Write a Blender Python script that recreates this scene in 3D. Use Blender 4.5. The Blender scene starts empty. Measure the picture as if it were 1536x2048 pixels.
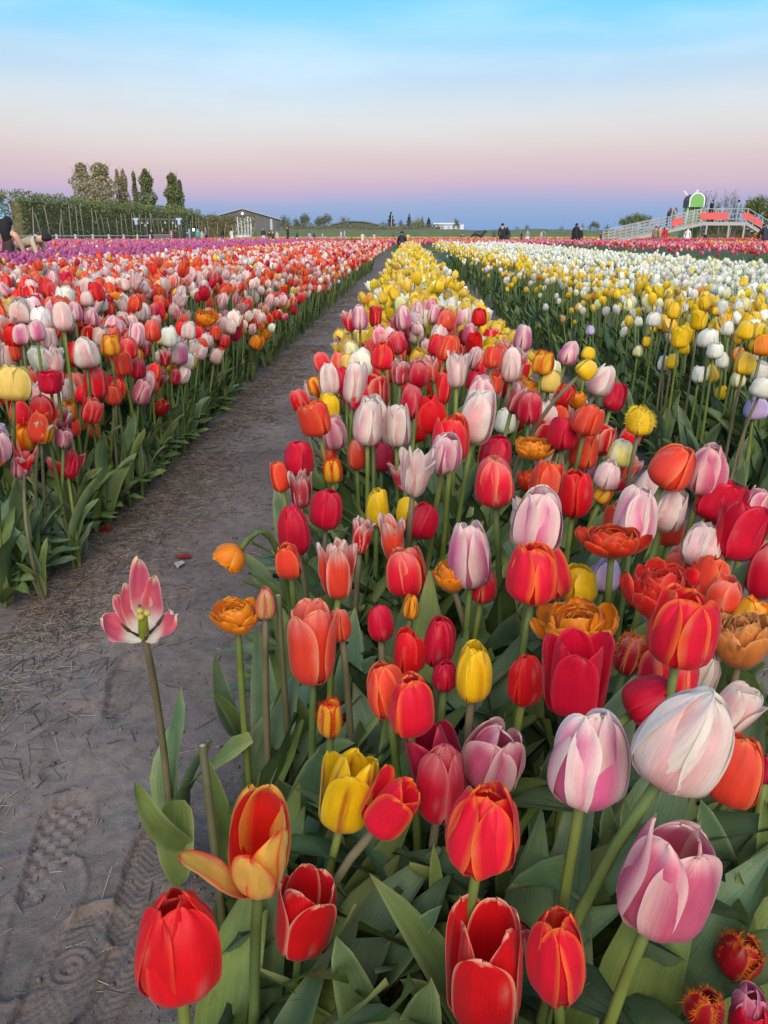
import bpy, math, random
import numpy as np
from mathutils import Vector, Matrix

random.seed(7)
RNG = np.random.default_rng(7)
R = math.radians
SC = bpy.context.scene
COL = SC.collection

# ------------------------------------------------------------------ camera
FPX = 1538.0                 # focal length in photo pixels (1536 x 2048)
CAM_H = 0.92
PITCH = math.atan((1024 - 471) / FPX)
YAW = math.atan(47 / FPX)
cam_data = bpy.data.cameras.new('camera')
cam = bpy.data.objects.new('camera', cam_data)
COL.objects.link(cam)
cam.location = (0, 0, CAM_H)
cam.rotation_euler = (math.pi / 2 - PITCH, 0, YAW)
cam_data.sensor_fit = 'VERTICAL'
cam_data.sensor_height = 24.0
cam_data.lens = 24.0 * FPX / 2048
cam_data.clip_start = 0.02
cam_data.clip_end = 6000
SC.camera = cam

C_D = np.array([-math.sin(YAW) * math.cos(PITCH), math.cos(YAW) * math.cos(PITCH), -math.sin(PITCH)])
C_R = np.array([math.cos(YAW), math.sin(YAW), 0.0])
C_U = np.cross(C_R, C_D)
C_O = np.array([0, 0, CAM_H])


def at(x, y, zc):
    """point of the place seen at a photo pixel, zc metres along the optical axis"""
    return C_O + zc * (C_D + (x - 768) / FPX * C_R - (y - 1024) / FPX * C_U)


def at_z(x, y, z):
    d = C_D + (x - 768) / FPX * C_R - (y - 1024) / FPX * C_U
    return C_O + d * ((z - CAM_H) / d[2])


def project(P):
    q = np.asarray(P, float) - C_O
    zc = q @ C_D
    return 768 + FPX * (q @ C_R) / zc, 1024 - FPX * (q @ C_U) / zc, zc


def lin(r, g, b):
    f = lambda c: (c / 255) / 12.92 if c / 255 <= 0.04045 else ((c / 255 + 0.055) / 1.055) ** 2.4
    return (f(r), f(g), f(b))


# ------------------------------------------------------------------ sky, sun, exposure
SUN_AZ = 176.0     # degrees: the set sun is behind the camera, a hair to the right
SUN_EL = 40.0
world = bpy.data.worlds.new('World')
SC.world = world
world.use_nodes = True
wt = world.node_tree
wt.nodes.clear()
w_out = wt.nodes.new('ShaderNodeOutputWorld')
w_bg = wt.nodes.new('ShaderNodeBackground')
w_bg2 = wt.nodes.new('ShaderNodeBackground')
w_add = wt.nodes.new('ShaderNodeAddShader')
w_sky = wt.nodes.new('ShaderNodeTexSky')
w_sky.sky_type = 'NISHITA'
w_sky.sun_disc = False
w_sky.sun_elevation = R(3)
w_sky.sun_rotation = R(SUN_AZ)
w_bg2.inputs['Strength'].default_value = 0.05
w_tc = wt.nodes.new('ShaderNodeTexCoord')
w_sep = wt.nodes.new('ShaderNodeSeparateXYZ')
w_asin = wt.nodes.new('ShaderNodeMath'); w_asin.operation = 'ARCSINE'
w_map = wt.nodes.new('ShaderNodeMapRange')
w_map.inputs['From Min'].default_value = 0.0
w_map.inputs['From Max'].default_value = R(60)
w_ramp = wt.nodes.new('ShaderNodeValToRGB')
SKY = [(0.0, (140, 173, 216)), (1.2, (144, 172, 214)), (1.9, (156, 172, 215)), (2.6, (182, 172, 211)), (3.5, (204, 178, 202)),
       (4.8, (216, 192, 201)), (5.9, (221, 207, 209)), (7.1, (221, 217, 221)), (8.4, (211, 220, 230)), (9.6, (195, 218, 240)),
       (10.8, (186, 222, 245)), (11.6, (164, 218, 253)), (13.0, (144, 219, 255)), (14.2, (130, 214, 255)), (26, (96, 186, 250)), (58, (92, 172, 236))]
EXPOSURE = 0.22


def sky_colour(deg, c):
    """photo colour -> emission, less the light the Nishita sky adds at that height"""
    k = min(1, deg / 14)
    add = (0.10, 0.058 + 0.05 * k, 0.006 + 0.07 * k)
    return tuple(max(0.0, v / 2 ** EXPOSURE - a_) for v, a_ in zip(lin(*c), add)) + (1,)


cr = w_ramp.color_ramp
cr.interpolation = 'EASE'
cr.interpolation = 'LINEAR'
while len(cr.elements) < len(SKY):
    cr.elements.new(0.5)
for el, (deg, c) in zip(cr.elements, SKY):
    el.position = deg / 60
for el, (deg, c) in zip(cr.elements, SKY):
    el.color = sky_colour(deg, c)
# faint wisps of high cloud
w_noise = wt.nodes.new('ShaderNodeTexNoise')
w_noise.inputs['Scale'].default_value = 3.2
w_noise.inputs['Detail'].default_value = 5
w_mapv = wt.nodes.new('ShaderNodeMapping')
w_mapv.inputs['Scale'].default_value = (1.0, 1.0, 5.0)
w_wr = wt.nodes.new('ShaderNodeMapRange')
w_wr.inputs['From Min'].default_value = 0.44
w_wr.inputs['From Max'].default_value = 0.8
w_wr.inputs['To Max'].default_value = 0.45
w_mix = wt.nodes.new('ShaderNodeMixRGB')
w_mix.inputs['Color2'].default_value = (*lin(206, 224, 240), 1)
w_gate = wt.nodes.new('ShaderNodeMapRange')
w_gate.inputs['From Min'].default_value = R(5)
w_gate.inputs['From Max'].default_value = R(10)
w_mul = wt.nodes.new('ShaderNodeMath'); w_mul.operation = 'MULTIPLY'
L = wt.links.new
L(w_tc.outputs['Generated'], w_sep.inputs[0])
L(w_sep.outputs['Z'], w_asin.inputs[0])
# warp the bands a little so they are not ruler straight
w_n2 = wt.nodes.new('ShaderNodeTexNoise'); w_n2.inputs['Scale'].default_value = 2.0; w_n2.inputs['Detail'].default_value = 3
w_n2s = wt.nodes.new('ShaderNodeMath'); w_n2s.operation = 'MULTIPLY_ADD'
w_n2s.inputs[1].default_value = R(2.4); w_n2s.inputs[2].default_value = -R(1.2)
w_n2a = wt.nodes.new('ShaderNodeMath'); w_n2a.operation = 'ADD'
L(w_mapv.outputs[0], w_n2.inputs['Vector'])
L(w_n2.outputs['Fac'], w_n2s.inputs[0])
L(w_asin.outputs[0], w_n2a.inputs[0])
L(w_n2s.outputs[0], w_n2a.inputs[1])
L(w_n2a.outputs[0], w_map.inputs['Value'])
L(w_map.outputs[0], w_ramp.inputs[0])
L(w_tc.outputs['Generated'], w_mapv.inputs['Vector'])
L(w_mapv.outputs[0], w_noise.inputs['Vector'])
L(w_noise.outputs['Fac'], w_wr.inputs['Value'])
L(w_asin.outputs[0], w_gate.inputs['Value'])
L(w_wr.outputs[0], w_mul.inputs[0])
L(w_gate.outputs[0], w_mul.inputs[1])
L(w_mul.outputs[0], w_mix.inputs['Fac'])
L(w_ramp.outputs[0], w_mix.inputs['Color1'])
L(w_mix.outputs[0], w_bg.inputs['Color'])
w_bg.inputs['Strength'].default_value = 1.0
L(w_sky.outputs[0], w_bg2.inputs['Color'])
L(w_bg.outputs[0], w_add.inputs[0])
L(w_bg2.outputs[0], w_add.inputs[1])
L(w_add.outputs[0], w_out.inputs['Surface'])

sun_data = bpy.data.lights.new('sun', 'SUN')
sun_data.energy = 3.6
sun_data.angle = R(62)
sun_data.color = (1.0, 0.84, 0.68)
sun = bpy.data.objects.new('sun', sun_data)
COL.objects.link(sun)
_sd = Vector((math.sin(R(SUN_AZ)) * math.cos(R(SUN_EL)), math.cos(R(SUN_AZ)) * math.cos(R(SUN_EL)), math.sin(R(SUN_EL))))
sun.rotation_euler = _sd.to_track_quat('Z', 'Y').to_euler()

vs = SC.view_settings
vs.view_transform = 'Standard'
vs.look = 'None'
vs.exposure = EXPOSURE
vs.gamma = 1.0
vs.use_curve_mapping = False
SC.render.engine = 'CYCLES'
SC.cycles.use_denoising = True
SC.cycles.max_bounces = 6
SC.cycles.transparent_max_bounces = 4


# ------------------------------------------------------------------ materials
def new_mat(name):
    m = bpy.data.materials.new(name)
    m.use_nodes = True
    nt = m.node_tree
    b = nt.nodes['Principled BSDF']
    return m, nt, b


def n_(nt, kind, **kw):
    n = nt.nodes.new(kind)
    for k, v in kw.items():
        if k in n.inputs:
            n.inputs[k].default_value = v
        else:
            setattr(n, k, v)
    return n


def mat_plain(name, col, rough=0.6, noise=0.12, scale=6.0, bump=0.15, metal=0.0, emit=None):
    m, nt, b = new_mat(name)
    tc = n_(nt, 'ShaderNodeTexCoord')
    nz = n_(nt, 'ShaderNodeTexNoise', Scale=scale, Detail=4.0)
    nt.links.new(tc.outputs['Object'], nz.inputs['Vector'])
    mr = n_(nt, 'ShaderNodeMapRange')
    mr.inputs['From Min'].default_value = 0.25
    mr.inputs['From Max'].default_value = 0.75
    mr.inputs['To Min'].default_value = 1 - noise
    mr.inputs['To Max'].default_value = 1 + noise
    nt.links.new(nz.outputs['Fac'], mr.inputs['Value'])
    mx = n_(nt, 'ShaderNodeVectorMath', operation='SCALE')
    mx.inputs[0].default_value = col
    nt.links.new(mr.outputs[0], mx.inputs['Scale'])
    nt.links.new(mx.outputs[0], b.inputs['Base Color'])
    b.inputs['Roughness'].default_value = rough
    b.inputs['Metallic'].default_value = metal
    if bump:
        bp = n_(nt, 'ShaderNodeBump', Strength=bump, Distance=0.02)
        nt.links.new(nz.outputs['Fac'], bp.inputs['Height'])
        nt.links.new(bp.outputs[0], b.inputs['Normal'])
    if emit:
        b.inputs['Emission Color'].default_value = (*col, 1)
        b.inputs['Emission Strength'].default_value = emit
    return m


_plain = {}


def P(rgb, rough=0.6, **kw):
    """plain painted / cloth material by sRGB colour"""
    key = (rgb, rough, tuple(sorted(kw.items())))
    if key not in _plain:
        _plain[key] = mat_plain('surface_%d_%d_%d' % rgb, lin(*rgb), rough, **kw)
    return _plain[key]


def mat_petal():
    m, nt, b = new_mat('petal')
    at_ = n_(nt, 'ShaderNodeAttribute', attribute_name='Col')
    uv = n_(nt, 'ShaderNodeUVMap', uv_map='UVMap')
    mp = n_(nt, 'ShaderNodeMapping')
    mp.inputs['Scale'].default_value = (17.0, 1.1, 1.0)
    nt.links.new(uv.outputs[0], mp.inputs['Vector'])
    nz = n_(nt, 'ShaderNodeTexNoise', Scale=3.0, Detail=5.0, Roughness=0.62)
    nt.links.new(mp.outputs[0], nz.inputs['Vector'])
    mr = n_(nt, 'ShaderNodeMapRange')
    mr.inputs['From Min'].default_value = 0.28
    mr.inputs['From Max'].default_value = 0.72
    mr.inputs['To Min'].default_value = 0.84
    mr.inputs['To Max'].default_value = 1.14
    nt.links.new(nz.outputs['Fac'], mr.inputs['Value'])
    # blotches
    tc = n_(nt, 'ShaderNodeTexCoord')
    nb = n_(nt, 'ShaderNodeTexNoise', Scale=45.0, Detail=3.0)
    nt.links.new(tc.outputs['Object'], nb.inputs['Vector'])
    mb = n_(nt, 'ShaderNodeMapRange')
    mb.inputs['From Min'].default_value = 0.3
    mb.inputs['From Max'].default_value = 0.7
    mb.inputs['To Min'].default_value = 0.90
    mb.inputs['To Max'].default_value = 1.06
    nt.links.new(nb.outputs['Fac'], mb.inputs['Value'])
    mu = n_(nt, 'ShaderNodeMath', operation='MULTIPLY')
    nt.links.new(mr.outputs[0], mu.inputs[0])
    nt.links.new(mb.outputs[0], mu.inputs[1])
    sc = n_(nt, 'ShaderNodeVectorMath', operation='SCALE')
    nt.links.new(at_.outputs['Color'], sc.inputs[0])
    nt.links.new(mu.outputs[0], sc.inputs['Scale'])
    nt.links.new(sc.outputs[0], b.inputs['Base Color'])
    b.inputs['Roughness'].default_value = 0.46
    b.inputs['Specular IOR Level'].default_value = 0.32
    b.inputs['Sheen Weight'].default_value = 0.12
    b.inputs['Sheen Roughness'].default_value = 0.4
    bp = n_(nt, 'ShaderNodeBump', Strength=0.22, Distance=0.001)
    nt.links.new(nz.outputs['Fac'], bp.inputs['Height'])
    nt.links.new(bp.outputs[0], b.inputs['Normal'])
    tr = n_(nt, 'ShaderNodeBsdfTranslucent')
    nt.links.new(sc.outputs[0], tr.inputs['Color'])
    mix = n_(nt, 'ShaderNodeMixShader')
    mix.inputs[0].default_value = 0.36
    nt.links.new(b.outputs[0], mix.inputs[1])
    nt.links.new(tr.outputs[0], mix.inputs[2])
    nt.links.new(mix.outputs[0], nt.nodes['Material Output'].inputs['Surface'])
    return m


def mat_leaf(name='leaf', rough=0.42, trans=0.18, dust=True):
    m, nt, b = new_mat(name)
    at_ = n_(nt, 'ShaderNodeAttribute', attribute_name='Col')
    uv = n_(nt, 'ShaderNodeUVMap', uv_map='UVMap')
    mp = n_(nt, 'ShaderNodeMapping')
    mp.inputs['Scale'].default_value = (26.0, 0.7, 1.0)
    nt.links.new(uv.outputs[0], mp.inputs['Vector'])
    nz = n_(nt, 'ShaderNodeTexNoise', Scale=3.0, Detail=4.0)
    nt.links.new(mp.outputs[0], nz.inputs['Vector'])
    mr = n_(nt, 'ShaderNodeMapRange')
    mr.inputs['From Min'].default_value = 0.3
    mr.inputs['From Max'].default_value = 0.7
    mr.inputs['To Min'].default_value = 0.76
    mr.inputs['To Max'].default_value = 1.22
    nt.links.new(nz.outputs['Fac'], mr.inputs['Value'])
    tc = n_(nt, 'ShaderNodeTexCoord')
    nb = n_(nt, 'ShaderNodeTexNoise', Scale=16.0, Detail=5.0)
    nt.links.new(tc.outputs['Object'], nb.inputs['Vector'])
    mb = n_(nt, 'ShaderNodeMapRange')
    mb.inputs['From Min'].default_value = 0.3
    mb.inputs['From Max'].default_value = 0.7
    mb.inputs['To Min'].default_value = 0.72
    mb.inputs['To Max'].default_value = 1.2
    nt.links.new(nb.outputs['Fac'], mb.inputs['Value'])
    mu = n_(nt, 'ShaderNodeMath', operation='MULTIPLY')
    nt.links.new(mr.outputs[0], mu.inputs[0])
    nt.links.new(mb.outputs[0], mu.inputs[1])
    sc = n_(nt, 'ShaderNodeVectorMath', operation='SCALE')
    nt.links.new(at_.outputs['Color'], sc.inputs[0])
    nt.links.new(mu.outputs[0], sc.inputs['Scale'])
    last = sc.outputs[0]
    if dust:
        ye = n_(nt, 'ShaderNodeTexNoise', Scale=7.0, Detail=6.0)
        nt.links.new(tc.outputs['Object'], ye.inputs['Vector'])
        my = n_(nt, 'ShaderNodeMapRange')
        my.inputs['From Min'].default_value = 0.58
        my.inputs['From Max'].default_value = 0.76
        my.inputs['To Max'].default_value = 0.45
        nt.links.new(ye.outputs['Fac'], my.inputs['Value'])
        mxy = n_(nt, 'ShaderNodeMixRGB')
        mxy.inputs['Color2'].default_value = (*lin(150, 146, 84), 1)
        nt.links.new(my.outputs[0], mxy.inputs['Fac'])
        nt.links.new(last, mxy.inputs['Color1'])
        last = mxy.outputs[0]
        sp = n_(nt, 'ShaderNodeTexNoise', Scale=420.0, Detail=2.0)
        nt.links.new(tc.outputs['Object'], sp.inputs['Vector'])
        ms = n_(nt, 'ShaderNodeMapRange')
        ms.inputs['From Min'].default_value = 0.60
        ms.inputs['From Max'].default_value = 0.72
        ms.inputs['To Max'].default_value = 0.5
        nt.links.new(sp.outputs['Fac'], ms.inputs['Value'])
        mg = n_(nt, 'ShaderNodeMapRange')
        mg.inputs['From Min'].default_value = 0.56
        mg.inputs['From Max'].default_value = 0.68
        nt.links.new(nb.outputs['Fac'], mg.inputs['Value'])
        mm = n_(nt, 'ShaderNodeMath', operation='MULTIPLY')
        nt.links.new(ms.outputs[0], mm.inputs[0])
        nt.links.new(mg.outputs[0], mm.inputs[1])
        mxd = n_(nt, 'ShaderNodeMixRGB')
        mxd.inputs['Color2'].default_value = (*lin(150, 155, 130), 1)
        nt.links.new(mm.outputs[0], mxd.inputs['Fac'])
        nt.links.new(last, mxd.inputs['Color1'])
        last = mxd.outputs[0]
    nt.links.new(last, b.inputs['Base Color'])
    b.inputs['Roughness'].default_value = rough
    b.inputs['Specular IOR Level'].default_value = 0.24
    bp = n_(nt, 'ShaderNodeBump', Strength=0.3, Distance=0.0015)
    nt.links.new(nz.outputs['Fac'], bp.inputs['Height'])
    nt.links.new(bp.outputs[0], b.inputs['Normal'])
    tr = n_(nt, 'ShaderNodeBsdfTranslucent')
    nt.links.new(last, tr.inputs['Color'])
    mix = n_(nt, 'ShaderNodeMixShader')
    mix.inputs[0].default_value = trans
    nt.links.new(b.outputs[0], mix.inputs[1])
    nt.links.new(tr.outputs[0], mix.inputs[2])
    nt.links.new(mix.outputs[0], nt.nodes['Material Output'].inputs['Surface'])
    return m


def mat_soil():
    m, nt, b = new_mat('soil')
    tc = n_(nt, 'ShaderNodeTexCoord')
    big = n_(nt, 'ShaderNodeTexNoise', Scale=2.2, Detail=6.0)
    mid = n_(nt, 'ShaderNodeTexNoise', Scale=28.0, Detail=6.0, Roughness=0.65)
    fine = n_(nt, 'ShaderNodeTexNoise', Scale=420.0, Detail=3.0, Roughness=0.7)
    for n in (big, mid, fine):
        nt.links.new(tc.outputs['Object'], n.inputs['Vector'])
    rp = n_(nt, 'ShaderNodeValToRGB')
    rp.color_ramp.elements[0].position = 0.3
    rp.color_ramp.elements[0].color = (*lin(100, 89, 83), 1)
    rp.color_ramp.elements[1].position = 0.72
    rp.color_ramp.elements[1].color = (*lin(131, 119, 111), 1)
    nt.links.new(big.outputs['Fac'], rp.inputs[0])
    r2 = n_(nt, 'ShaderNodeMapRange')
    r2.inputs['From Min'].default_value = 0.3
    r2.inputs['From Max'].default_value = 0.7
    r2.inputs['To Min'].default_value = 0.74
    r2.inputs['To Max'].default_value = 1.18
    nt.links.new(mid.outputs['Fac'], r2.inputs['Value'])
    r3 = n_(nt, 'ShaderNodeMapRange')
    r3.inputs['From Min'].default_value = 0.3
    r3.inputs['From Max'].default_value = 0.7
    r3.inputs['To Min'].default_value = 0.72
    r3.inputs['To Max'].default_value = 1.24
    nt.links.new(fine.outputs['Fac'], r3.inputs['Value'])
    mu = n_(nt, 'ShaderNodeMath', operation='MULTIPLY')
    nt.links.new(r2.outputs[0], mu.inputs[0])
    nt.links.new(r3.outputs[0], mu.inputs[1])
    sc = n_(nt, 'ShaderNodeVectorMath', operation='SCALE')
    nt.links.new(rp.outputs[0], sc.inputs[0])
    nt.links.new(mu.outputs[0], sc.inputs['Scale'])
    nt.links.new(sc.outputs[0], b.inputs['Base Color'])
    b.inputs['Roughness'].default_value = 0.95
    b.inputs['Specular IOR Level'].default_value = 0.15
    b1 = n_(nt, 'ShaderNodeBump', Strength=0.55, Distance=0.012)
    nt.links.new(mid.outputs['Fac'], b1.inputs['Height'])
    b2 = n_(nt, 'ShaderNodeBump', Strength=0.6, Distance=0.0022)
    nt.links.new(fine.outputs['Fac'], b2.inputs['Height'])
    nt.links.new(b1.outputs[0], b2.inputs['Normal'])
    nt.links.new(b2.outputs[0], b.inputs['Normal'])
    return m


def mat_grass():
    m, nt, b = new_mat('grass')
    tc = n_(nt, 'ShaderNodeTexCoord')
    nz = n_(nt, 'ShaderNodeTexNoise', Scale=0.6, Detail=8.0, Roughness=0.7)
    nt.links.new(tc.outputs['Object'], nz.inputs['Vector'])
    rp = n_(nt, 'ShaderNodeValToRGB')
    rp.color_ramp.elements[0].position = 0.3
    rp.color_ramp.elements[0].color = (*lin(80, 88, 56), 1)
    rp.color_ramp.elements[1].position = 0.7
    rp.color_ramp.elements[1].color = (*lin(104, 112, 70), 1)
    nt.links.new(nz.outputs['Fac'], rp.inputs[0])
    nt.links.new(rp.outputs[0], b.inputs['Base Color'])
    b.inputs['Roughness'].default_value = 0.9
    bp = n_(nt, 'ShaderNodeBump', Strength=0.8, Distance=0.15)
    nt.links.new(nz.outputs['Fac'], bp.inputs['Height'])
    nt.links.new(bp.outputs[0], b.inputs['Normal'])
    return m


M_PETAL = mat_petal()
M_LEAF = mat_leaf('leaf')
M_CROWN = mat_leaf('tree_leaf', rough=0.6, trans=0.25, dust=False)
M_SOIL = mat_soil()
M_GRASS = mat_grass()
M_BARK = mat_plain('bark', lin(128, 118, 106), 0.9, 0.35, 9.0, 0.5)
M_BARK_PALE = mat_plain('pale_bark', lin(150, 146, 128), 0.9, 0.3, 9.0, 0.4)
M_STRAW = mat_leaf('straw', rough=0.7, trans=0.0, dust=False)


# ------------------------------------------------------------------ mesh helpers
def mesh_np(name, V, Q=None, T=None, C=None, UV=None, mats=(), MQ=None, MT=None, smooth=True):
    """mesh from arrays: quads Q, tris T, per-vertex colour C and uv UV, material indices"""
    me = bpy.data.meshes.new(name)
    V = np.asarray(V, np.float32)
    Q = np.zeros((0, 4), np.int32) if Q is None else np.asarray(Q, np.int32).reshape(-1, 4)
    T = np.zeros((0, 3), np.int32) if T is None else np.asarray(T, np.int32).reshape(-1, 3)
    nq, nt = len(Q), len(T)
    loops = np.concatenate([Q.ravel(), T.ravel()]).astype(np.int32)
    me.vertices.add(len(V))
    me.vertices.foreach_set('co', V.ravel())
    me.loops.add(len(loops))
    me.loops.foreach_set('vertex_index', loops)
    me.polygons.add(nq + nt)
    starts = np.concatenate([np.arange(nq) * 4, nq * 4 + np.arange(nt) * 3]).astype(np.int32)
    me.polygons.foreach_set('loop_start', starts)
    try:
        me.polygons.foreach_set('loop_total', np.concatenate([np.full(nq, 4), np.full(nt, 3)]).astype(np.int32))
    except Exception:
        pass
    if MQ is not None or MT is not None:
        mi = np.concatenate([np.zeros(nq) if MQ is None else MQ, np.zeros(nt) if MT is None else MT]).astype(np.int32)
        me.polygons.foreach_set('material_index', mi)
    if smooth:
        me.polygons.foreach_set('use_smooth', np.ones(nq + nt, bool))
    if C is not None:
        a = me.attributes.new('Col', 'FLOAT_COLOR', 'POINT')
        c4 = np.ones((len(V), 4), np.float32)
        c4[:, :3] = C
        a.data.foreach_set('color', c4.ravel())
    if UV is not None:
        u = me.uv_layers.new(name='UVMap')
        u.data.foreach_set('uv', np.asarray(UV, np.float32)[loops].ravel())
    for m in mats:
        me.materials.append(m)
    me.update(calc_edges=True)
    return me


def link(name, me, parent=None, loc=None):
    o = bpy.data.objects.new(name, me)
    COL.objects.link(o)
    if parent is not None:
        o.parent = parent
    if loc is not None:
        o.location = loc
    return o


def tag(o, label=None, cat=None, group=None, kind=None):
    if label: o['label'] = label
    if cat: o['category'] = cat
    if group: o['group'] = group
    if kind: o['kind'] = kind
    return o


def empty(name, loc, label=None, cat=None, group=None):
    o = bpy.data.objects.new(name, None)
    COL.objects.link(o)
    o.location = loc
    o.empty_display_size = 0.1
    return tag(o, label, cat, group)


class MB:
    """collects boxes, bars, tubes and rings of one part"""

    def __init__(self):
        self.V, self.F = [], []

    def add(self, vs, fs):
        k = len(self.V)
        self.V += [tuple(v) for v in vs]
        self.F += [tuple(i + k for i in f) for f in fs]
        return self

    def box(self, a, b):
        x0, y0, z0 = a
        x1, y1, z1 = b
        return self.add([(x0, y0, z0), (x1, y0, z0), (x1, y1, z0), (x0, y1, z0), (x0, y0, z1), (x1, y0, z1), (x1, y1, z1), (x0, y1, z1)],
                        [(0, 3, 2, 1), (4, 5, 6, 7), (0, 1, 5, 4), (1, 2, 6, 5), (2, 3, 7, 6), (3, 0, 4, 7)])

    def bar(self, p, q, w, h=None):
        h = w if h is None else h
        p, q = Vector(p), Vector(q)
        d = (q - p).normalized()
        up = Vector((0, 0, 1)) if abs(d.z) < 0.95 else Vector((0, 1, 0))
        s = d.cross(up).normalized()
        u = s.cross(d)
        vs = [c + s * (a * w / 2) + u * (b * h / 2) for c in (p, q) for a, b in ((-1, -1), (1, -1), (1, 1), (-1, 1))]
        return self.add(vs, [(0, 3, 2, 1), (4, 5, 6, 7), (0, 1, 5, 4), (1, 2, 6, 5), (2, 3, 7, 6), (3, 0, 4, 7)])

    def tube(self, pts, rad, n=8, cap=True):
        pts = [Vector(p) for p in pts]
        rad = rad if hasattr(rad, '__len__') else [rad] * len(pts)
        k0 = len(self.V)
        vs, fs = [], []
        for i, p in enumerate(pts):
            d = (pts[min(i + 1, len(pts) - 1)] - pts[max(i - 1, 0)])
            d = d.normalized() if d.length > 1e-9 else Vector((0, 0, 1))
            ref = Vector((1, 0, 0)) if abs(d.x) < 0.9 else Vector((0, 1, 0))
            s = d.cross(ref).normalized()
            t = d.cross(s)
            for j in range(n):
                a = 2 * math.pi * j / n
                vs.append(p + (s * math.cos(a) + t * math.sin(a)) * rad[i])
        for i in range(len(pts) - 1):
            for j in range(n):
                fs.append((i * n + j, i * n + (j + 1) % n, (i + 1) * n + (j + 1) % n, (i + 1) * n + j))
        if cap:
            fs.append(tuple(range(n))[::-1])
            fs.append(tuple((len(pts) - 1) * n + j for j in range(n)))
        return self.add(vs, fs)

    def lathe(self, prof, n=12, c=(0, 0, 0)):
        vs, fs = [], []
        for r, z in prof:
            for j in range(n):
                a = 2 * math.pi * j / n
                vs.append((c[0] + r * math.cos(a), c[1] + r * math.sin(a), c[2] + z))
        for i in range(len(prof) - 1):
            for j in range(n):
                fs.append((i * n + j, i * n + (j + 1) % n, (i + 1) * n + (j + 1) % n, (i + 1) * n + j))
        return self.add(vs, fs)

    def prism(self, poly, axis_from, axis_to):
        """poly: list of (a,b) in the plane x,z ; extruded along y"""
        n = len(poly)
        vs = [(a, axis_from, b) for a, b in poly] + [(a, axis_to, b) for a, b in poly]
        fs = [tuple(range(n)), tuple(range(2 * n - 1, n - 1, -1))] + [(i, i + n, (i + 1) % n + n, (i + 1) % n) for i in range(n)]
        return self.add(vs, fs)

    def build(self, name, mat, parent=None, smooth=False, loc=None):
        me = bpy.data.meshes.new(name)
        me.from_pydata(self.V, [], self.F)
        me.materials.append(mat)
        if smooth:
            me.polygons.foreach_set('use_smooth', [True] * len(me.polygons))
        me.update()
        return link(name, me, parent, loc)


class Field:
    """collects many small pieces into one mesh (stuff)"""

    def __init__(self):
        self.V, self.Q, self.T, self.C, self.U, self.MQ, self.MT = [], [], [], [], [], [], []
        self.n = 0

    def add(self, V, Q, T, C, U, mat=0):
        self.V.append(V); self.C.append(C); self.U.append(U)
        if Q is not None and len(Q):
            self.Q.append(np.asarray(Q) + self.n); self.MQ.append(np.full(len(Q), mat))
        if T is not None and len(T):
            self.T.append(np.asarray(T) + self.n); self.MT.append(np.full(len(T), mat))
        self.n += len(V)

    def build(self, name, mats, parent=None, smooth=True):
        cat = lambda a, w: np.concatenate(a) if a else np.zeros((0, w))
        me = mesh_np(name, cat(self.V, 3), cat(self.Q, 4), cat(self.T, 3), cat(self.C, 3), cat(self.U, 2), mats,
                     np.concatenate(self.MQ) if self.MQ else None, np.concatenate(self.MT) if self.MT else None, smooth)
        return link(name, me, parent)

    def batch(self, tpl, Mx, pos, colmul=None, mat=0):
        """tpl = (V,Q,T,C,UV); Mx (N,3,3); pos (N,3)"""
        V, Q, T, C, U = tpl
        N, k = len(pos), len(V)
        if N == 0:
            return
        W = np.einsum('nij,kj->nki', Mx, V) + pos[:, None, :]
        CC = np.broadcast_to(C[None], (N, k, 3)) if colmul is None else C[None] * colmul[:, None, :]
        off = (np.arange(N) * k)[:, None, None]
        self.add(W.reshape(-1, 3), (Q[None] + off).reshape(-1, 4) if len(Q) else None,
                 (T[None] + off).reshape(-1, 3) if len(T) else None, CC.reshape(-1, 3), np.tile(U, (N, 1)), mat)


def rot_z(a):
    c, s = np.cos(a), np.sin(a)
    M = np.zeros((len(a), 3, 3))
    M[:, 0, 0] = c; M[:, 0, 1] = -s; M[:, 1, 0] = s; M[:, 1, 1] = c; M[:, 2, 2] = 1
    return M


def tilt_m(ax, ay):
    """small lean towards +x by ax and +y by ay (radians)"""
    N = len(ax)
    M = np.zeros((N, 3, 3))
    z = np.stack([np.sin(ax), np.sin(ay), np.sqrt(np.maximum(0.02, 1 - np.sin(ax) ** 2 - np.sin(ay) ** 2))], 1)
    x = np.stack([z[:, 2], np.zeros(N), -z[:, 0]], 1)
    x /= np.linalg.norm(x, axis=1)[:, None]
    y = np.cross(z, x)
    M[:, :, 0] = x; M[:, :, 1] = y; M[:, :, 2] = z
    return M


def sstep(a, b, x):
    t = np.clip((x - a) / (b - a), 0, 1)
    return t * t * (3 - 2 * t)
# ------------------------------------------------------------------ ground, path, straw, dyke
me = bpy.data.meshes.new('ground')
me.from_pydata([(-1500, -200, -0.035), (1500, -200, -0.035), (1500, 3000, -0.035), (-1500, 3000, -0.035)], [], [(0, 1, 2, 3)])
me.materials.append(M_SOIL)
tag(link('ground', me), 'bare grey soil of the flower field', None, None, 'structure')

# grass beyond the flowers
me = bpy.data.meshes.new('grass_ground')
me.from_pydata([(-1400, 80, -0.02), (1400, 80, -0.02), (1400, 2800, -0.02), (-1400, 2800, -0.02)], [], [(0, 1, 2, 3)])
me.materials.append(M_GRASS)
tag(link('grass_ground', me), 'grass land beyond the tulip fields', None, None, 'structure')

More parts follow.
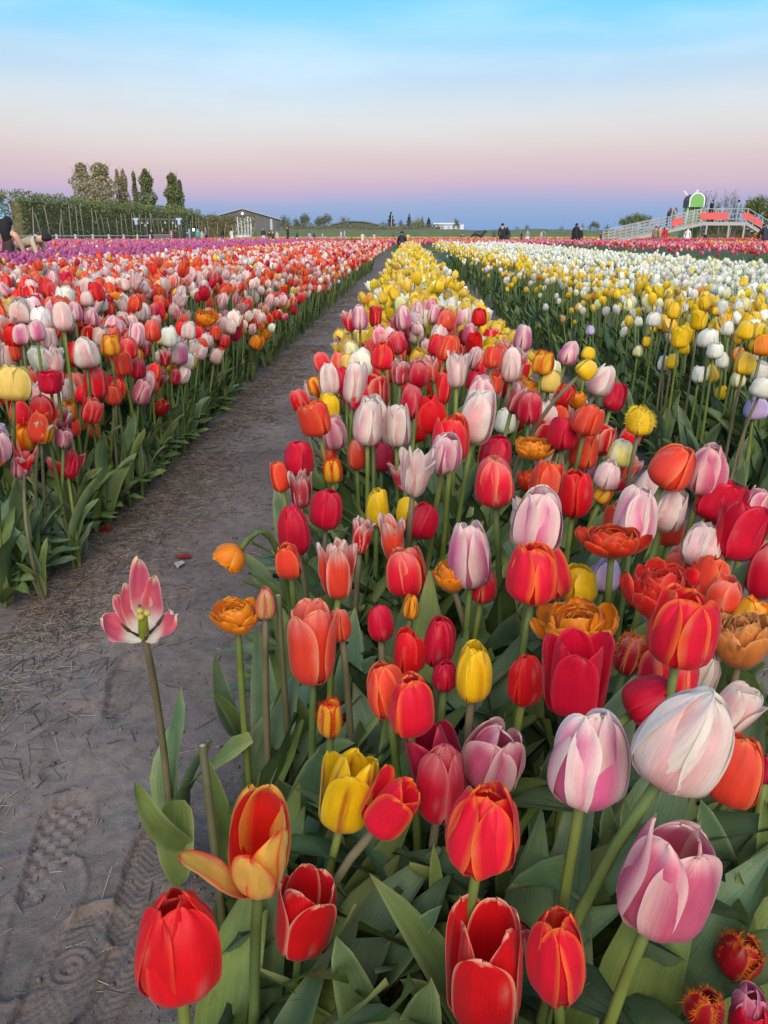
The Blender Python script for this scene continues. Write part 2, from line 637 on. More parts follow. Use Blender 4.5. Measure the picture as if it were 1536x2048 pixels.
# dyke: a long low grassy bank
nx = 160
xs = np.linspace(-160, 260, nx)
prof = [(150, -0.05), (154, 1.35), (157, 1.95), (160, 2.02), (170, -0.05)]
V = []
for x in xs:
    for y, z in prof:
        V.append((x, y + 2.2 * math.sin(x * 0.02), z + (0.10 * math.sin(x * 0.31) + 0.07 * math.sin(x * 0.83) if z > 0 else 0)))
Q = [(i * 5 + j, (i + 1) * 5 + j, (i + 1) * 5 + j + 1, i * 5 + j + 1) for i in range(nx - 1) for j in range(4)]
tag(link('dyke', mesh_np('dyke', V, Q, None, None, None, [M_GRASS])), 'long low green grassy bank along the horizon', None, None, 'structure')


def vnoise(X, Y, sc, seed):
    """smooth value noise on a grid, numpy"""
    g = np.random.default_rng(seed).uniform(-1, 1, (64, 64))
    x, y = X / sc, Y / sc
    xi, yi = np.floor(x).astype(int), np.floor(y).astype(int)
    fx, fy = x - xi, y - yi
    fx, fy = fx * fx * (3 - 2 * fx), fy * fy * (3 - 2 * fy)
    G = lambda a, b: g[a % 64, b % 64]
    return (G(xi, yi) * (1 - fx) + G(xi + 1, yi) * fx) * (1 - fy) + (G(xi, yi + 1) * (1 - fx) + G(xi + 1, yi + 1) * fx) * fy


FOOT = []        # footprints: centre x, y, heading, length, width, tread
for (px1, py1), (px2, py2), wd, tread in (((60, 2090), (196, 1850), 0.115, 'rings'), ((222, 1990), (300, 1850), 0.085, 'chevron'), ((268, 1800), (318, 1690), 0.08, 'chevron'), ((90, 1730), (130, 1640), 0.085, 'lugs'), ((235, 1420), (270, 1330), 0.09, 'lugs'), ((120, 1520), (150, 1440), 0.09, 'smooth'), ((330, 1270), (360, 1180), 0.09, 'lugs'), ((420, 1040), (450, 985), 0.09, 'smooth'), ((60, 1890), (95, 1800), 0.09, 'smooth')):
    a, b = at_z(px1, py1, 0), at_z(px2, py2, 0)
    FOOT.append(((a + b)[:2] / 2, math.atan2(b[1] - a[1], b[0] - a[0]), max(0.24, np.linalg.norm(b - a)), wd, tread))


def path_height(X, Y):
    z = 0.007 * vnoise(X, Y, 0.33, 1) + 0.005 * vnoise(X, Y, 0.11, 2) + 0.0025 * vnoise(X, Y, 0.035, 3) + 0.0012 * vnoise(X, Y, 0.014, 4)
    z += 0.0020 * np.abs(vnoise(X * 0.6 + Y * 0.8, Y * 0.6 - X * 0.8, 0.05, 5))
    for c, hd, ln, wd, tread in FOOT:
        dx, dy = X - c[0], Y - c[1]
        a = dx * math.cos(hd) + dy * math.sin(hd)
        b = -dx * math.sin(hd) + dy * math.cos(hd)
        wloc = wd / 2 * (0.86 + 0.18 * np.cos((a / ln - 0.22) * 6.0))
        e = (np.abs(a) / (ln / 2)) ** 3.2 + (np.abs(b) / wloc) ** 2.6
        ins = sstep(1.15, 0.85, e)
        rim = np.exp(-((e - 1.25) / 0.22) ** 2)
        z = z * (1 - 0.55 * ins) - (0.004 if tread == 'smooth' else 0.010) * ins + 0.0045 * rim
        if tread == 'chevron':
            z += ins * 0.0020 * np.sin((a + np.abs(((b / 0.028) % 2) - 1) * 0.022) * 2 * math.pi / 0.012)
        elif tread == 'lugs':
            z += ins * 0.0026 * np.sign(np.sin(a * 2 * math.pi / 0.030)) * np.sign(np.sin(b * 2 * math.pi / 0.034))
        elif tread == 'rings':
            rr = np.hypot(a - ln * 0.10, b - 0.008)
            z += ins * np.where(rr < 0.034, 0.0034 * np.sin(rr * 2 * math.pi / 0.0125), 0.0022 * np.sin(a * 2 * math.pi / 0.016 + 2 * np.sin(b * 90)) * np.sin(b * 2 * math.pi / 0.013))
    return z


def path_sheet(name, label, x0, x1, nx, ys, feet=True):
    xs = np.linspace(x0, x1, nx) if np.isscalar(nx) else np.asarray(nx)
    nx = len(xs)
    X, Y = np.meshgrid(xs, ys)
    Z = path_height(X, Y)
    edge = sstep(0, 0.06, X - x0) * sstep(0, 0.06, x1 - X)
    Z = Z * edge - 0.012 * (1 - edge)
    V = np.stack([X, Y, Z], -1).reshape(-1, 3)
    ny = len(ys)
    i, j = np.meshgrid(np.arange(ny - 1), np.arange(nx - 1), indexing='ij')
    k = (i * nx + j).ravel()
    o = link(name, mesh_np(name, V, np.stack([k, k + 1, k + nx + 1, k + nx], 1), None, None, None, [M_SOIL]))
    return tag(o, label, None, None, 'structure')


ys = [0.30, 0.36, 0.42, 0.48, 0.54, 0.58]
while ys[-1] < 46:
    ys.append(ys[-1] + (0.0034 if ys[-1] < 1.06 else max(0.0070, 0.0105 * ys[-1] ** 1.5)))
path_sheet('path', 'trodden grey soil path with shoe prints between two tulip beds', -1.45, 0.0, np.concatenate([np.linspace(-1.45, -0.66, 90), np.linspace(-0.656, -0.14, 150), np.linspace(-0.13, 0.0, 12)]), np.array(ys))
path_sheet('soil_gap', 'strip of bare soil between the centre bed and the white and yellow one', 0.0, 1.5, 90, np.array(ys[::2]))

# straw litter: thin stalks, far too many to count
rng = np.random.default_rng(3)
tpl_V = np.array([(x, r * math.cos(a), r * math.sin(a)) for x, r in ((-0.5, 1.0), (0.5, 0.8)) for a in (0.5, 2.6, 4.7)])
tpl_Q = np.array([(0, 1, 4, 3), (1, 2, 5, 4), (2, 0, 3, 5)])
f = Field()


def strew(n, xf, yf, lmin, lmax, rad):
    X, Y = xf(n), yf(n)
    Ln, a = rng.uniform(lmin, lmax, n) * np.where(rng.random(n) < 0.12, 1.8, 1), rng.uniform(0, 6.28, n)
    Z = path_height(X, Y) + rad * rng.uniform(0.4, 2.6, n)
    pit = rng.normal(0, 0.07, n)
    Mx = np.zeros((n, 3, 3))
    Mx[:, 0, 0] = np.cos(a) * Ln; Mx[:, 1, 0] = np.sin(a) * Ln; Mx[:, 2, 0] = np.sin(pit) * Ln
    Mx[:, 0, 1] = -np.sin(a) * rad * 1.5; Mx[:, 1, 1] = np.cos(a) * rad * 1.5
    Mx[:, 2, 2] = rad
    c = np.array([lin(136, 121, 106), lin(114, 102, 92), lin(160, 145, 125), lin(88, 78, 72)])[rng.integers(0, 4, n)] * rng.uniform(0.8, 1.2, n)[:, None]
    f.batch((tpl_V, tpl_Q, np.zeros((0, 3), int), np.ones((6, 3)), np.zeros((6, 2))), Mx, np.stack([X, Y, Z], 1), c)


clump = lambda n, y: -1.02 + np.abs(rng.normal(0, 0.15, n)) + 0.05 * np.sin(y * 5) + np.where(y < 1.7, (1.7 - y) * 0.05, 0)
yy = lambda a, b, p: (lambda n: a + (b - a) * rng.random(n) ** p)
for a, b, n in ((0.8, 1.6, 1100), (1.6, 3.2, 5600), (3.2, 7, 4000), (7, 14, 1600)):
    _y = rng.uniform(a, b, n)
    strew(n, lambda m: clump(m, _y), lambda m: _y, 0.02, 0.07, 0.0008 if b < 4 else 0.0012)
strew(800, lambda n: rng.uniform(-1.0, -0.3, n), yy(0.5, 9, 1.5), 0.012, 0.05, 0.0009)
strew(70, lambda n: rng.uniform(-0.85, -0.15, n), yy(0.35, 1.3, 1.0), 0.008, 0.032, 0.0008)
strew(1100, lambda n: 0.98 + rng.normal(0, 0.14, n) - 0.1, yy(0.6, 9, 1.3), 0.02, 0.06, 0.0010)
o = f.build('straw', [M_STRAW], smooth=False)
tag(o, 'dry straw litter strewn along the edges of the path', 'straw', None, 'stuff')

# small clods and crumbs of soil
f = Field()
ico = np.array([(1, 0, 0), (-1, 0, 0), (0, 1, 0), (0, -1, 0), (0, 0, 1), (0, 0, -0.6)], float)
icot = np.array([(0, 2, 4), (2, 1, 4), (1, 3, 4), (3, 0, 4), (2, 0, 5), (1, 2, 5), (3, 1, 5), (0, 3, 5)])
n = 4200
Yc = 0.35 + 7 * rng.random(n) ** 1.7
Xc = np.where(rng.random(n) < 0.55, rng.uniform(-1.05, -0.2, n), np.where(rng.random(n) < 0.5, -0.24 - np.abs(rng.normal(0, 0.06, n)), 0.75 + rng.normal(0, 0.2, n)))
sz = rng.uniform(0.0012, 0.0045, n) * np.where(rng.random(n) < 0.06, 2.2, 1)
Mx = rot_z(rng.uniform(0, 6.28, n)) * sz[:, None, None] * rng.uniform(0.6, 1.3, (n, 1, 3))
f.batch((ico, np.zeros((0, 4), int), icot, np.ones((6, 3)), np.zeros((6, 2))), Mx, np.stack([Xc, Yc, path_height(Xc, Yc) + sz * 0.2], 1), np.array(lin(112, 100, 94))[None] * rng.uniform(0.6, 1.15, n)[:, None])
tag(f.build('soil_crumbs', [M_STRAW], smooth=False), 'crumbs and small clods of soil on the path', 'soil', None, 'stuff')

# a few fallen petals on the path
for k, (x, y, c, lb) in enumerate(((212, 1062, (176, 24, 34), 'fallen red petal lying in the straw'), (366, 1112, (150, 40, 52), 'fallen dark petal on the path below the drooping flower'), (360, 1128, (206, 196, 190), 'pale fallen petal scrap on the path'))):
    p = at_z(x, y, 0.004)
    r2 = np.random.default_rng(k)
    V, Qd = [], []
    for i in range(5):
        for j in range(4):
            u, v = i / 4, j / 3 * 2 - 1
            w = 0.016 * math.sin(math.pi * min(0.98, max(0.04, u)) ** 0.8)
            V.append((u * 0.05 - 0.025, v * w, 0.004 + 0.006 * v * v + 0.003 * math.sin(u * 5)))
    Qd = [(i * 4 + j, i * 4 + j + 1, (i + 1) * 4 + j + 1, (i + 1) * 4 + j) for i in range(4) for j in range(3)]
    V = np.array(V)
    me = mesh_np('fallen_petal', V, Qd, None, np.tile(np.array(lin(*c)), (len(V), 1)), V[:, :2] * 30, [M_PETAL])
    o = link('fallen_petal', me, None, (p[0], p[1], float(path_height(np.array([p[0]]), np.array([p[1]]))[0])))
    o.rotation_euler = (0, 0, r2.uniform(0, 6))
    tag(o, lb, 'petal')
# ------------------------------------------------------------------ far things: trees, hedge, buildings, footbridge, people
def gp(x, zc, z=0.0):
    """ground point below photo column x at depth zc"""
    p = at(x, 471, zc)
    return (p[0], p[1], z)


def hpx(px, zc):
    """metres that px photo pixels cover at depth zc (vertical)"""
    return px * zc / FPX * math.cos(PITCH)


def leaf_cloud(pts, size, cols, rng):
    """small leaf faces (quads) at the points, random turn"""
    n = len(pts)
    a, b = rng.normal(0, 1, (n, 3)), rng.normal(0, 1, (n, 3))
    a /= np.linalg.norm(a, axis=1)[:, None]
    b = np.cross(a, b); b /= np.linalg.norm(b, axis=1)[:, None]
    s = size * rng.uniform(0.6, 1.4, n)[:, None]
    V = np.stack([pts - a * s, pts + b * s * 0.6, pts + a * s, pts - b * s * 0.6], 1).reshape(-1, 3)
    Q = np.arange(n * 4).reshape(-1, 4)
    C = np.repeat(cols, 4, 0)
    return V, Q, C, np.tile(np.array([(0, 0), (1, 0), (1, 1), (0, 1.0)]), (n, 1))


def branches(mb, p, d, ln, r, depth, rng, spread=0.55, tips=None, nmin=2, nmax=3, n=5):
    q = p + d * ln
    mid = (p + q) / 2 + Vector(rng.normal(0, 0.05 * ln, 3))
    mb.tube([p, mid, q], [r, r * 0.85, r * 0.65], n, cap=False)
    if tips is not None and depth <= 1:
        tips.append(q); tips.append(mid)
    if depth <= 0:
        return
    for k in range(int(rng.integers(nmin, nmax + 1))):
        v = Vector(rng.normal(0, spread, 3)); v.z = abs(v.z) * 0.5
        nd = (d + v).normalized()
        branches(mb, q if k else mid.lerp(q, 0.7), nd, ln * rng.uniform(0.62, 0.84), r * 0.6, depth - 1, rng, spread, tips, nmin, nmax, max(3, n - 1))


GREEN_D = [lin(92, 104, 58), lin(106, 116, 66), lin(76, 88, 50), lin(120, 126, 76)]


def tree(name, label, x, zc, top_y, width_px, kind='round', cols=None, seed=1, base_y=478, group=None, n=1500, base_frac=0.15):
    rng = np.random.default_rng(seed)
    b = Vector(gp(x, zc))
    Ht = CAM_H + hpx(471 - top_y, zc)
    Wd = width_px * zc / FPX * (1.35 if kind == 'conifer' else 1.0)
    n = int(n * 2.6)
    o = empty(name, b, label, 'tree', group)
    cols = np.array(cols or GREEN_D)
    mb = MB()
    tips = []
    if kind == 'poplar':
        mb.tube([(0, 0, 0), (0.05, 0, Ht * 0.5), (0, 0.05, Ht * 0.94)], [0.20, 0.12, 0.03], 7)
        for k in range(26):
            z = Ht * rng.uniform(0.1, 0.85)
            a = rng.uniform(0, 6.28)
            rr = Wd * 0.36
            mb.tube([(0, 0, z), (rr * math.cos(a) * 0.7, rr * math.sin(a) * 0.7, z + Ht * 0.09), (rr * math.cos(a), rr * math.sin(a), z + Ht * 0.2)], [0.05, 0.035, 0.012], 4, cap=False)
        zf = rng.random(n * 2)
        prof = np.clip(zf / 0.12, 0.3, 1) * np.sqrt(np.clip(1 - (np.clip(zf - 0.3, 0, 1) / 0.7) ** 2.4, 0, 1))
        clump = 1 + 0.25 * np.sin(zf * 23 + rng.uniform(0, 6)) 
        r = Wd / 2 * prof * clump * rng.random(n * 2) ** 0.42
        a = rng.uniform(0, 6.28, n * 2)
        pts = np.stack([r * np.cos(a), r * np.sin(a), Ht * (base_frac * 0.5 + (1 - base_frac * 0.5) * zf)], 1)
    elif kind == 'conifer':
        mb.tube([(0, 0, 0), (0, 0, Ht * 0.95)], [0.2, 0.03], 7)
        for k in range(30):
            z = Ht * (0.12 + 0.8 * k / 30)
            a = k * 2.4
            rr = Wd / 2 * (1 - k / 31) * 0.9
            mb.tube([(0, 0, z), (rr * math.cos(a), rr * math.sin(a), z - 0.08 * rr)], [0.05, 0.012], 4, cap=False)
        zf = rng.random(n * 2) ** 1.4
        r = Wd / 2 * (1 - zf) ** 0.85 * rng.random(n * 2) ** 0.5 * (1 + 0.3 * np.sin(zf * 40))
        a = rng.uniform(0, 6.28, n * 2)
        pts = np.stack([r * np.cos(a), r * np.sin(a), Ht * (0.08 + 0.92 * zf)], 1)
    else:
        trunk = Ht * (0.28 if kind != 'shrub' else 0.06)
        mb.tube([(0, 0, 0), (0.03 * Ht, 0, trunk * 0.6), (0.02 * Ht, 0, trunk)], [0.035 * Ht, 0.028 * Ht, 0.024 * Ht], 8)
        for k in range(5 if kind != 'bare' else 7):
            a = k * 1.26 + rng.uniform(-0.3, 0.3)
            el = rng.uniform(0.5, 1.3)
            d = Vector((math.cos(a) * math.cos(el), math.sin(a) * math.cos(el), math.sin(el)))
            branches(mb, Vector((0.02 * Ht, 0, trunk * rng.uniform(0.75, 1.0))), d, Ht * 0.26, (0.016 if kind != 'bare' else 0.022) * Ht, 3 if kind != 'bare' else 4, rng, 0.55, tips, n=5)
        tp = np.array([tuple(t) for t in tips]) if tips else np.zeros((1, 3))
        # fit the skeleton to the crown's box
        mx = np.abs(tp[:, :2]).max()
        sx, sz = (Wd / 2) / mx * 0.92, (Ht * 0.96 - trunk) / (tp[:, 2].max() - trunk)
        mb.V = [(v[0] * sx, v[1] * sx, v[2] if v[2] < trunk else trunk + (v[2] - trunk) * sz) for v in mb.V]
        tp = np.stack([tp[:, 0] * sx, tp[:, 1] * sx, trunk + (tp[:, 2] - trunk) * sz], 1)
        m = n if kind != 'bare' else n // 4
        c = tp[rng.integers(0, len(tp), m)]
        sg = (0.055 if kind != 'bare' else 0.05) * (Wd + Ht)
        pts = c + rng.normal(0, sg * 0.5, (m, 3))
        pts[:, 2] = np.clip(pts[:, 2], trunk * 0.5, Ht)
    mb.build('trunk', M_BARK, o, smooth=True)
    cc = cols[rng.integers(0, len(cols), len(pts))] * rng.uniform(1.1, 1.9, len(pts))[:, None]
    size = max(0.05, (Wd + Ht) * (0.0115 if kind != 'bare' else 0.008))
    V, Q, C, U = leaf_cloud(pts, size, cc, rng)
    link('crown', mesh_np('crown', V, Q, None, C, U, [M_CROWN], smooth=False), o)
    return o


OLIVE = [lin(132, 128, 96), lin(148, 140, 108), lin(116, 112, 84), lin(160, 152, 120)]
DUSK = [lin(104, 110, 90), lin(120, 124, 102), lin(88, 94, 78)]
tree('poplar_tree', 'broad sparse poplar, biggest of the trees behind the hedge', 178, 132, 330, 52, 'poplar', OLIVE, 3, n=650)
tree('poplar_tree', 'rounded olive poplar joined to the biggest one', 214, 130, 330, 62, 'poplar', OLIVE, 4, n=850)
tree('poplar_tree', 'first slim poplar of the pair beside the broad one', 247, 134, 342, 17, 'poplar', OLIVE, 5, n=420)
tree('poplar_tree', 'second slim poplar of the pair, slightly taller', 259, 134, 341, 17, 'poplar', OLIVE, 6, n=420)
tree('poplar_tree', 'narrow poplar close to the wider green one', 279, 134, 346, 13, 'poplar', GREEN_D, 7, n=360)
tree('poplar_tree', 'wider green poplar with stepped shoulder', 302, 132, 341, 34, 'poplar', GREEN_D, 8, n=800)
tree('poplar_tree', 'dense dark poplar standing alone at the end of the hedge', 353, 130, 349, 34, 'poplar', GREEN_D, 9, n=1000)
tree('poplar_tree', 'low side shoot of the dark poplar leaning away', 367, 131, 362, 18, 'poplar', GREEN_D, 10, n=420)
tree('round_tree', 'small round tree beside the grey barn', 570, 175, 428, 30, 'round', DUSK, 11, n=500)
tree('bushy_tree', 'full grey-green tree between barn and arched building', 607, 180, 427, 36, 'round', DUSK, 12, n=1000)
tree('round_tree', 'umbrella-shaped tree with gaps near the arched building', 650, 185, 428, 46, 'round', DUSK, 13, n=750)
tree('bare_tree', 'bare grey tree above the arched roof', 686, 195, 430, 36, 'bare', DUSK, 14, n=500)
tree('sapling', 'thin sapling by the pole', 766, 185, 437, 10, 'bare', DUSK, 15, n=300)
tree('conifer_tree', 'tall twin-topped conifer behind the pole', 782, 190, 424, 22, 'conifer', [lin(56, 64, 56), lin(66, 74, 62)], 16, n=600)
tree('bare_tree', 'small pale tree beside the twin-topped conifer', 801, 190, 437, 14, 'round', DUSK, 17, n=240)
tree('conifer_tree', 'ragged conifer with side branches', 818, 190, 428, 18, 'conifer', [lin(62, 68, 54), lin(72, 78, 60)], 18, n=380)
tree('bushy_tree', 'brown-green bushy tree in the middle of the conifer clump', 832, 188, 435, 24, 'round', OLIVE, 19, n=600)
tree('conifer_tree', 'broad conifer in the clump', 844, 189, 434, 20, 'conifer', OLIVE, 20, n=480)
tree('conifer_tree', 'dark pyramid conifer ending the clump beside the white building', 857, 188, 435, 20, 'conifer', [lin(48, 52, 46), lin(58, 62, 52)], 21, n=560)
tree('round_tree', 'upright tree in front of the white building', 912, 172, 436, 15, 'round', DUSK, 22, n=420)
tree('round_shrub', 'pale low shrub on the horizon, first of the two', 1034, 260, 451, 15, 'shrub', DUSK, 23, n=260)
tree('round_shrub', 'darker low shrub next to the pale one', 1053, 260, 448, 16, 'shrub', DUSK, 24, n=320)
tree('round_shrub', 'isolated dome-shaped shrub on the dyke', 1121, 260, 450, 16, 'shrub', DUSK, 25, n=300)
tree('bare_tree', 'thin bare tree behind the couple in black', 1163, 230, 443, 14, 'bare', DUSK, 26, n=240)
tree('bushy_tree', 'dense bush on the dyke with a thin twig', 1186, 220, 442, 24, 'round', GREEN_D, 27, n=560)
tree('round_shrub', 'small square shrub between dense bush and ramp', 1213, 230, 447, 13, 'shrub', DUSK, 28, n=260)
tree('oak_tree', 'spreading tree behind the foot of the ramp', 1262, 110, 424, 48, 'round', GREEN_D, 29, n=900)
tree('bushy_tree', 'lower tree merging with the spreading one', 1290, 112, 430, 30, 'round', GREEN_D, 30, n=500)
tree('bare_tree', 'bare brown tree behind the green windmill', 1408, 120, 378, 54, 'bare', DUSK, 31, n=500)
tree('bare_tree', 'bare fan-shaped tree above the deck of the footbridge', 1450, 120, 376, 54, 'bare', DUSK, 32, n=420)
tree('oak_tree', 'dense green tree behind the far end of the deck', 1498, 115, 390, 50, 'round', GREEN_D, 33, n=1300)
tree('oak_tree', 'dense green tree at the border behind the steps', 1534, 112, 396, 46, 'round', GREEN_D, 34, n=1200)
tree('bushy_tree', 'twiggy grey bush behind the windmill wall', 1368, 118, 410, 26, 'bare', DUSK, 35, n=500)


def hedge(name, label, xa, za, xb, zb, hta, htb, thick, n_tr, seed, n_leaf, cols):
    rng = np.random.default_rng(seed)
    A, Bp = Vector(gp(xa, za)), Vector(gp(xb, zb))
    o = empty(name, A, label, 'hedge')
    d = (Bp - A); ln = d.length; d.normalize()
    s = Vector((d.y, -d.x, 0))
    u = rng.uniform(-0.004, 1.004, n_leaf)
    v = rng.uniform(-1, 1, n_leaf)
    v = np.sign(v) * np.abs(v) ** 0.5
    w = 1 - (1 - rng.random(n_leaf)) ** 0.0 if False else rng.random(n_leaf) ** 0.62
    ht = hta + (htb - hta) * u
    ang = 0.85 + 0.15 * np.sin(u * ln * 1.7) + 0.1 * np.sin(u * ln * 4.1)
    pts = np.stack([d.x * u * ln + s.x * v * thick / 2 * ang, d.y * u * ln + s.y * v * thick / 2 * ang, 0.1 + w * ht * (1 + 0.03 * np.sin(u * ln * 0.9) + 0.025 * np.sin(u * ln * 2.3)) + rng.normal(0, 0.06, n_leaf) + np.where(rng.random(n_leaf) < 0.03, rng.uniform(0, 0.35, n_leaf), 0) * (w > 0.9)], 1)
    cc = np.array(cols)[rng.integers(0, len(cols), n_leaf)] * rng.uniform(0.7, 1.3, n_leaf)[:, None]
    V, Q, C, U = leaf_cloud(pts, 0.11, cc * 1.35, rng)
    link('foliage', mesh_np('foliage', V, Q, None, C, U, [M_CROWN], smooth=False), o)
    # inner mass of twigs that stops the light
    mb = MB()
    a, b = d * (0.6 + ln * 0.012), d * ln * 0.985
    q = thick * 0.20
    mb.add([a - s * q, b - s * q, b + s * q, a + s * q] + [p + Vector((0, 0, h)) for p, h in ((a - s * q, hta * 0.86), (b - s * q, htb * 0.86), (b + s * q, htb * 0.86), (a + s * q, hta * 0.86))],
           [(0, 3, 2, 1), (4, 5, 6, 7), (0, 1, 5, 4), (1, 2, 6, 5), (2, 3, 7, 6), (3, 0, 4, 7)])
    mb.build('twigs', mat_plain('hedge_twigs', lin(112, 106, 78), 0.95, 0.4, 3.0, 0.4), o)
    for k in range(n_tr):
        t = (k + 0.5 + rng.uniform(-0.3, 0.3)) / n_tr
        p = d * ln * t + s * (thick * 0.56)
        h = (hta + (htb - hta) * t)
        lean = rng.normal(0, 0.12) * h
        mb = MB()
        mb.tube([p, p + d * lean * 0.5 + Vector((0, 0, h * 0.4)), p + d * lean + Vector((0, 0, h * rng.uniform(0.6, 0.85)))], [0.07, 0.055, 0.025], 6)
        mb.build('trunk', M_BARK_PALE, o, smooth=True)
    return o


H0 = CAM_H + hpx(471 - 386, 74)
hedge('hedge', 'long tall clipped hedge of thin pale trunks beyond the mauve bed', 26, 74, 392, 128, H0, H0 * 1.0, 2.6, 34, 41, 26000, [lin(100, 110, 62), lin(116, 124, 74), lin(84, 94, 54), lin(132, 134, 88)])
hedge('hedge', 'brownish square-cut hedge in front of the grey barn', 388, 132, 508, 138, CAM_H + hpx(38, 132), CAM_H + hpx(40, 138), 2.2, 8, 42, 6000, [lin(114, 110, 72), lin(128, 122, 84), lin(96, 94, 64)])
hedge('hedge', 'low dark hedge along the top of the dyke beneath the arched building', 556, 163, 884, 163, 3.3, 3.1, 1.8, 4, 43, 7000, [lin(90, 96, 68), lin(104, 110, 80)])
hedge('hedge', 'dark hedge standing behind the posts of the footbridge', 1400, 96, 1560, 92, 2.5, 2.6, 2.0, 6, 44, 4000, [lin(78, 82, 58), lin(92, 96, 68)])
for k, (xx, top, wd) in enumerate(((404, 428, 26), (428, 424, 30))):
    tree('bushy_tree', ('first', 'second')[k] + ' brown shrub topping the square-cut hedge', xx, 136, top, wd, 'round', OLIVE, 50 + k, n=420)


# ---- buildings
def frame_at(x, zc, turn_deg=0.0):
    o = gp(x, zc)
    return o, R(turn_deg)


def gable_house(name, label, x, zc, w, dpt, eave, ridge, wall_m, roof_m, turn_deg=0, windows=(), corner=None):
    o = empty(name, gp(x, zc), label, 'building')
    o.rotation_euler = (0, 0, R(turn_deg))
    h = w / 2
    MB().prism([(-h, 0), (h, 0), (h, eave), (0, ridge), (-h, eave)], 0, dpt).build('wall', wall_m, o)
    t = 0.16
    for s in (-1, 1):
        mb = MB()
        mb.prism([(s * (h + 0.35), eave - 0.14), (0, ridge + 0.03), (0, ridge + 0.03 + t), (s * (h + 0.35), eave - 0.14 + t)], -0.4, dpt + 0.4)
        mb.build('roof', roof_m, o)
    for wx, wz, ww, wh in windows:
        mb = MB(); mb.box((wx - ww / 2, -0.06, wz), (wx + ww / 2, -0.004, wz + wh))
        win = mb.build('window', P((70, 78, 84), 0.25), o)
        mb = MB()
        mb.box((wx - ww / 2 - 0.08, -0.09, wz - 0.08), (wx + ww / 2 + 0.08, -0.062, wz))
        mb.build('sill', P((196, 198, 196)), win)
    return o


GREY_M = mat_plain('grey_cladding', lin(98, 98, 100), 0.6, 0.08, 0.8, 0.1)
GREY_R = mat_plain('grey_roof', lin(170, 172, 174), 0.5, 0.08, 0.8, 0.1)
zb = 165
S = zb / FPX
barn = gable_house('barn', 'grey metal barn with a low gable and a lit lamp', 487, zb, 150 * S, 26, CAM_H + hpx(32, zb), CAM_H + hpx(52, zb), GREY_M, GREY_R, 16)
wb = 150 * S / 2
for k in range(24):
    xx = -wb + (k + 0.5) * 2 * wb / 24
    top = CAM_H + hpx(32, zb) + (1 - abs(xx) / wb) * hpx(20, zb)
    MB().box((xx - 0.04, -0.05, 0), (xx + 0.04, -0.003, top - 0.1)).build('cladding_rib', GREY_M, barn)
MB().box((wb * 0.72, -0.12, 0), (wb * 0.72 + 0.5, -0.055, CAM_H + hpx(33, zb))).build('downpipe', P((176, 184, 196)), barn)
MB().lathe([(0.0, -0.22), (0.16, -0.15), (0.22, 0.0), (0.16, 0.16), (0.0, 0.24)], 10, (0, -0.35, CAM_H + hpx(43, zb))).build('lamp', mat_plain('lamp_glow', (1, 0.98, 0.92), 0.4, 0.02, 2, 0, emit=6.0), barn)

zb = 200
S = zb / FPX
arch = empty('arched_building', gp(710, zb), 'grey-green hall with a shallow curved roof', 'building')
wv = 118 * S / 2
poly = [(-wv, 0), (wv, 0)] + [(wv * math.cos(a) * 1.0, CAM_H + hpx(9, zb) + hpx(19, zb) * math.sin(a)) for a in np.linspace(0, math.pi, 13)]
MB().prism(poly, 0, 30).build('wall', mat_plain('hall_cladding', lin(98, 108, 108), 0.6, 0.1, 0.7, 0.1), arch)
rp = [(wv * 1.02 * math.cos(a), CAM_H + hpx(9, zb) + hpx(20.5, zb) * math.sin(a)) for a in np.linspace(0, math.pi, 13)]
ri = [(x, z - 0.25) for x, z in reversed(rp)]
MB().prism(rp + ri, -0.5, 30.5).build('roof', P((104, 112, 116), 0.5), arch)
for s in (-1, 1):
    mb = MB(); mb.box((s * 0.45 - 0.3, -0.08, CAM_H + hpx(14, zb)), (s * 0.45 + 0.3, -0.004, CAM_H + hpx(20, zb)))
    mb.build('window', P((62, 70, 70), 0.3), arch)

zb = 185
S = zb / FPX
wh_ = empty('white_building', gp(898, zb), 'low white flat-roofed building on the horizon', 'building')
w2 = 58 * S / 2
MB().box((-w2, 0, 0), (w2, 9, CAM_H + hpx(22, zb))).build('wall', P((206, 212, 222)), wh_)
MB().box((-w2 - 0.3, -0.3, CAM_H + hpx(22, zb) + 0.003), (w2 * 0.7, 9.3, CAM_H + hpx(25, zb))).build('roof', P((216, 222, 232), 0.4), wh_)
for k in range(5):
    xx = -w2 * 0.72 + k * w2 * 0.34
    win = MB().box((xx - 0.28, -0.05, CAM_H + hpx(13, zb)), (xx + 0.28, -0.003, CAM_H + hpx(18, zb))).build('window', P((74, 84, 96), 0.25) if k == 0 else P((150, 164, 182), 0.3), wh_)
    MB().box((xx - 0.34, -0.09, CAM_H + hpx(12.2, zb)), (xx + 0.34, -0.052, CAM_H + hpx(13, zb) - 0.003)).build('sill', P((226, 228, 230)), win)

zb = 150
hs = gable_house('house', 'brown-roofed house with a small white chimney behind the hedge', 306, zb, 46 * zb / FPX, 6, CAM_H + hpx(54, zb), CAM_H + hpx(68, zb), P((120, 100, 92)), P((112, 92, 84)), 90)
MB().box((0.8, -0.7, CAM_H + hpx(60, zb)), (1.5, -0.1, CAM_H + hpx(76, zb))).build('chimney', P((232, 226, 220)), hs)

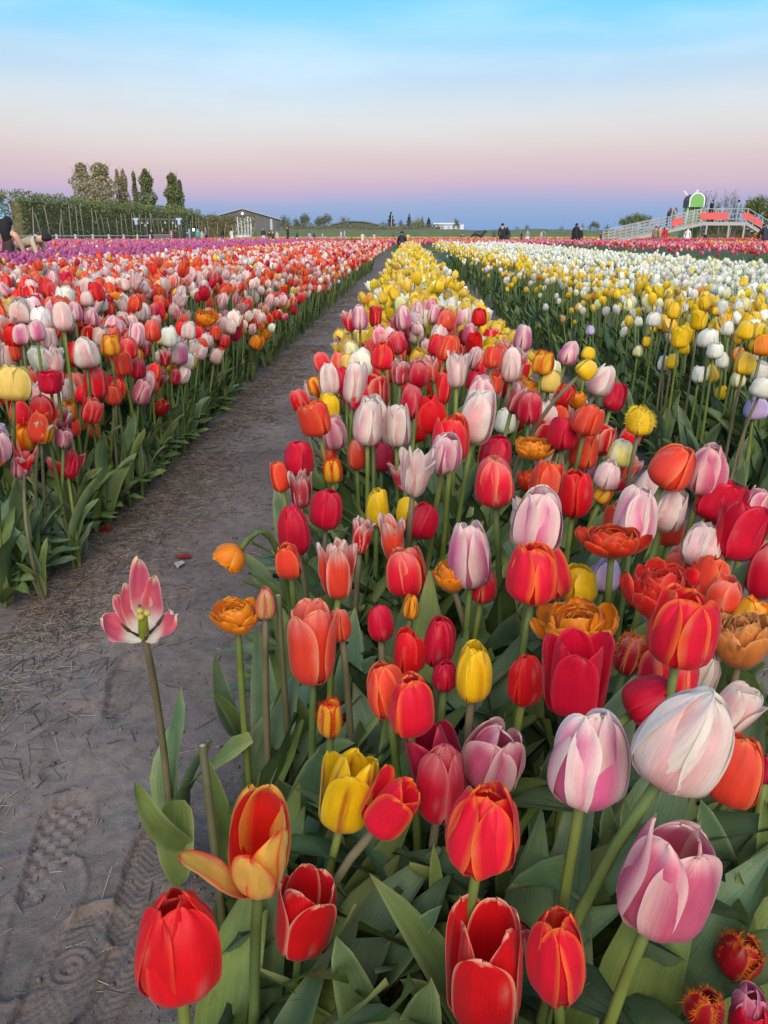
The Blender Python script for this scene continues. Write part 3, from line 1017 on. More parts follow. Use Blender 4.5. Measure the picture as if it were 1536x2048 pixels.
# lookout kiosk at the border: pointed brown roof, blue wall, white balcony rail
zb = 84
S = zb / FPX
ki = empty('lookout_kiosk', gp(2, zb), 'blue and white lookout kiosk with a pointed brown roof', 'building')
h1 = CAM_H + hpx(471 - 436, zb); h2 = CAM_H + hpx(471 - 396, zb); h3 = CAM_H + hpx(471 - 384, zb)
MB().lathe([(0.9, 0), (0.85, h1 - 0.1)], 8).build('base', P((150, 134, 120)), ki)
MB().lathe([(0.0, h1 + 0.003), (0.75, h1 + 0.004), (0.75, h2 - 0.003), (0.0, h2 - 0.003)], 8).build('wall', P((110, 176, 216)), ki)
MB().lathe([(1.35, h2 - 0.04), (0.7, h2 + 0.42), (0.0, h3 + 0.1), (0.0, h3 + 0.1)], 8).build('roof', P((104, 58, 50)), ki)
MB().lathe([(0.0, h1 - 0.12), (1.75, h1 - 0.12), (1.75, h1), (0.0, h1)], 8).build('balcony', P((222, 226, 228)), ki)
for k in range(8):
    a = k * math.pi / 4
    MB().bar((1.68 * math.cos(a), 1.68 * math.sin(a), h1 + 0.003), (1.68 * math.cos(a), 1.68 * math.sin(a), h1 + 0.75), 0.08).build('post', P((226, 228, 228)), ki)
    a2 = a + math.pi / 4
    MB().bar((1.68 * math.cos(a), 1.68 * math.sin(a), h1 + 0.79), (1.68 * math.cos(a2), 1.68 * math.sin(a2), h1 + 0.79), 0.07).build('rail', P((230, 232, 232)), ki)

# ---- white post and rail fence before the hedge
fe = empty('fence', gp(30, 66), 'low fence of white posts and a single pale rail before the hedge', 'fence')
A, Bp = Vector(gp(26, 66)), Vector(gp(300, 92))
base = Vector(fe.location)
for k in range(9):
    p = A.lerp(Bp, k / 8) - base
    MB().box((p.x - 0.09, p.y - 0.09, 0), (p.x + 0.09, p.y + 0.09, 1.02)).build('post', P((214, 212, 200)), fe)
    if k < 8:
        q = A.lerp(Bp, (k + 1) / 8) - base
        MB().bar((p.x, p.y - 0.12, 0.9), (q.x, q.y - 0.12, 0.9), 0.06, 0.09).build('rail', P((190, 192, 176)), fe)

# ---- pergola with string lights and counter
zb = 96
S = zb / FPX
pe = empty('pergola', gp(318, zb), 'dark steel pergola frame with pale corner brackets and hanging bulbs', 'pergola')
pw, ph_, pd = 86 * S / 2, CAM_H + hpx(471 - 440, zb), 3.2
DK = P((78, 80, 84), 0.5)
for sx in (-1, 1):
    for y in (0, pd):
        MB().box((sx * pw - 0.11, y - 0.11, 0), (sx * pw + 0.11, y + 0.11, ph_)).build('post', DK, pe)
    mb = MB()
    mb.box((sx * pw - 0.34, -0.16, ph_ - 0.02), (sx * pw + 0.34, 0.16, ph_ + 0.22))
    mb.box((sx * pw - 0.16, -0.17, ph_ - 0.55), (sx * pw + 0.16, 0.17, ph_ - 0.023))
    mb.build('bracket', P((176, 192, 214), 0.4), pe)
    MB().box((sx * pw - 0.09, 0.16, ph_ - 0.0), (sx * pw + 0.09, pd, ph_ + 0.18)).build('beam', DK, pe)
for y in (0, pd):
    MB().box((-pw + 0.345, y - 0.08, ph_ + 0.0), (pw - 0.345, y + 0.08, ph_ + 0.18)).build('beam', DK, pe)
for k, (x, y) in enumerate(((-34, 446), (-24, 446), (10, 446), (24, 446), (-34, 451), (27, 453))):
    MB().lathe([(0.0, -0.14), (0.10, -0.10), (0.13, 0.0), (0.07, 0.10), (0.02, 0.14), (0.01, 0.34)], 8, (x * S, 0.4 + 0.3 * k, CAM_H + hpx(471 - y, zb))).build('bulb', P((206, 206, 196), 0.2), pe)
ct = empty('counter', gp(325, zb + 1.6), 'grey counter table standing inside the pergola', 'table')
MB().box((-20 * S, 0, 0.95), (20 * S, 0.8, 1.05)).build('table_top', P((150, 146, 146)), ct)
MB().box((-19 * S, 0.05, 0), (19 * S, 0.75, 0.947)).build('front_panel', P((106, 100, 104)), ct)

# ---- white planter with birch-like white trunks
zb = 122
S = zb / FPX
bo = empty('planter', gp(487, zb), 'white tub-shaped planter with blue-grey band before the square-cut hedge', 'planter')
for r0, r1, z0, z1, c in ((1.25, 1.32, 0.0, 0.42, (210, 216, 220)), (1.36, 1.36, 0.423, 0.52, (120, 130, 140)), (1.33, 1.42, 0.523, 1.0, (222, 228, 232))):
    MB().lathe([(0.0, z0), (r0, z0), (r1, z1), (0.0, z1)], 18).build('band' if c[0] < 150 else 'tub', P(c), bo)
for k, (dx, hh) in enumerate(((-14, 37), (-7, 35), (0, 34), (6, 38), (12, 37))):
    wtree = empty('white_sapling', (gp(488, zb)[0] + dx * S, gp(488, zb)[1] + 1.0, 0.6), ('first', 'second', 'third', 'fourth', 'fifth')[k] + ' white-stemmed sapling in the tub planter, counted from the pergola side', 'tree', 'white saplings in the planter')
    r3 = np.random.default_rng(60 + k)
    mb = MB()
    top = CAM_H + hpx(hh, zb) - 0.6
    mb.tube([(0, 0, 0), (0.08, 0, top * 0.5), (0, 0, top)], [0.13, 0.16, 0.05], 7)
    mb.build('trunk', P((206, 206, 196)), wtree, smooth=True)
    pts = np.stack([r3.normal(0, 0.22, 130), r3.normal(0, 0.22, 130), r3.uniform(0.2, top, 130)], 1)
    V, Q, C, U = leaf_cloud(pts, 0.13, np.array([lin(200, 202, 196), lin(176, 178, 168), lin(150, 150, 130)])[r3.integers(0, 3, 130)], r3)
    link('crown', mesh_np('crown', V, Q, None, C, U, [M_CROWN], smooth=False), wtree)

# tall pole, far wind turbine mast, light on a stand
MB().tube([(0, 0, 0), (0, 0, CAM_H + hpx(471 - 428, 180))], [0.14, 0.10], 8).build('utility_pole', P((170, 172, 172)), None, loc=gp(783, 180))
tag(bpy.data.objects['utility_pole'], 'thin pale pole in front of the twin-topped conifer', 'pole')
tu = empty('street_lamp', gp(1127, 330), 'faint tall lamp mast far off on the horizon', 'lamp')
MB().tube([(0, 0, 0), (0, 0, CAM_H + hpx(41, 330))], [0.12, 0.08], 6).build('pole', P((140, 160, 190)), tu)
MB().bar((0, 0, CAM_H + hpx(41, 330)), (-1.6, 0, CAM_H + hpx(41.5, 330)), 0.3, 0.2).build('lamp_head', P((140, 160, 190)), tu)
fl = empty('floodlight', gp(388, 118), 'small lit floodlight on a stand behind the visitors', 'lamp')
MB().tube([(0, 0, 0), (0, 0, CAM_H + hpx(8, 118))], 0.05, 6).build('stand', DK, fl)
MB().lathe([(0.0, -0.18), (0.13, -0.13), (0.17, 0.0), (0.12, 0.14), (0.0, 0.18)], 10, (0, 0, CAM_H + hpx(10, 118) + 0.1)).build('bulb', bpy.data.materials['lamp_glow'], fl)

# ---- footbridge with windmill
zb = 70
S = zb / FPX
BX = lambda px: gp(px, zb)[0]
by = gp(1405, zb)[1]
Zp = lambda y: CAM_H + hpx(471 - y, zb)
br = empty('footbridge', (0, by, 0), 'grey metal viewing footbridge with long ramp, deck and steps', 'bridge')
MET = P((168, 170, 168), 0.45)
MET2 = P((140, 140, 138), 0.5)
x_r0, x_d0, x_d1, x_e = BX(1218), BX(1404), BX(1488), BX(1580)
zd = Zp(445)
zr0 = 0.25
yw = 2.0
ramp_z = lambda x: zr0 + (zd - zr0) * (x - x_r0) / (x_d0 - x_r0)
step_z = lambda x: zd - (x - x_d1) * 0.52
MB().bar((x_r0, yw / 2, ramp_z(x_r0) - 0.1), (x_d0 - 0.02, yw / 2, zd - 0.1), yw - 0.2, 0.10).build('ramp', MET2, br)
MB().box((x_d0, 0.06, zd - 0.12), (x_d1, yw - 0.06, zd)).build('deck', MET2, br)
for y in (0.0, yw):
    MB().bar((x_r0, y, ramp_z(x_r0) - 0.1), (x_d0, y, zd - 0.1), 0.10, 0.28).build('ramp_beam', MET, br)
    MB().box((x_d0 + 0.01, y - 0.05, zd - 0.26), (x_d1 - 0.01, y + 0.05, zd + 0.04)).build('deck_beam', MET, br)
    MB().bar((x_d1, y, zd - 0.1), (x_e, y, step_z(x_e) - 0.1), 0.10, 0.26).build('stair_beam', MET, br)
    # posts and rails
    xs_ = list(np.linspace(x_r0, x_d0, 9)) + list(np.linspace(x_d0, x_d1, 5))[1:] + list(np.linspace(x_d1, x_e, 4))[1:]
    zz_ = [ramp_z(x) if x < x_d0 else (zd if x <= x_d1 + 1e-6 else step_z(x)) for x in xs_]
    for i, (x, z) in enumerate(zip(xs_, zz_)):
        MB().box((x - 0.045, y - 0.045, z - 0.2), (x + 0.045, y + 0.045, z + 1.18)).build('post', MET, br)
        if i:
            for hh in ((0.3, 0.72, 1.15) if x > x_d0 + 0.01 else (0.12, 0.38, 0.64, 0.9, 1.15)):
                MB().bar((xs_[i - 1], y - 0.06, zz_[i - 1] + hh), (x, y - 0.06, z + hh), 0.045, 0.055).build('rail', MET, br)
    for x in (x_d0 + 0.3, x_d0 + (x_d1 - x_d0) * 0.6, x_d1 - 0.15):
        MB().box((x - 0.07, y - 0.07, 0), (x + 0.07, y + 0.07, zd - 0.263)).build('leg', MET, br)
for k in range(9):
    x = x_d1 + 0.25 + k * 0.42
    MB().box((x - 0.2, 0.07, step_z(x) - 0.08), (x + 0.2, yw - 0.07, step_z(x))).build('step', MET, br)
# coral panels on the rails
PAN = P((224, 92, 88), 0.5)
for xa, xb, kind in ((1341, 1362, 'r'), (1395, 1420, 'd'), (1420, 1450, 'd'), (1478, 1487, 's'), (1489, 1500, 's'), (1502, 1516, 's')):
    a, b = BX(xa), BX(xb)
    zf = ramp_z if kind == 'r' else ((lambda x: zd) if kind == 'd' else (lambda x: step_z(max(x, x_d1))))
    MB().add([(a, -0.13, zf(a) + 0.25), (b, -0.13, zf(b) + 0.25), (b, -0.13, zf(b) + 0.82), (a, -0.13, zf(a) + 0.82), (a, -0.10, zf(a) + 0.25), (b, -0.10, zf(b) + 0.25), (b, -0.10, zf(b) + 0.82), (a, -0.10, zf(a) + 0.82)],
             [(0, 1, 2, 3), (7, 6, 5, 4), (0, 4, 5, 1), (1, 5, 6, 2), (2, 6, 7, 3), (3, 7, 4, 0)]).build('panel', PAN, br)

WS = 0.92
wm = empty('windmill', (gp(1378, zb + yw + 1.0)[0], by + yw + 0.5, 0), 'small green wooden windmill with an arched white-trimmed cap', 'windmill')
GRN, GRN2, WTR = P((116, 180, 94), 0.5), P((102, 164, 84), 0.5), P((232, 234, 230), 0.45)
wz = Zp(412)
MB().add([(-0.92, 0, 0), (0.92, 0, 0), (0.92, 1.6, 0), (-0.92, 1.6, 0), (-0.62, 0.2, wz), (0.62, 0.2, wz), (0.62, 1.4, wz), (-0.62, 1.4, wz)],
         [(0, 3, 2, 1), (4, 5, 6, 7), (0, 1, 5, 4), (1, 2, 6, 5), (2, 3, 7, 6), (3, 0, 4, 7)]).build('wall', GRN, wm)
for k in range(7):
    f0, f1 = -1 + k * 2 / 7 + 0.03, -1 + (k + 1) * 2 / 7 - 0.03
    MB().add([(f0 * 0.88, -0.05, 0.02), (f1 * 0.88, -0.05, 0.02), (f1 * 0.58, 0.14, wz - 0.02), (f0 * 0.58, 0.14, wz - 0.02), (f0 * 0.88, -0.004, 0.02), (f1 * 0.88, -0.004, 0.02), (f1 * 0.58, 0.196, wz - 0.02), (f0 * 0.58, 0.196, wz - 0.02)],
             [(0, 1, 2, 3), (0, 4, 5, 1), (1, 5, 6, 2), (2, 6, 7, 3), (3, 7, 4, 0)]).build('board', GRN if k % 2 else GRN2, wm)
for s in (-1, 1):
    MB().bar((s * 0.93, -0.09, 0.0), (s * 0.63, 0.10, wz), 0.12, 0.07).build('corner_trim', WTR, wm)
MB().bar((0.02, -0.10, 0.02), (0.0, 0.09, wz), 0.09, 0.05).build('corner_trim', WTR, wm)
cz, ch = wz - 0.05, Zp(386) - wz + 0.05
arc = [(-0.68, cz), (0.68, cz), (0.68, cz + ch * 0.5)] + [(0.68 * math.cos(a), cz + ch * 0.5 + ch * 0.5 * math.sin(a)) for a in np.linspace(0.15, math.pi - 0.15, 9)] + [(-0.68, cz + ch * 0.5)]
MB().prism(arc, -0.35, 1.7).build('cap', P((96, 84, 80), 0.6), wm)
MB().prism([(x * 0.96, cz + (z - cz) * 0.98) for x, z in arc], -0.40, -0.353).build('cap_front', GRN, wm)
big = [(x * 1.13, cz + (z - cz) * 1.07 + 0.0) for x, z in arc[2:]]
inn = [(x * 0.97, cz + (z - cz) * 0.985) for x, z in arc[2:]]
ring = [(0.77, cz), *big, (-0.77, cz)]
ringi = [(-0.66, cz), *reversed(inn), (0.66, cz)]
mb = MB()
outer = [(0.77, cz)] + big + [(-0.77, cz)]
inner = [(0.66, cz)] + inn + [(-0.66, cz)]
n = len(outer)
mb.V = [(x, -0.42, z) for x, z in outer] + [(x, -0.42, z) for x, z in inner] + [(x, -0.33, z) for x, z in outer] + [(x, -0.353, z) for x, z in inner]
mb.F = [(i, i + 1, n + i + 1, n + i) for i in range(n - 1)] + [(i, 2 * n + i, 2 * n + i + 1, i + 1) for i in range(n - 1)] + [(n + i, n + i + 1, 3 * n + i + 1, 3 * n + i) for i in range(n - 1)]
mb.build('cap_trim', WTR, wm)
for k, (dx, dy) in enumerate(((-18, 378), (14, 376))):
    tip = (dx * S, 1.9, Zp(dy))
    hub = (0, 1.9, Zp(398))
    MB().bar(hub, tip, 0.03, 0.03).build('sail', WTR, wm)
    d = Vector(tip) - Vector(hub)
    mb = MB()
    mb.bar(Vector(hub) + d * 0.5 + Vector((0.14, -0.04, 0)), Vector(tip) + Vector((0.14, -0.04, 0)), 0.02, 0.16)
    mb.build('sail_panel', P((214, 204, 222), 0.5), wm)

wm.scale = (WS, WS, 1.0)
gb = empty('crate', gp(1431, 68), 'dark green box standing under the footbridge', 'box')
MB().box((-0.75, 0, 0), (0.75, 0.8, 0.92)).build('body', P((62, 82, 58)), gb)
MB().box((-0.8, -0.05, 0.923), (0.8, 0.85, 1.0)).build('lid', P((70, 92, 66)), gb)
yb = empty('flower_pot', gp(1519, 66), 'yellow ball-shaped flower bush in a pot beside the steps', 'plant')
MB().lathe([(0.0, 0), (0.22, 0), (0.3, 0.4), (0.0, 0.4)], 10).build('pot', P((120, 80, 62)), yb)
r3 = np.random.default_rng(77)
v = r3.normal(0, 1, (500, 3)); v /= np.linalg.norm(v, axis=1)[:, None]
V, Q, C, U = leaf_cloud(v * 0.42 + np.array([0, 0, 0.78]), 0.09, np.array([lin(236, 176, 30), lin(214, 150, 24), lin(120, 120, 40)])[r3.integers(0, 3, 500)], r3)
link('blooms', mesh_np('blooms', V, Q, None, C, U, [M_CROWN], smooth=False), yb)

# ---- four-legged animal beyond the pale orange field
an = empty('cow', gp(955, 112), 'dark four-legged animal standing beyond the pale orange field', 'animal')
vt = [(-0.85, 0, 1.2), (-0.35, 0, 1.2), (0.3, 0, 1.2), (0.75, 0, 1.3), (1.05, 0, 1.5), (1.3, 0, 1.42)]
ed = [(0, 1), (1, 2), (2, 3), (3, 4), (4, 5)]
rad = [0.34, 0.38, 0.38, 0.32, 0.2, 0.14]
for bx, s in ((0, -1), (0, 1), (2, -1), (2, 1)):
    k = len(vt)
    x = vt[bx][0] + (0.05 if bx == 0 else 0.2)
    vt += [(x, s * 0.2, 0.85), (x + (0.06 if bx else -0.06), s * 0.2, 0.45), (x, s * 0.2, 0.04)]
    ed += [(bx, k), (k, k + 1), (k + 1, k + 2)]
    rad += [0.15, 0.09, 0.07]
SKINS = [(an, vt, ed, rad, None, P((52, 54, 60)), 'body')]


# ---- people
SKIN_T = (206, 160, 136)
PEOPLE = []


def person(x, zc, top_y, pose, top, bottom, hair, label, face=90, skirt=False, long_hair=False, z0=0.0, height=None, arms='down', bag=None, sleeves=True):
    """face: direction the person looks, degrees (90 = away from the camera, 270 = towards it)"""
    o = empty('person', gp(x, zc, z0), label, 'person')
    Ht = height or max(1.2, min(1.9, CAM_H + hpx(471 - top_y, zc) - z0))
    o.rotation_euler = (0, 0, R(face - 90))
    s = (Ht if pose in ('stand', 'walk') else 1.68)
    k = s / 1.7
    # joints in a frame where +y is forward
    lean, drop = {'stand': (0.0, 0), 'walk': (0.04, 0), 'bend': (1.25, 0.22), 'stoop': (0.5, 0.1), 'crouch': (0.45, 0.52), 'kneel': (0.22, 0.44), 'sit': (0.1, 0.42)}[pose]
    hipz = 0.92 * k - drop
    hip = Vector((0, -0.12 * (pose == 'bend'), hipz))
    td = Vector((0, math.sin(lean), math.cos(lean)))
    chest = hip + td * 0.34 * k
    neck = hip + td * 0.53 * k
    hd = Vector((0, math.sin(lean * 0.9 + (0.5 if pose in ('bend',) else 0)), math.cos(lean * 0.9 + (0.5 if pose in ('bend',) else 0))))
    head0 = neck + hd * 0.10 * k
    head1 = neck + hd * 0.24 * k
    V = [hip, hip + td * 0.17 * k, chest, neck, head0, head1]
    E = [(0, 1), (1, 2), (2, 3), (3, 4), (4, 5)]
    Rd = [0.145 * k, 0.125 * k, 0.15 * k, 0.055 * k, 0.085 * k, 0.075 * k]
    B = ['b', 't', 't', 't', 's', 's', ]
    seg = ['t', 't', 't', 's', 's']
    for sd in (-1, 1):
        i = len(V)
        V += [hip + Vector((sd * 0.10 * k, 0, -0.06 * k))]
        if pose in ('crouch', 'sit', 'kneel'):
            V += [Vector((sd * 0.16 * k, 0.34 * k, hipz + 0.02)), Vector((sd * 0.14 * k, 0.10 * k if pose != 'sit' else 0.38 * k, 0.08)), Vector((sd * 0.14 * k, 0.26 * k if pose != 'sit' else 0.54 * k, 0.04))]
        else:
            st = 0.16 * sd * (pose == 'walk')
            V += [Vector((sd * 0.11 * k, 0.02 + st * 0.6, 0.49 * k - drop * 0.3)), Vector((sd * 0.11 * k, st - 0.02, 0.08)), Vector((sd * 0.12 * k, st + 0.13, 0.035))]
        E += [(0, i), (i, i + 1), (i + 1, i + 2), (i + 2, i + 3)]
        Rd += [0.105 * k, 0.075 * k, 0.05 * k, 0.045 * k]
        seg += ['b', 'b', 'b', 'f']
        j = len(V)
        sh = neck + Vector((sd * 0.18 * k, 0, 0)) - td * 0.05 * k
        if arms == 'up' and sd == 1:
            el, wr = sh + Vector((0.10 * k, 0.18 * k, 0.02)), sh + Vector((-0.05 * k, 0.30 * k, 0.18 * k))
        elif arms == 'front':
            el, wr = sh + Vector((sd * 0.06, 0.10 * k, -0.25 * k)), sh + Vector((-sd * 0.04, 0.32 * k, -0.20 * k))
        elif pose in ('bend', 'stoop', 'crouch', 'kneel'):
            el, wr = sh + Vector((sd * 0.05, 0.10 * k, -0.26 * k)), sh + Vector((sd * 0.02, 0.16 * k, -0.50 * k))
        else:
            el, wr = sh + Vector((sd * 0.08 * k, -0.02, -0.27 * k)), sh + Vector((sd * 0.09 * k, 0.06 * k, -0.52 * k))
        hand = wr + (wr - el).normalized() * 0.09 * k
        V += [sh, el, wr, hand]
        E += [(3, j), (j, j + 1), (j + 1, j + 2), (j + 2, j + 3)]
        Rd += [0.07 * k, 0.05 * k, 0.038 * k, 0.03 * k]
        seg += ['t', 't', 't', 's'] if sleeves else ['s', 's', 's', 's']
    mats = {'t': P(top, 0.8), 'b': P(bottom, 0.8), 's': P(SKIN_T, 0.6), 'f': P((60, 56, 54), 0.7)}
    SKINS.append((o, [tuple(v) for v in V], E, Rd, (seg, mats), None, 'body'))
    # hair: a cap round the skull, or long hair down the back
    c = neck + hd * 0.185 * k
    side = Vector((1, 0, 0))
    back = -(hd.cross(side)).normalized() * -1
    fwd = side.cross(hd) * -1
    fwd = hd.cross(side).normalized() * -1
    fwd = Vector((0, math.cos(math.atan2(hd.y, hd.z)), -math.sin(math.atan2(hd.y, hd.z))))
    mb = MB()
    n, m = 10, 6
    vs, fs = [], []
    for i in range(m + 1):
        a = math.pi * 0.62 * i / m
        for j in range(n):
            b = 2 * math.pi * j / n
            rr = 0.115 * k * (1.0 + 0.06 * math.sin(3 * b))
            dz = hd * math.cos(a) * rr * 1.08
            off = -fwd * 0.025 * k
            pnt = c + off + dz + (side * math.cos(b) + fwd * math.sin(b) * (1.0 if math.sin(b) < 0 else 0.62)) * math.sin(a) * rr
            vs.append(pnt)
    for i in range(m):
        for j in range(n):
            fs.append((i * n + j, i * n + (j + 1) % n, (i + 1) * n + (j + 1) % n, (i + 1) * n + j))
    mb.add(vs, fs)
    if long_hair:
        base_p = c - fwd * 0.08 * k
        pts = [c + hd * 0.08 * k - fwd * 0.03 * k, base_p, base_p - Vector((0, 0, 0.18 * k)) - fwd * 0.03, base_p - Vector((0, 0, 0.42 * k)), base_p - Vector((0, 0, 0.56 * k))]
        mb.tube(pts, [0.06 * k, 0.11 * k, 0.12 * k, 0.09 * k, 0.02 * k], 10)
    mb.build('hair', P(hair, 0.85), o, smooth=True)
    if skirt:
        hem = 0.30 * k if pose in ('stand', 'walk') else 0.12
        w = hip + td * 0.16 * k
        prof = [(0.15 * k, w.z), (0.20 * k, hipz - 0.02), (0.27 * k, hipz * 0.55), (0.31 * k, hem)]
        MB().lathe([(r * (1.0), z) for r, z in prof], 14, (0, hip.y * 0.5, 0)).build('skirt', P(top, 0.8), o, smooth=True)
    if bag:
        MB().box((-0.16 * k, -0.30, chest.z - 0.30 * k), (0.16 * k, -0.14, chest.z + 0.12 * k)).build('backpack', P(bag, 0.7), o)
    return o


BLK = (38, 38, 42)
HAIR = (34, 30, 30)
# the pair close by, between the red and the mauve beds
person(9, 15.6, 437, 'kneel', (62, 40, 40), (62, 40, 40), (26, 24, 28), 'person with long black hair and dark sleeveless dress beside the bending one', face=70, skirt=True, long_hair=True, height=1.62, sleeves=False)
person(38, 16.2, 470, 'bend', (190, 172, 150), (176, 158, 136), (30, 28, 28), 'person in beige shirt bending deep over the mauve tulips', face=0, height=1.70)
person(195, 100, 459, 'stoop', (150, 190, 168), (200, 186, 166), (70, 64, 60), 'person in mint green jacket stooping by the fence', face=180)
person(255, 100, 463, 'stand', (216, 204, 180), (200, 190, 170), (90, 70, 60), 'person in long cream coat lifting the arms near the pergola', face=200, skirt=True, arms='front')
person(303, 99, 459, 'stand', (56, 54, 58), (50, 50, 54), HAIR, 'person in dark clothes at the near end of the counter', face=300)
person(326, 100, 458, 'stand', (60, 58, 60), (60, 58, 60), (150, 146, 144), 'grey-haired person in dark clothes behind the counter', face=260, arms='front')
person(343, 95, 461, 'stand', (220, 150, 148), (210, 160, 156), (222, 84, 84), 'person in pale pink with round red headwear beside the counter', face=200)
person(351, 101, 460, 'stand', (70, 66, 70), (60, 60, 66), HAIR, 'person in dark clothes at the far end of the counter', face=240)
person(379, 92, 457, 'stand', (150, 186, 220), (150, 156, 170), (120, 80, 66), 'person in light blue shirt beside the pergola post', face=200, arms='front')
person(396, 92, 458, 'stand', (60, 176, 178), (110, 110, 116), HAIR, 'person in turquoise top between light blue and grey ones', face=300)
person(404, 94, 462, 'stand', (206, 170, 160), (180, 150, 146), HAIR, 'person in pale pink partly hidden behind the turquoise one', face=280)
person(412, 90, 451, 'stand', (124, 126, 130), (58, 58, 62), HAIR, 'tall person in grey hooded jacket and dark trousers', face=180)
person(445, 92, 459, 'stand', (44, 46, 52), (74, 88, 110), HAIR, 'person in black jacket and blue jeans before the square-cut hedge', face=150, long_hair=True)
person(464, 92, 459, 'stand', (216, 206, 200), (206, 196, 190), HAIR, 'person in long patterned cream coat beside the planter', face=120, skirt=True, arms='up')
person(527, 96, 457, 'stand', (58, 52, 54), (206, 206, 210), HAIR, 'person in black top with white lower half before the barn', face=250)
person(539, 98, 462, 'stand', (62, 48, 46), (156, 120, 106), HAIR, 'person in dark brown jacket and tan trousers before the barn', face=90)
person(546, 99, 463, 'stand', (66, 54, 52), (54, 50, 52), (90, 60, 50), 'person in dark coat squeezed between brown and pale ones', face=280)
person(554, 98, 463, 'stand', (196, 176, 168), (200, 184, 176), (110, 80, 70), 'person in pale beige outfit last in the row before the barn', face=270)
person(576, 76, 453, 'walk', (40, 42, 46), (44, 44, 48), (44, 40, 40), 'tall person in long black coat seen side on before the barn corner', face=180, bag=None)
person(594, 92, 464, 'stand', (60, 62, 68), (216, 206, 206), HAIR, 'person in dark top and white skirt beyond the purple bed', face=160)
person(619, 104, 464, 'stand', (150, 164, 200), (196, 60, 60), HAIR, 'person in pale blue top and red trousers beyond the purple bed', face=90)
person(628, 106, 466, 'stand', (48, 62, 58), (44, 56, 54), HAIR, 'person in dark green beside the one in red trousers', face=90)
person(645, 104, 466, 'stand', (196, 190, 190), (70, 70, 76), (110, 84, 72), 'person in pale top bending to the far tulips', face=0)
person(682, 104, 463, 'stand', (210, 196, 204), (190, 176, 190), (214, 120, 130), 'person in pale lilac hugging another one', face=20)
person(689, 104, 462, 'stand', (170, 160, 196), (150, 150, 180), (200, 130, 130), 'person in lavender hugged by the pale lilac one', face=200)
person(725, 84, 466, 'stand', (220, 206, 188), (214, 200, 184), (150, 110, 90), 'person in cream dress among the far rose tulips', face=120, skirt=True)
person(748, 108, 467, 'stand', (220, 180, 186), (230, 222, 222), HAIR, 'person in pink and white far behind the red bed', face=60)
person(786, 112, 470, 'sit', (50, 58, 52), (56, 60, 56), HAIR, 'person in dark green sitting near the pole', face=0, height=1.68)
person(816, 108, 468, 'stand', (222, 196, 96), (214, 190, 100), HAIR, 'person in yellow far behind the yellow bed', face=90)
person(804, 43, 480, 'crouch', (40, 38, 42), (40, 38, 42), (30, 28, 30), 'person in black crouching at the far end of the path', face=90)
person(1004, 58, 448, 'stand', (40, 40, 44), (38, 38, 42), (26, 26, 28), 'taller person of the couple in black before the white bed', face=90)
person(1014, 57, 456, 'stand', (46, 44, 48), (42, 42, 46), (30, 28, 30), 'shorter person of the couple in black before the white bed', face=90, long_hair=True)
person(962, 112, 462, 'stand', (60, 62, 60), (54, 56, 58), HAIR, 'person in dark grey beside the dark animal')
person(988, 112, 463, 'stand', (70, 78, 66), (60, 66, 60), HAIR, 'slim person in dull green beyond the rose tulips')
person(1043, 88, 462, 'stand', (52, 48, 48), (50, 46, 46), HAIR, 'person in dark brown beside the one in white and grey', face=180)
person(1055, 90, 461, 'stand', (140, 150, 156), (226, 226, 226), (70, 70, 70), 'person in grey top and white trousers beyond the rose tulips', face=270)
person(1083, 92, 462, 'stand', (206, 178, 160), (196, 170, 156), (110, 76, 60), 'person in beige beside the one in grey and beige trousers', face=330)
person(1088, 93, 461, 'stand', (120, 130, 146), (190, 170, 156), HAIR, 'person in blue-grey top standing close to the beige one', face=200)
person(1152, 57, 448, 'stand', (40, 38, 44), (40, 38, 42), HAIR, 'taller person of the couple in black before the rose band', face=60)
person(1161, 56, 456, 'stand', (40, 40, 42), (40, 38, 40), (190, 130, 116), 'shorter bare-headed person of the couple in black', face=200)
person(1141, 60, 472, 'crouch', (66, 52, 52), (60, 50, 50), HAIR, 'person in brown crouching next to the couple in black', face=0)
person(1202, 92, 466, 'sit', (60, 62, 66), (220, 220, 220), HAIR, 'person in dark top sitting near the foot of the ramp', face=180)
person(1311, 64, 453, 'stand', (150, 120, 100), (140, 112, 96), (110, 84, 66), 'person in brown coat standing under the ramp', face=60)
person(1319, 65, 453, 'stand', (176, 140, 120), (150, 120, 104), (26, 24, 26), 'person in tan with long dark hair under the ramp', face=280, long_hair=True)
person(1330, 63, 455, 'stand', (190, 40, 50), (180, 40, 48), (40, 30, 30), 'person in red dress beside the windmill', face=300, skirt=True, long_hair=True)
person(1375, 62, 456, 'stand', (226, 222, 218), (220, 216, 212), (130, 90, 70), 'person in white dress before the green windmill', face=250, skirt=True)
person(1333, 71, 417, 'stand', (54, 56, 62), (70, 84, 106), (90, 66, 56), 'person in dark jacket leading down the ramp', face=180, z0=ramp_z(BX(1333)), long_hair=True)
person(1344, 71, 417, 'stand', (170, 150, 110), (84, 96, 116), (96, 70, 58), 'person in olive tan jacket following down the ramp', face=180, z0=ramp_z(BX(1344)), long_hair=True)
person(1416, 71, 395, 'walk', (38, 40, 44), (44, 44, 48), (50, 44, 42), 'person in black coat walking across the deck of the footbridge', face=180, z0=zd)
person(1468, 71, 402, 'stand', (120, 140, 160), (100, 116, 140), (36, 34, 36), 'person in blue-grey at the far end of the deck', face=90, z0=zd)
person(1532, 44, 450, 'stoop', (48, 46, 58), (50, 48, 58), (40, 36, 38), 'broad person in dark jacket at the border beside the steps', face=100)
person(925, 112, 469, 'sit', (86, 80, 76), (80, 76, 74), HAIR, 'person in grey-brown sitting beyond the pale orange field', face=90)

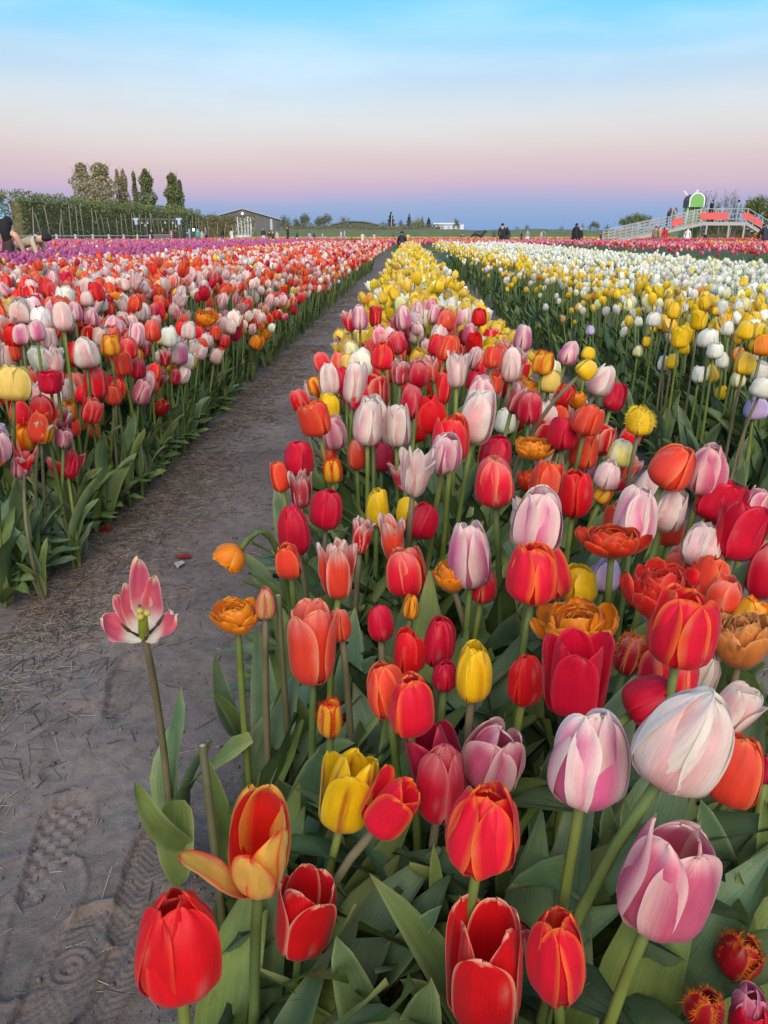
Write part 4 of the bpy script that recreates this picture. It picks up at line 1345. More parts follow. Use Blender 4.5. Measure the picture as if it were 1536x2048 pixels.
# grow the bodies
tmp = []
for o, V, E, Rd, sg, mt, nm in SKINS:
    me = bpy.data.meshes.new(nm)
    me.from_pydata(V, E, [])
    ob = link(nm, me)
    sk = ob.modifiers.new('skin', 'SKIN')
    if o.location.y < 30:
        ob.modifiers.new('sub', 'SUBSURF').levels = 2
    for i, v in enumerate(me.skin_vertices[0].data):
        v.radius = (Rd[i], Rd[i] * (0.8 if i in (1, 2) else 1.0))
        v.use_root = (i == 0)
    tmp.append(ob)
bpy.context.view_layer.update()
dg = bpy.context.evaluated_depsgraph_get()
new = []
for ob in tmp:
    new.append(bpy.data.meshes.new_from_object(ob.evaluated_get(dg)))
for ob, me, (o, V, E, Rd, sg, mt, nm) in zip(tmp, new, SKINS):
    bpy.data.objects.remove(ob, do_unlink=True)
    me.materials.clear()
    if sg is None:
        me.materials.append(mt)
    else:
        seg, mats = sg
        ks = list(mats)
        for k_ in ks:
            me.materials.append(mats[k_])
        cen = np.zeros(len(me.polygons) * 3)
        me.polygons.foreach_get('center', cen)
        cen = cen.reshape(-1, 3)
        A = np.array([V[a] for a, b in E]); Bq = np.array([V[b] for a, b in E])
        d = Bq - A
        t = np.clip(((cen[:, None] - A) * d).sum(-1) / np.maximum((d * d).sum(-1), 1e-9), 0, 1)
        dist = np.linalg.norm(cen[:, None] - (A + t[..., None] * d), axis=-1)
        idx = dist.argmin(1)
        me.polygons.foreach_set('material_index', np.array([ks.index(seg[i]) for i in idx], np.int32))
    me.polygons.foreach_set('use_smooth', np.ones(len(me.polygons), bool))
    link('body', me, o)
# ------------------------------------------------------------------ tulip library
# petal pigments: c centre, e edge, b base, ew edge width, s stripe, tip
def pal(c, e=None, b=None, ew=0.3, s=None, tip=None, sw=0.12):
    c = lin(*c)
    return dict(c=np.array(c), e=np.array(lin(*e)) if e else np.array(c), b=np.array(lin(*b)) if b else np.array(c), ew=ew,
                s=np.array(lin(*s)) if s else None, tip=np.array(lin(*tip)) if tip else None, sw=sw)


PAL = {
    'R':  pal((232, 20, 32), (242, 70, 46), (200, 24, 28), 0.20),
    'RE': pal((240, 30, 58), (252, 122, 50), (232, 38, 72), 0.34),
    'RW': pal((216, 18, 28), (246, 172, 140), (206, 20, 40), 0.18),
    'CO': pal((241, 76, 52), (251, 130, 76), (228, 68, 56), 0.40),
    'CR': pal((214, 16, 52), (226, 46, 72), (164, 12, 54), 0.32),
    'MG': pal((186, 30, 68), (212, 62, 84), (140, 20, 80), 0.30),
    'PK': pal((222, 106, 154), (248, 222, 208), (238, 190, 188), 0.90),
    'DR': pal((216, 102, 134), (244, 200, 190), (212, 130, 156), 0.62),
    'WP': pal((238, 176, 174), (241, 232, 216), (238, 210, 202), 0.95),
    'WH': pal((246, 244, 226), (249, 247, 234), (232, 236, 196), 0.30),
    'IV': pal((244, 232, 130), (248, 245, 222), (232, 230, 150), 0.72),
    'Y':  pal((247, 203, 22), (250, 220, 66), (222, 186, 28), 0.34),
    'YS': pal((246, 200, 18), (249, 212, 50), (230, 178, 24), 0.30, s=(176, 30, 24), sw=0.10),
    'YP': pal((240, 208, 104), (244, 220, 130), (226, 190, 90), 0.30),
    'FL': pal((244, 186, 46), (226, 44, 24), (236, 170, 40), 0.34, s=(214, 36, 20), sw=0.16),
    'OR': pal((236, 136, 20), (246, 170, 52), (216, 104, 16), 0.35),
    'TN': pal((214, 134, 62), (232, 170, 104), (196, 112, 44), 0.40),
    'RO': pal((216, 54, 24), (232, 104, 48), (190, 40, 24), 0.35),
    'RD': pal((224, 44, 36), (240, 92, 66), (196, 34, 36), 0.35),
    'DK': pal((170, 14, 30), (226, 120, 30), (130, 12, 40), 0.14),
    'LI': pal((204, 176, 214), (230, 218, 234), (214, 200, 220), 0.60),
    'PU': pal((194, 78, 142), (214, 118, 166), (160, 58, 122), 0.40),
    'MV': pal((214, 92, 136), (234, 144, 166), (180, 66, 122), 0.40),
    'GB': pal((206, 160, 96), (214, 30, 60), (150, 160, 84), 0.55),
    'RP': pal((196, 56, 70), (232, 170, 160), (170, 40, 60), 0.35, tip=(214, 180, 170)),
}
PHRASE = {
    'R': 'bright red', 'RE': 'orange-edged pinkish red', 'RW': 'pale-edged red', 'CO': 'coral red', 'CR': 'crimson', 'MG': 'magenta crimson',
    'PK': 'lilac pink', 'DR': 'dusty rose', 'WP': 'pink-flushed white', 'WH': 'plain white', 'IV': 'ivory', 'Y': 'yellow',
    'YS': 'red-striped yellow', 'YP': 'pale yellow', 'FL': 'yellow and red flamed', 'OR': 'orange', 'TN': 'tan orange', 'RO': 'rust red',
    'RD': 'scarlet', 'DK': 'dark red', 'LI': 'pale lilac', 'PU': 'purple', 'MV': 'mauve pink', 'GB': 'green and red', 'RP': 'faded red',
}
FORM_WORD = {'C': 'closed', 'U': 'half-open', 'O': 'open', 'W': 'wide-blown', 'D': 'ruffled double', 'F': 'fringed', 'B': 'slim bud-like', 'X': 'withered', 'N': 'drooping'}


def petal_colours(u, v, p, rng, wither=0.0):
    t = np.maximum(np.abs(u) ** 1.4, np.clip((v - 0.55) / 0.45, 0, 1) ** 2.6)
    we = sstep(1 - p['ew'] * 1.1, 1.0, t)
    if p['ew'] > 0.5:
        we = we ** 0.75
    wb = sstep(0.20, 0.0, v) * 0.8
    ph = rng.uniform(0, 6.3, 3)
    st = 0.5 + 0.5 * np.sin(u * 9 + ph[0]) * np.sin(u * 17 + v * 2 + ph[1])
    we = np.clip(we + (st - 0.5) * 0.16 * np.sin(np.pi * np.clip(we, 0, 1)), 0, 1)
    c = p['c'][None] * (1 - we[:, None]) + p['e'][None] * we[:, None]
    c = c * (1 - wb[:, None]) + p['b'][None] * wb[:, None]
    if p['s'] is not None:
        off = rng.uniform(-0.25, 0.25)
        ws = np.exp(-((u - off) / p['sw']) ** 2) * sstep(0.05, 0.3, v) * sstep(0.98, 0.75, v) * (0.95 if rng.random() < 0.75 else 0.2)
        c = c * (1 - ws[:, None]) + p['s'][None] * ws[:, None]
    if wither > 0:
        wt_ = np.clip(sstep(0.66, 1.0, np.maximum(v, np.abs(u) * 0.92)) * wither * (0.6 + 0.8 * st), 0, 0.95)
        tipc = p['tip'] if p['tip'] is not None else np.array(lin(226, 204, 190))
        c = c * (1 - wt_[:, None]) + tipc[None] * wt_[:, None]
    return c


def petal(Ln, W, a0, am, a1, vb, rho0, rc, nu, nv, rng, pl, q=0.55, pp=2.3, curl=0.0, wave=0.0, warp=0.0, wither=0.0, fringe=None, notch=0.0, thick=0.0):
    """one petal in the plane azimuth 0 (+x outward), base at the origin, z up. Angles in degrees."""
    t = 1 - (1 - np.linspace(0, 1, nv + 1)) ** 1.55
    tt = np.linspace(0, 1, 61)
    al = np.where(tt < vb, a0 + (am - a0) * sstep(0, 1, tt / vb * 0.92 + 0.04), am + (a1 - am) * np.clip((tt - vb) / (1 - vb), 0, 1) ** 1.15)
    al = np.radians(al)
    ds = Ln / 60
    rho_f = rho0 + np.concatenate([[0], np.cumsum(np.cos((al[1:] + al[:-1]) / 2) * ds)])
    z_f = np.concatenate([[0], np.cumsum(np.sin((al[1:] + al[:-1]) / 2) * ds)])
    rho, z, a = np.interp(t, tt, rho_f), np.interp(t, tt, z_f), np.interp(t, tt, al)
    wf = np.where(t < 0.5, 0.42 + 0.58 * np.sin(np.clip(t / 0.5, 0, 1) * math.pi / 2), (np.clip(1 - (np.clip(t - 0.5, 0, 1) / 0.5) ** pp, 0, 1)) ** q)
    wf = np.maximum(wf, 0.03)
    w = W * wf
    u = np.linspace(-1, 1, nu + 1)
    Uu, Tt = np.meshgrid(u, t)
    ww, aa = w[:, None] + 0 * Uu, a[:, None] + 0 * Uu
    th = Uu * ww / rc
    lat = rc * np.sin(th)
    d = rc * (1 - np.cos(th))
    ph = rng.uniform(0, 6.3, 6)
    d = d - curl * np.abs(Uu) ** 3 * ww
    d = d + wave * W * np.sin(Tt * rng.uniform(7, 12) + ph[0] + np.sign(Uu) * 1.3) * Uu ** 2 * sstep(0.15, 0.6, Tt)
    d = d + 0.025 * W * np.exp(-(Uu / 0.16) ** 2) * sstep(0.05, 0.3, Tt) * sstep(1.05, 0.6, Tt)        # midrib crease
    d = d + 0.020 * W * np.sin(Uu * 7.5 + ph[5] + 0.8 * Tt) * sstep(0.08, 0.35, Tt)                 # long shallow ribs
    if warp:
        d = d + warp * W * (np.sin(Tt * 8 + ph[1] + Uu * 2) * np.sin(Uu * 4 + ph[2]) + 0.6 * np.sin(Uu * 9 + Tt * 5 + ph[3])) * sstep(0.3, 1.0, Tt)
        lat = lat * (1 - 0.35 * warp * sstep(0.6, 1.0, Tt))
    ax = rho[:, None] + d * -np.sin(aa)
    az = z[:, None] + d * np.cos(aa)
    # ragged upper rim
    rim = sstep(0.75, 1.0, Tt)
    az = az + rim * Ln * (0.012 * np.sin(Uu * 5 + ph[4]) + 0.010 * np.sin(Uu * 13 + ph[5]) - rng.uniform(0, 0.05) * np.exp(-((Uu - rng.uniform(-0.6, 0.6)) / 0.12) ** 2) + notch * (np.exp(-(Uu / 0.3) ** 2) * 0.02))
    V = np.stack([ax, lat, az], -1).reshape(-1, 3)
    n1 = nu + 1
    i, j = np.meshgrid(np.arange(nv), np.arange(nu), indexing='ij')
    k = (i * n1 + j).ravel()
    Q = np.stack([k, k + 1, k + n1 + 1, k + n1], 1)
    uu, vv = Uu.ravel(), Tt.ravel()
    C = petal_colours(uu, vv, pl, rng, wither) * rng.uniform(0.88, 1.08)
    # nicks and scuffs: small paler or browned spots
    if nu >= 6 and rng.random() < 0.6:
        for _ in range(int(rng.integers(1, 4))):
            cu_, cv_ = rng.uniform(-1, 1), rng.uniform(0.3, 1.0)
            sp_ = (np.exp(-((uu - cu_) / 0.10) ** 2 - ((vv - cv_) / 0.07) ** 2) * rng.uniform(0.2, 0.6))[:, None]
            C = C * (1 - sp_) + np.array(lin(206, 176, 150)) * sp_ * C.max()
    UV = np.stack([uu * 0.5 + 0.5 + rng.uniform(0, 9), vv + rng.uniform(0, 9)], 1)
    T = np.zeros((0, 3), int)
    if fringe is not None:
        nV, nT, nC, nUV = [], [], [], []
        base = len(V)
        edge = [(r * n1) for r in range(nv // 3, nv + 1)] + [(r * n1 + nu) for r in range(nv, nv // 3 - 1, -1)]
        pts = V[edge]
        for s in range(len(pts) - 1):
            for f in range(5):
                f0 = rng.uniform(0, 0.9)
                b0 = pts[s] * (1 - f0) + pts[s + 1] * f0
                b1 = b0 + (pts[s + 1] - pts[s]) * 0.22
                ctr = V[(min(nv, nv // 2 + 1)) * n1 + nu // 2]
                out = b0 - ctr
                out = out / (np.linalg.norm(out) + 1e-9) + rng.normal(0, 0.35, 3)
                ap = b0 + out * Ln * rng.uniform(0.05, 0.11)
                k0 = base + len(nV)
                nV += [b0, b1, ap]
                nT.append((k0, k0 + 1, k0 + 2))
                nC += [fringe, fringe, fringe * 1.05]
                nUV += [(0, 0), (0, 0), (0, 1)]
        V = np.concatenate([V, np.array(nV)]); C = np.concatenate([C, np.array(nC)]); UV = np.concatenate([UV, np.array(nUV)])
        T = np.array(nT)
    return [V, Q, T, np.clip(C, 0, 0.95), UV]


def turn(pt, az, lean=0.0, lift=0.0):
    """swing a petal about its base outward by lean, then round the axis by az"""
    V = pt[0]
    c, s = math.cos(lean), math.sin(lean)
    x, y, z = V[:, 0] * c + V[:, 2] * s, V[:, 1], -V[:, 0] * s + V[:, 2] * c
    ca, sa = math.cos(az), math.sin(az)
    pt[0] = np.stack([x * ca - y * sa, x * sa + y * ca, z + lift], 1)
    return pt


def flower(form, colour, rng, nu=8, nv=11, az0=None):
    """list of petals of a flower of unit-ish size, base at the origin, axis +z"""
    p = PAL[colour]
    az0 = rng.uniform(0, 6.28) if az0 is None else az0
    out = []
    J = lambda s: rng.normal(0, s)
    if form in 'CUOXFBN':
        a1 = {'C': 132, 'U': 117, 'O': 96, 'X': 100, 'F': 116, 'B': 116, 'N': 122}[form]
        vb = {'C': 0.42, 'U': 0.40, 'O': 0.40, 'X': 0.36, 'F': 0.42, 'B': 0.30, 'N': 0.42}[form]
        q = {'C': 0.52, 'U': 0.50, 'O': 0.48, 'X': 0.7, 'F': 0.45, 'B': 0.7, 'N': 0.5}[form]
        wi = 0.9 if form == 'X' else (0.25 if rng.random() < 0.25 else 0.0)
        fr = (lambda: PAL[colour]['e']) if form == 'F' else (lambda: None)
        for k in range(6):
            inner = k % 2 == 1
            Ln = (1.0 if inner else rng.uniform(0.91, 1.02)) * (1 + J(0.025))
            W = (0.290 if not inner else 0.325) * (1 + J(0.05)) * (0.72 if form == 'B' else 1)
            wrp = 0.16 if form == 'X' else 0.022
            pt = petal(Ln, W, 4, 90, a1 + J(6) + (5 if inner else 0), vb, 0.03, 0.315 if not inner else 0.30, nu, nv, rng, p, q=q, pp=2.7 if form != 'B' else 1.9,
                       curl=rng.uniform(-0.05, 0.16), wave=abs(J(0.035)) + (0.14 if form == 'X' else 0.0), warp=wrp, wither=wi, fringe=fr(), notch=rng.uniform(-1, 1))
            pt[0][:, :2] *= 0.86 if inner else 1.0
            lean = R(J(2.6)) + (R(rng.uniform(-4, 24)) if form == 'X' else 0) + (R(rng.uniform(0, 8)) if form == 'O' and not inner else 0)
            out.append(turn(pt, az0 + k * math.pi / 3 + J(0.06), lean))
    elif form == 'W':
        for k in range(6):
            inner = k % 2 == 1
            am = rng.uniform(22, 58)
            pt = petal(1.1 * (1 + J(0.06)), 0.34 * (1 + J(0.06)), 0, am, am + rng.uniform(-45, 45), 0.45, 0.03, 0.45, nu, nv, rng, p, q=0.6, pp=2.2,
                       curl=rng.uniform(-0.15, 0.2), wave=0.10, warp=0.07, wither=0.35)
            out.append(turn(pt, az0 + k * math.pi / 3 + J(0.16), R(J(8))))
    elif form == 'D':
        for n, Ln, am, a1, W, lf in ((8, 0.80, 46, 104, 0.25, 0.0), (9, 0.78, 58, 112, 0.22, 0.02), (9, 0.74, 70, 116, 0.20, 0.05), (9, 0.68, 80, 118, 0.18, 0.09), (8, 0.60, 88, 118, 0.16, 0.13), (6, 0.52, 94, 114, 0.14, 0.17), (4, 0.46, 98, 108, 0.12, 0.20)):
            ph = rng.uniform(0, 6.28)
            for k in range(n):
                pt = petal(Ln * (1 + J(0.07)), W * (1 + J(0.08)), 4, am + J(5), a1 + J(8), 0.45, 0.02, 0.22, max(4, nu - 3), max(5, nv - 6), rng, p, q=0.40, pp=3.2,
                           curl=rng.uniform(-0.05, 0.12), wave=0.05, warp=0.05, notch=rng.uniform(-2.0, 0.3))
                out.append(turn(pt, ph + k * 2 * math.pi / n + J(0.10), R(J(4)), lf * 0.8))
    return out


def fit(petals, Wd, Ht):
    """scale the petals to a width and height in metres"""
    A = np.concatenate([p[0] for p in petals])
    z0, z1 = A[:, 2].min(), A[:, 2].max()
    r = np.percentile(np.hypot(A[:, 0], A[:, 1]), 97)
    s = np.array([Wd / (2 * r), Wd / (2 * r), Ht / (z1 - min(0, z0))])
    for p in petals:
        p[0] = p[0] * s
    return petals


STEM_C = [lin(112, 128, 62), lin(126, 138, 66), lin(98, 116, 62), lin(120, 112, 84)]
LEAF_C = [lin(98, 120, 78), lin(106, 126, 68), lin(90, 115, 82), lin(116, 134, 72), lin(102, 122, 90)]


def stem_arrays(pts, r0, r1, n=7, col=None, knob=True):
    pts = np.asarray(pts)
    m = len(pts)
    d = np.gradient(pts, axis=0)
    d /= np.linalg.norm(d, axis=1)[:, None]
    ref = np.array([0.3, 0.9, 0.1])
    s = np.cross(d, ref); s /= np.linalg.norm(s, axis=1)[:, None]
    t = np.cross(d, s)
    a = np.arange(n) * 2 * math.pi / n
    rad = np.linspace(r0, r1, m)
    V = (pts[:, None] + rad[:, None, None] * (s[:, None] * np.cos(a)[None, :, None] + t[:, None] * np.sin(a)[None, :, None])).reshape(-1, 3)
    i, j = np.meshgrid(np.arange(m - 1), np.arange(n), indexing='ij')
    k, k2 = (i * n + j).ravel(), (i * n + (j + 1) % n).ravel()
    Q = np.stack([k, k2, k2 + n, k + n], 1)
    # closed top
    V = np.concatenate([V, pts[-1:]])
    T = np.array([((m - 1) * n + j, (m - 1) * n + (j + 1) % n, m * n) for j in range(n)])
    C = np.tile(np.array(col), (len(V), 1))
    UV = np.stack([np.tile(a / 6.28, m), np.repeat(np.linspace(0, 1, m), n)], 1)
    UV = np.concatenate([UV, [[0, 1]]])
    return [V, Q, T, C, UV]


def leaf_arrays(Ln, W, az, e0, e1, fold, wave, twist, rng, nu=4, nv=10, col=None, z0=0.0, off=0.006, bend=0.0):
    s = np.linspace(0, 1, nv + 1)
    el = np.radians(e0 + (e1 - e0) * s ** 1.7)
    ds = Ln / nv
    r = off + np.concatenate([[0], np.cumsum(np.cos((el[1:] + el[:-1]) / 2) * ds)])
    z = z0 + np.concatenate([[0], np.cumsum(np.sin((el[1:] + el[:-1]) / 2) * ds)])
    w = W * np.maximum(0.30 * (1 - s) ** 2 + (s ** 0.62) * (1 - s) ** 0.72 / 0.60, 0.012)
    u = np.linspace(-1, 1, nu + 1)
    U, S = np.meshgrid(u, s)
    fl = np.radians(fold) * (1 - 0.75 * S)
    lat = U * w[:, None] * np.cos(fl)
    nrm = np.abs(U) ** 1.3 * w[:, None] * np.sin(fl)
    ph = rng.uniform(0, 6.3, 2)
    nrm = nrm + wave * W * U ** 2 * np.sin(S * rng.uniform(7, 13) + ph[0] + np.sign(U) * ph[1]) * sstep(0.1, 0.5, S)
    tw = twist * S ** 1.2
    lat, nrm = lat * np.cos(tw) - nrm * np.sin(tw), lat * np.sin(tw) + nrm * np.cos(tw)
    e = el[:, None]
    x = r[:, None] - nrm * np.sin(e)
    zz = z[:, None] + nrm * np.cos(e)
    y = lat + bend * S ** 2 * Ln
    ca, sa = math.cos(az), math.sin(az)
    V = np.stack([x * ca - y * sa, x * sa + y * ca, zz], -1).reshape(-1, 3)
    V[:, 2] = np.maximum(V[:, 2], 0.006)
    n1 = nu + 1
    i, j = np.meshgrid(np.arange(nv), np.arange(nu), indexing='ij')
    k = (i * n1 + j).ravel()
    Q = np.stack([k, k + 1, k + n1 + 1, k + n1], 1)
    C = np.tile(np.array(col), (len(V), 1))
    au = np.abs(U).ravel()
    pale = (sstep(0.90, 1.0, au) * 0.45)[:, None]
    C = C * (1 - pale) + np.array(lin(150, 160, 110)) * pale
    tipw = (sstep(0.9, 1.0, S.ravel()) * 0.4)[:, None]
    C = C * (1 - tipw) + np.array(lin(158, 150, 96)) * tipw
    UV = np.stack([U.ravel() * 0.5 + rng.uniform(0, 9), S.ravel() + rng.uniform(0, 9)], 1)
    return [V, Q, np.zeros((0, 3), int), C, UV]


def merge(parts):
    f = Field()
    for p in parts:
        f.add(*p)
    cat = lambda a, w: np.concatenate(a).astype(int) if a else np.zeros((0, w), int)
    return (np.concatenate(f.V), cat(f.Q, 4), cat(f.T, 3), np.concatenate(f.C), np.concatenate(f.U))


def basis(axis, az=0.0):
    z = np.asarray(axis) / np.linalg.norm(axis)
    x = np.cross(np.array([0, 1.0, 0]), z); x /= np.linalg.norm(x)
    y = np.cross(z, x)
    B = np.stack([x, y, z], 1)
    c, s = math.cos(az), math.sin(az)
    return B @ np.array([[c, -s, 0], [s, c, 0], [0, 0, 1]])


LEAVES = []          # leaves waiting to be hung on their tulips: (tulip, arrays, where its foot is)
TULIPS = []          # every tulip that is an object: dict with pixel box, words


def make_tulip(P0, axis, petals, colour, form, rng, leaves=3, extra=None, stem_pts=None, big_leaf=1.0, nleaf=(4, 10), leaf_dir=None):
    """P0: where the flower sits on its stem. Returns the Empty."""
    P0 = np.asarray(P0, float)
    axis = np.asarray(axis, float) / np.linalg.norm(axis)
    Hs = P0[2]
    g = P0[:2] - axis[:2] * min(Hs, 0.5) * 0.32 + rng.normal(0, 0.006, 2)
    root = empty('tulip', (g[0], g[1], 0))
    off = np.array([g[0], g[1], 0])
    B = basis(axis)
    for pt in petals:
        me = mesh_np('petal', pt[0] @ B.T + P0 - off, pt[1], pt[2], pt[3], pt[4], [M_PETAL])
        link('petal', me, root)
    if stem_pts is None:
        a = np.array([0, 0, 0.0]); c = P0 - off + axis * 0.004
        b = c - axis * Hs * 0.5 + np.append(rng.normal(0, 0.012, 2), 0)
        t = np.linspace(0, 1, 9)[:, None]
        stem_pts = (1 - t) ** 2 * a + 2 * t * (1 - t) * b + t ** 2 * c
    else:
        stem_pts = np.asarray(stem_pts) - off
    sc = STEM_C[rng.integers(len(STEM_C))]
    st = stem_arrays(stem_pts, 0.0056, 0.0044, 7, sc)
    link('stem', mesh_np('stem', st[0], st[1], st[2], st[3], st[4], [M_LEAF]), root)
    a0 = rng.uniform(0, 6.28)
    for k in range(leaves):
        az = a0 + k * 2.3 + rng.normal(0, 0.3) if leaf_dir is None else leaf_dir[k % len(leaf_dir)]
        if g[0] < 0.0 and g[0] > -0.5 and g[1] < 1.3 and math.cos(az) < -0.1 and leaf_dir is None:
            az = math.pi - az                      # leaves lean into the bed, not over the path
        Ln = min(0.40, max(0.14, Hs * rng.uniform(0.56, 0.82))) * big_leaf * (0.68 if g[0] < -0.8 or g[0] > 0.9 else 1.0)
        lf = leaf_arrays(Ln, Ln * rng.uniform(0.105, 0.155), az, rng.uniform(76, 88), rng.uniform(15, 68), rng.uniform(18, 42), rng.uniform(0.05, 0.28),
                         rng.normal(0, 0.5), rng, nleaf[0], nleaf[1], LEAF_C[rng.integers(len(LEAF_C))], z0=rng.uniform(0.0, 0.10) * (Hs / 0.5), bend=rng.normal(0, 0.12))
        LEAVES.append((root, lf, off))
    last = {}
    for nm, arr, m in (extra or []):
        own = last.get({'stigma': 'pistil', 'anther': 'filament'}.get(nm), root)
        last[nm] = link(nm, mesh_np(nm, arr[0] @ B.T + P0 - off, arr[1], arr[2], arr[3], arr[4], [m]), own)
    return root


G_C = 'tulips in the centre bed'
G_L = 'tulips in the mixed red and pink bed'
G_R = 'tulips in the white and yellow bed'
NOMW = {'C': 0.060, 'U': 0.062, 'O': 0.070, 'W': 0.085, 'D': 0.084, 'F': 0.056, 'B': 0.036, 'X': 0.062, 'N': 0.045}
MAXH = 0.70


def hero(x, y, w, h, colour, form, tilt=0.0, k=1.0, label=None, ref=None, nu=9, nv=12, az=None, seed=None, toward=0.0, leaves=3, custom=None, extra=None, group='tulips in the centre bed', stem_pts=None, big_leaf=1.0, leaf_dir=None, Hset=None, grow=1.0):
    rng = np.random.default_rng(int(x * 7919 + y * 104729) % (2 ** 31) if seed is None else seed)
    zc = FPX * NOMW[form] * k / w
    if Hset is not None:
        c = at_z(x, y, Hset); zc = project(c)[2]
    c = at(x, y, zc)
    if c[2] > MAXH and Hset is None:
        c = at_z(x, y, MAXH - 0.02 * rng.random()); zc = project(c)[2]
    zmin = {G_C: 0.46 if y < 1420 else (0.41 if y < 1800 else 0.30), G_L: 0.28, G_R: 0.3}[group]
    if c[2] < zmin and Hset is None:
        c = at_z(x, y, zmin + 0.03 * rng.random()); zc = project(c)[2]
    # the beds across the path and the gap begin at their own soil edges
    if group == G_L and c[0] > -0.99 or group == G_R and c[0] < 1.03:
        d = c - C_O
        f = min((-0.99 if group == G_L else 1.03) / d[0], (0.27 - CAM_H) / d[2])
        if f > 1:
            c = C_O + d * f; zc = project(c)[2]
    v = c - C_O
    gam = math.atan2(-v[2], math.hypot(v[0], v[1])) - R(toward)
    th = math.atan((y - 1024) / FPX)
    Wd = w * 0.99 * grow * zc / FPX
    Hh = h * 1.0 * grow * zc / FPX * math.cos(th)
    a2 = (Hh / 2) ** 2 - (Wd / 2 * math.sin(gam)) ** 2
    Ht = 2 * math.sqrt(max(a2, (0.25 * Hh) ** 2)) / max(0.5, math.cos(gam))
    lo, hi = {'D': (0.45, 0.95), 'W': (0.35, 1.1)}.get(form, (1.0, 1.75))
    Ht = min(max(Ht, Wd * lo), Wd * hi)
    if w > 90 and form != 'D':
        nu, nv = 14, 16
    petals = custom(rng) if custom else flower(form, colour, rng, nu, nv, az)
    fit(petals, Wd, Ht)
    if extra:
        extra = [(nm, [arr[0] * Wd, *arr[1:]], m) for nm, arr, m in extra]
    hz = v[:2] / np.linalg.norm(v[:2])
    ax = np.array([0, 0, 1.0]) + C_R * math.tan(R(tilt)) + rng.normal(0, 0.05, 3) * [1, 1, 0]
    ax[:2] -= hz * math.tan(R(toward))
    ax /= np.linalg.norm(ax)
    P0 = c - ax * Ht * 0.5
    o = make_tulip(P0, ax, petals, colour, form, rng, leaves, extra, stem_pts, big_leaf, leaf_dir=leaf_dir)
    o['group'] = group
    o['category'] = 'tulip'
    TULIPS.append(dict(o=o, x=x, y=y, w=w, h=h, col=colour, form=form, tilt=tilt, label=label, ref=ref, zc=zc, z=c[2], group=group))
    return o


def flower_boxes():
    return np.array([(t['x'], t['y'], t['w'] * 0.46, t['h'] * 0.46, t['zc']) for t in TULIPS])


def hides_flower(V, FB):
    """share of the points that stand in front of, or inside, a placed flower; V (n,3)"""
    px_, py_, zc = project(V)
    e = ((px_[:, None] - FB[:, 0]) / FB[:, 2]) ** 2 + ((py_[:, None] - FB[:, 1]) / FB[:, 3]) ** 2
    return ((e < 1) & (zc[:, None] < FB[:, 4] + 0.035)).any(1)


def hang_leaves():
    FB = flower_boxes()
    for root, lf, off in LEAVES:
        V = lf[0].copy()
        if ((V + off - C_O) @ C_D).min() < 0.44:
            continue
        for k in range(4):
            if not hides_flower(V + off, FB).any():
                break
            V = V * np.array([0.92, 0.92, 0.80])
        else:
            continue
        link('leaf', mesh_np('leaf', V, lf[1], None, lf[3], lf[4], [M_LEAF]), root)
    LEAVES.clear()
# ------------------------------------------------------------------ tulips placed one by one
def ellipsoid(c, r, col, n=8, m=5):
    V = []
    for i in range(m + 1):
        a = math.pi * i / m
        for j in range(n):
            b = 2 * math.pi * j / n
            V.append((c[0] + r[0] * math.sin(a) * math.cos(b), c[1] + r[1] * math.sin(a) * math.sin(b), c[2] - r[2] * math.cos(a)))
    Q = [(i * n + j, i * n + (j + 1) % n, (i + 1) * n + (j + 1) % n, (i + 1) * n + j) for i in range(m) for j in range(n)]
    V = np.array(V)
    return [V, np.array(Q), np.zeros((0, 3), int), np.tile(np.array(col), (len(V), 1)), np.zeros((len(V), 2))]


def pistil_parts(s=1.0, n_st=5):
    """in units of the flower's width"""
    out = []
    body = stem_arrays([(0, 0, 0.0), (0, 0, 0.16), (0, 0, 0.42)], 0.07, 0.055, 8, lin(126, 140, 40))
    out.append(('pistil', body, M_LEAF))
    for k in range(3):
        a = k * 2.094 + 0.4
        out.append(('stigma', ellipsoid((0.055 * math.cos(a), 0.055 * math.sin(a), 0.44), (0.05, 0.05, 0.035), lin(206, 190, 96)), M_PETAL))
    for k in range(n_st):
        a = k * 6.283 / n_st + 0.5
        p0 = np.array([0.06 * math.cos(a), 0.06 * math.sin(a), 0.02]); p1 = np.array([0.17 * math.cos(a), 0.17 * math.sin(a), 0.16]); p2 = np.array([0.25 * math.cos(a), 0.25 * math.sin(a), 0.32])
        out.append(('filament', stem_arrays([p0, (p0 + p1) / 2, p1], 0.02, 0.013, 5, lin(52, 56, 84)), M_LEAF))
        out.append(('anther', stem_arrays([p1, (p1 + p2) / 2, p2], 0.026, 0.016, 5, lin(76, 72, 56)), M_LEAF))
    return [(n, [a[0] * s, *a[1:]], m) for n, a, m in out]


def petal_set(spec, colour):
    """spec rows: azimuth deg (0 = away from camera's right, 90 = away), length, half width, am, a1, vb, curl, wave, wither"""
    def f(rng):
        out = []
        for az, Ln, W, am, a1, vb, curl, wave, wi in spec:
            pt = petal(Ln, W, 2, am, a1, vb, 0.03, 0.40, 10, 14, rng, PAL[colour], q=0.6, pp=2.2, curl=curl, wave=wave, warp=0.05, wither=wi, notch=rng.uniform(-1, 1))
            out.append(turn(pt, R(az)))
        return out
    return f


PAL['HP'] = pal((226, 96, 116), (240, 170, 160), (238, 232, 210), 0.35)
PHRASE['HP'] = 'pink and cream'
_hp = PAL['HP']


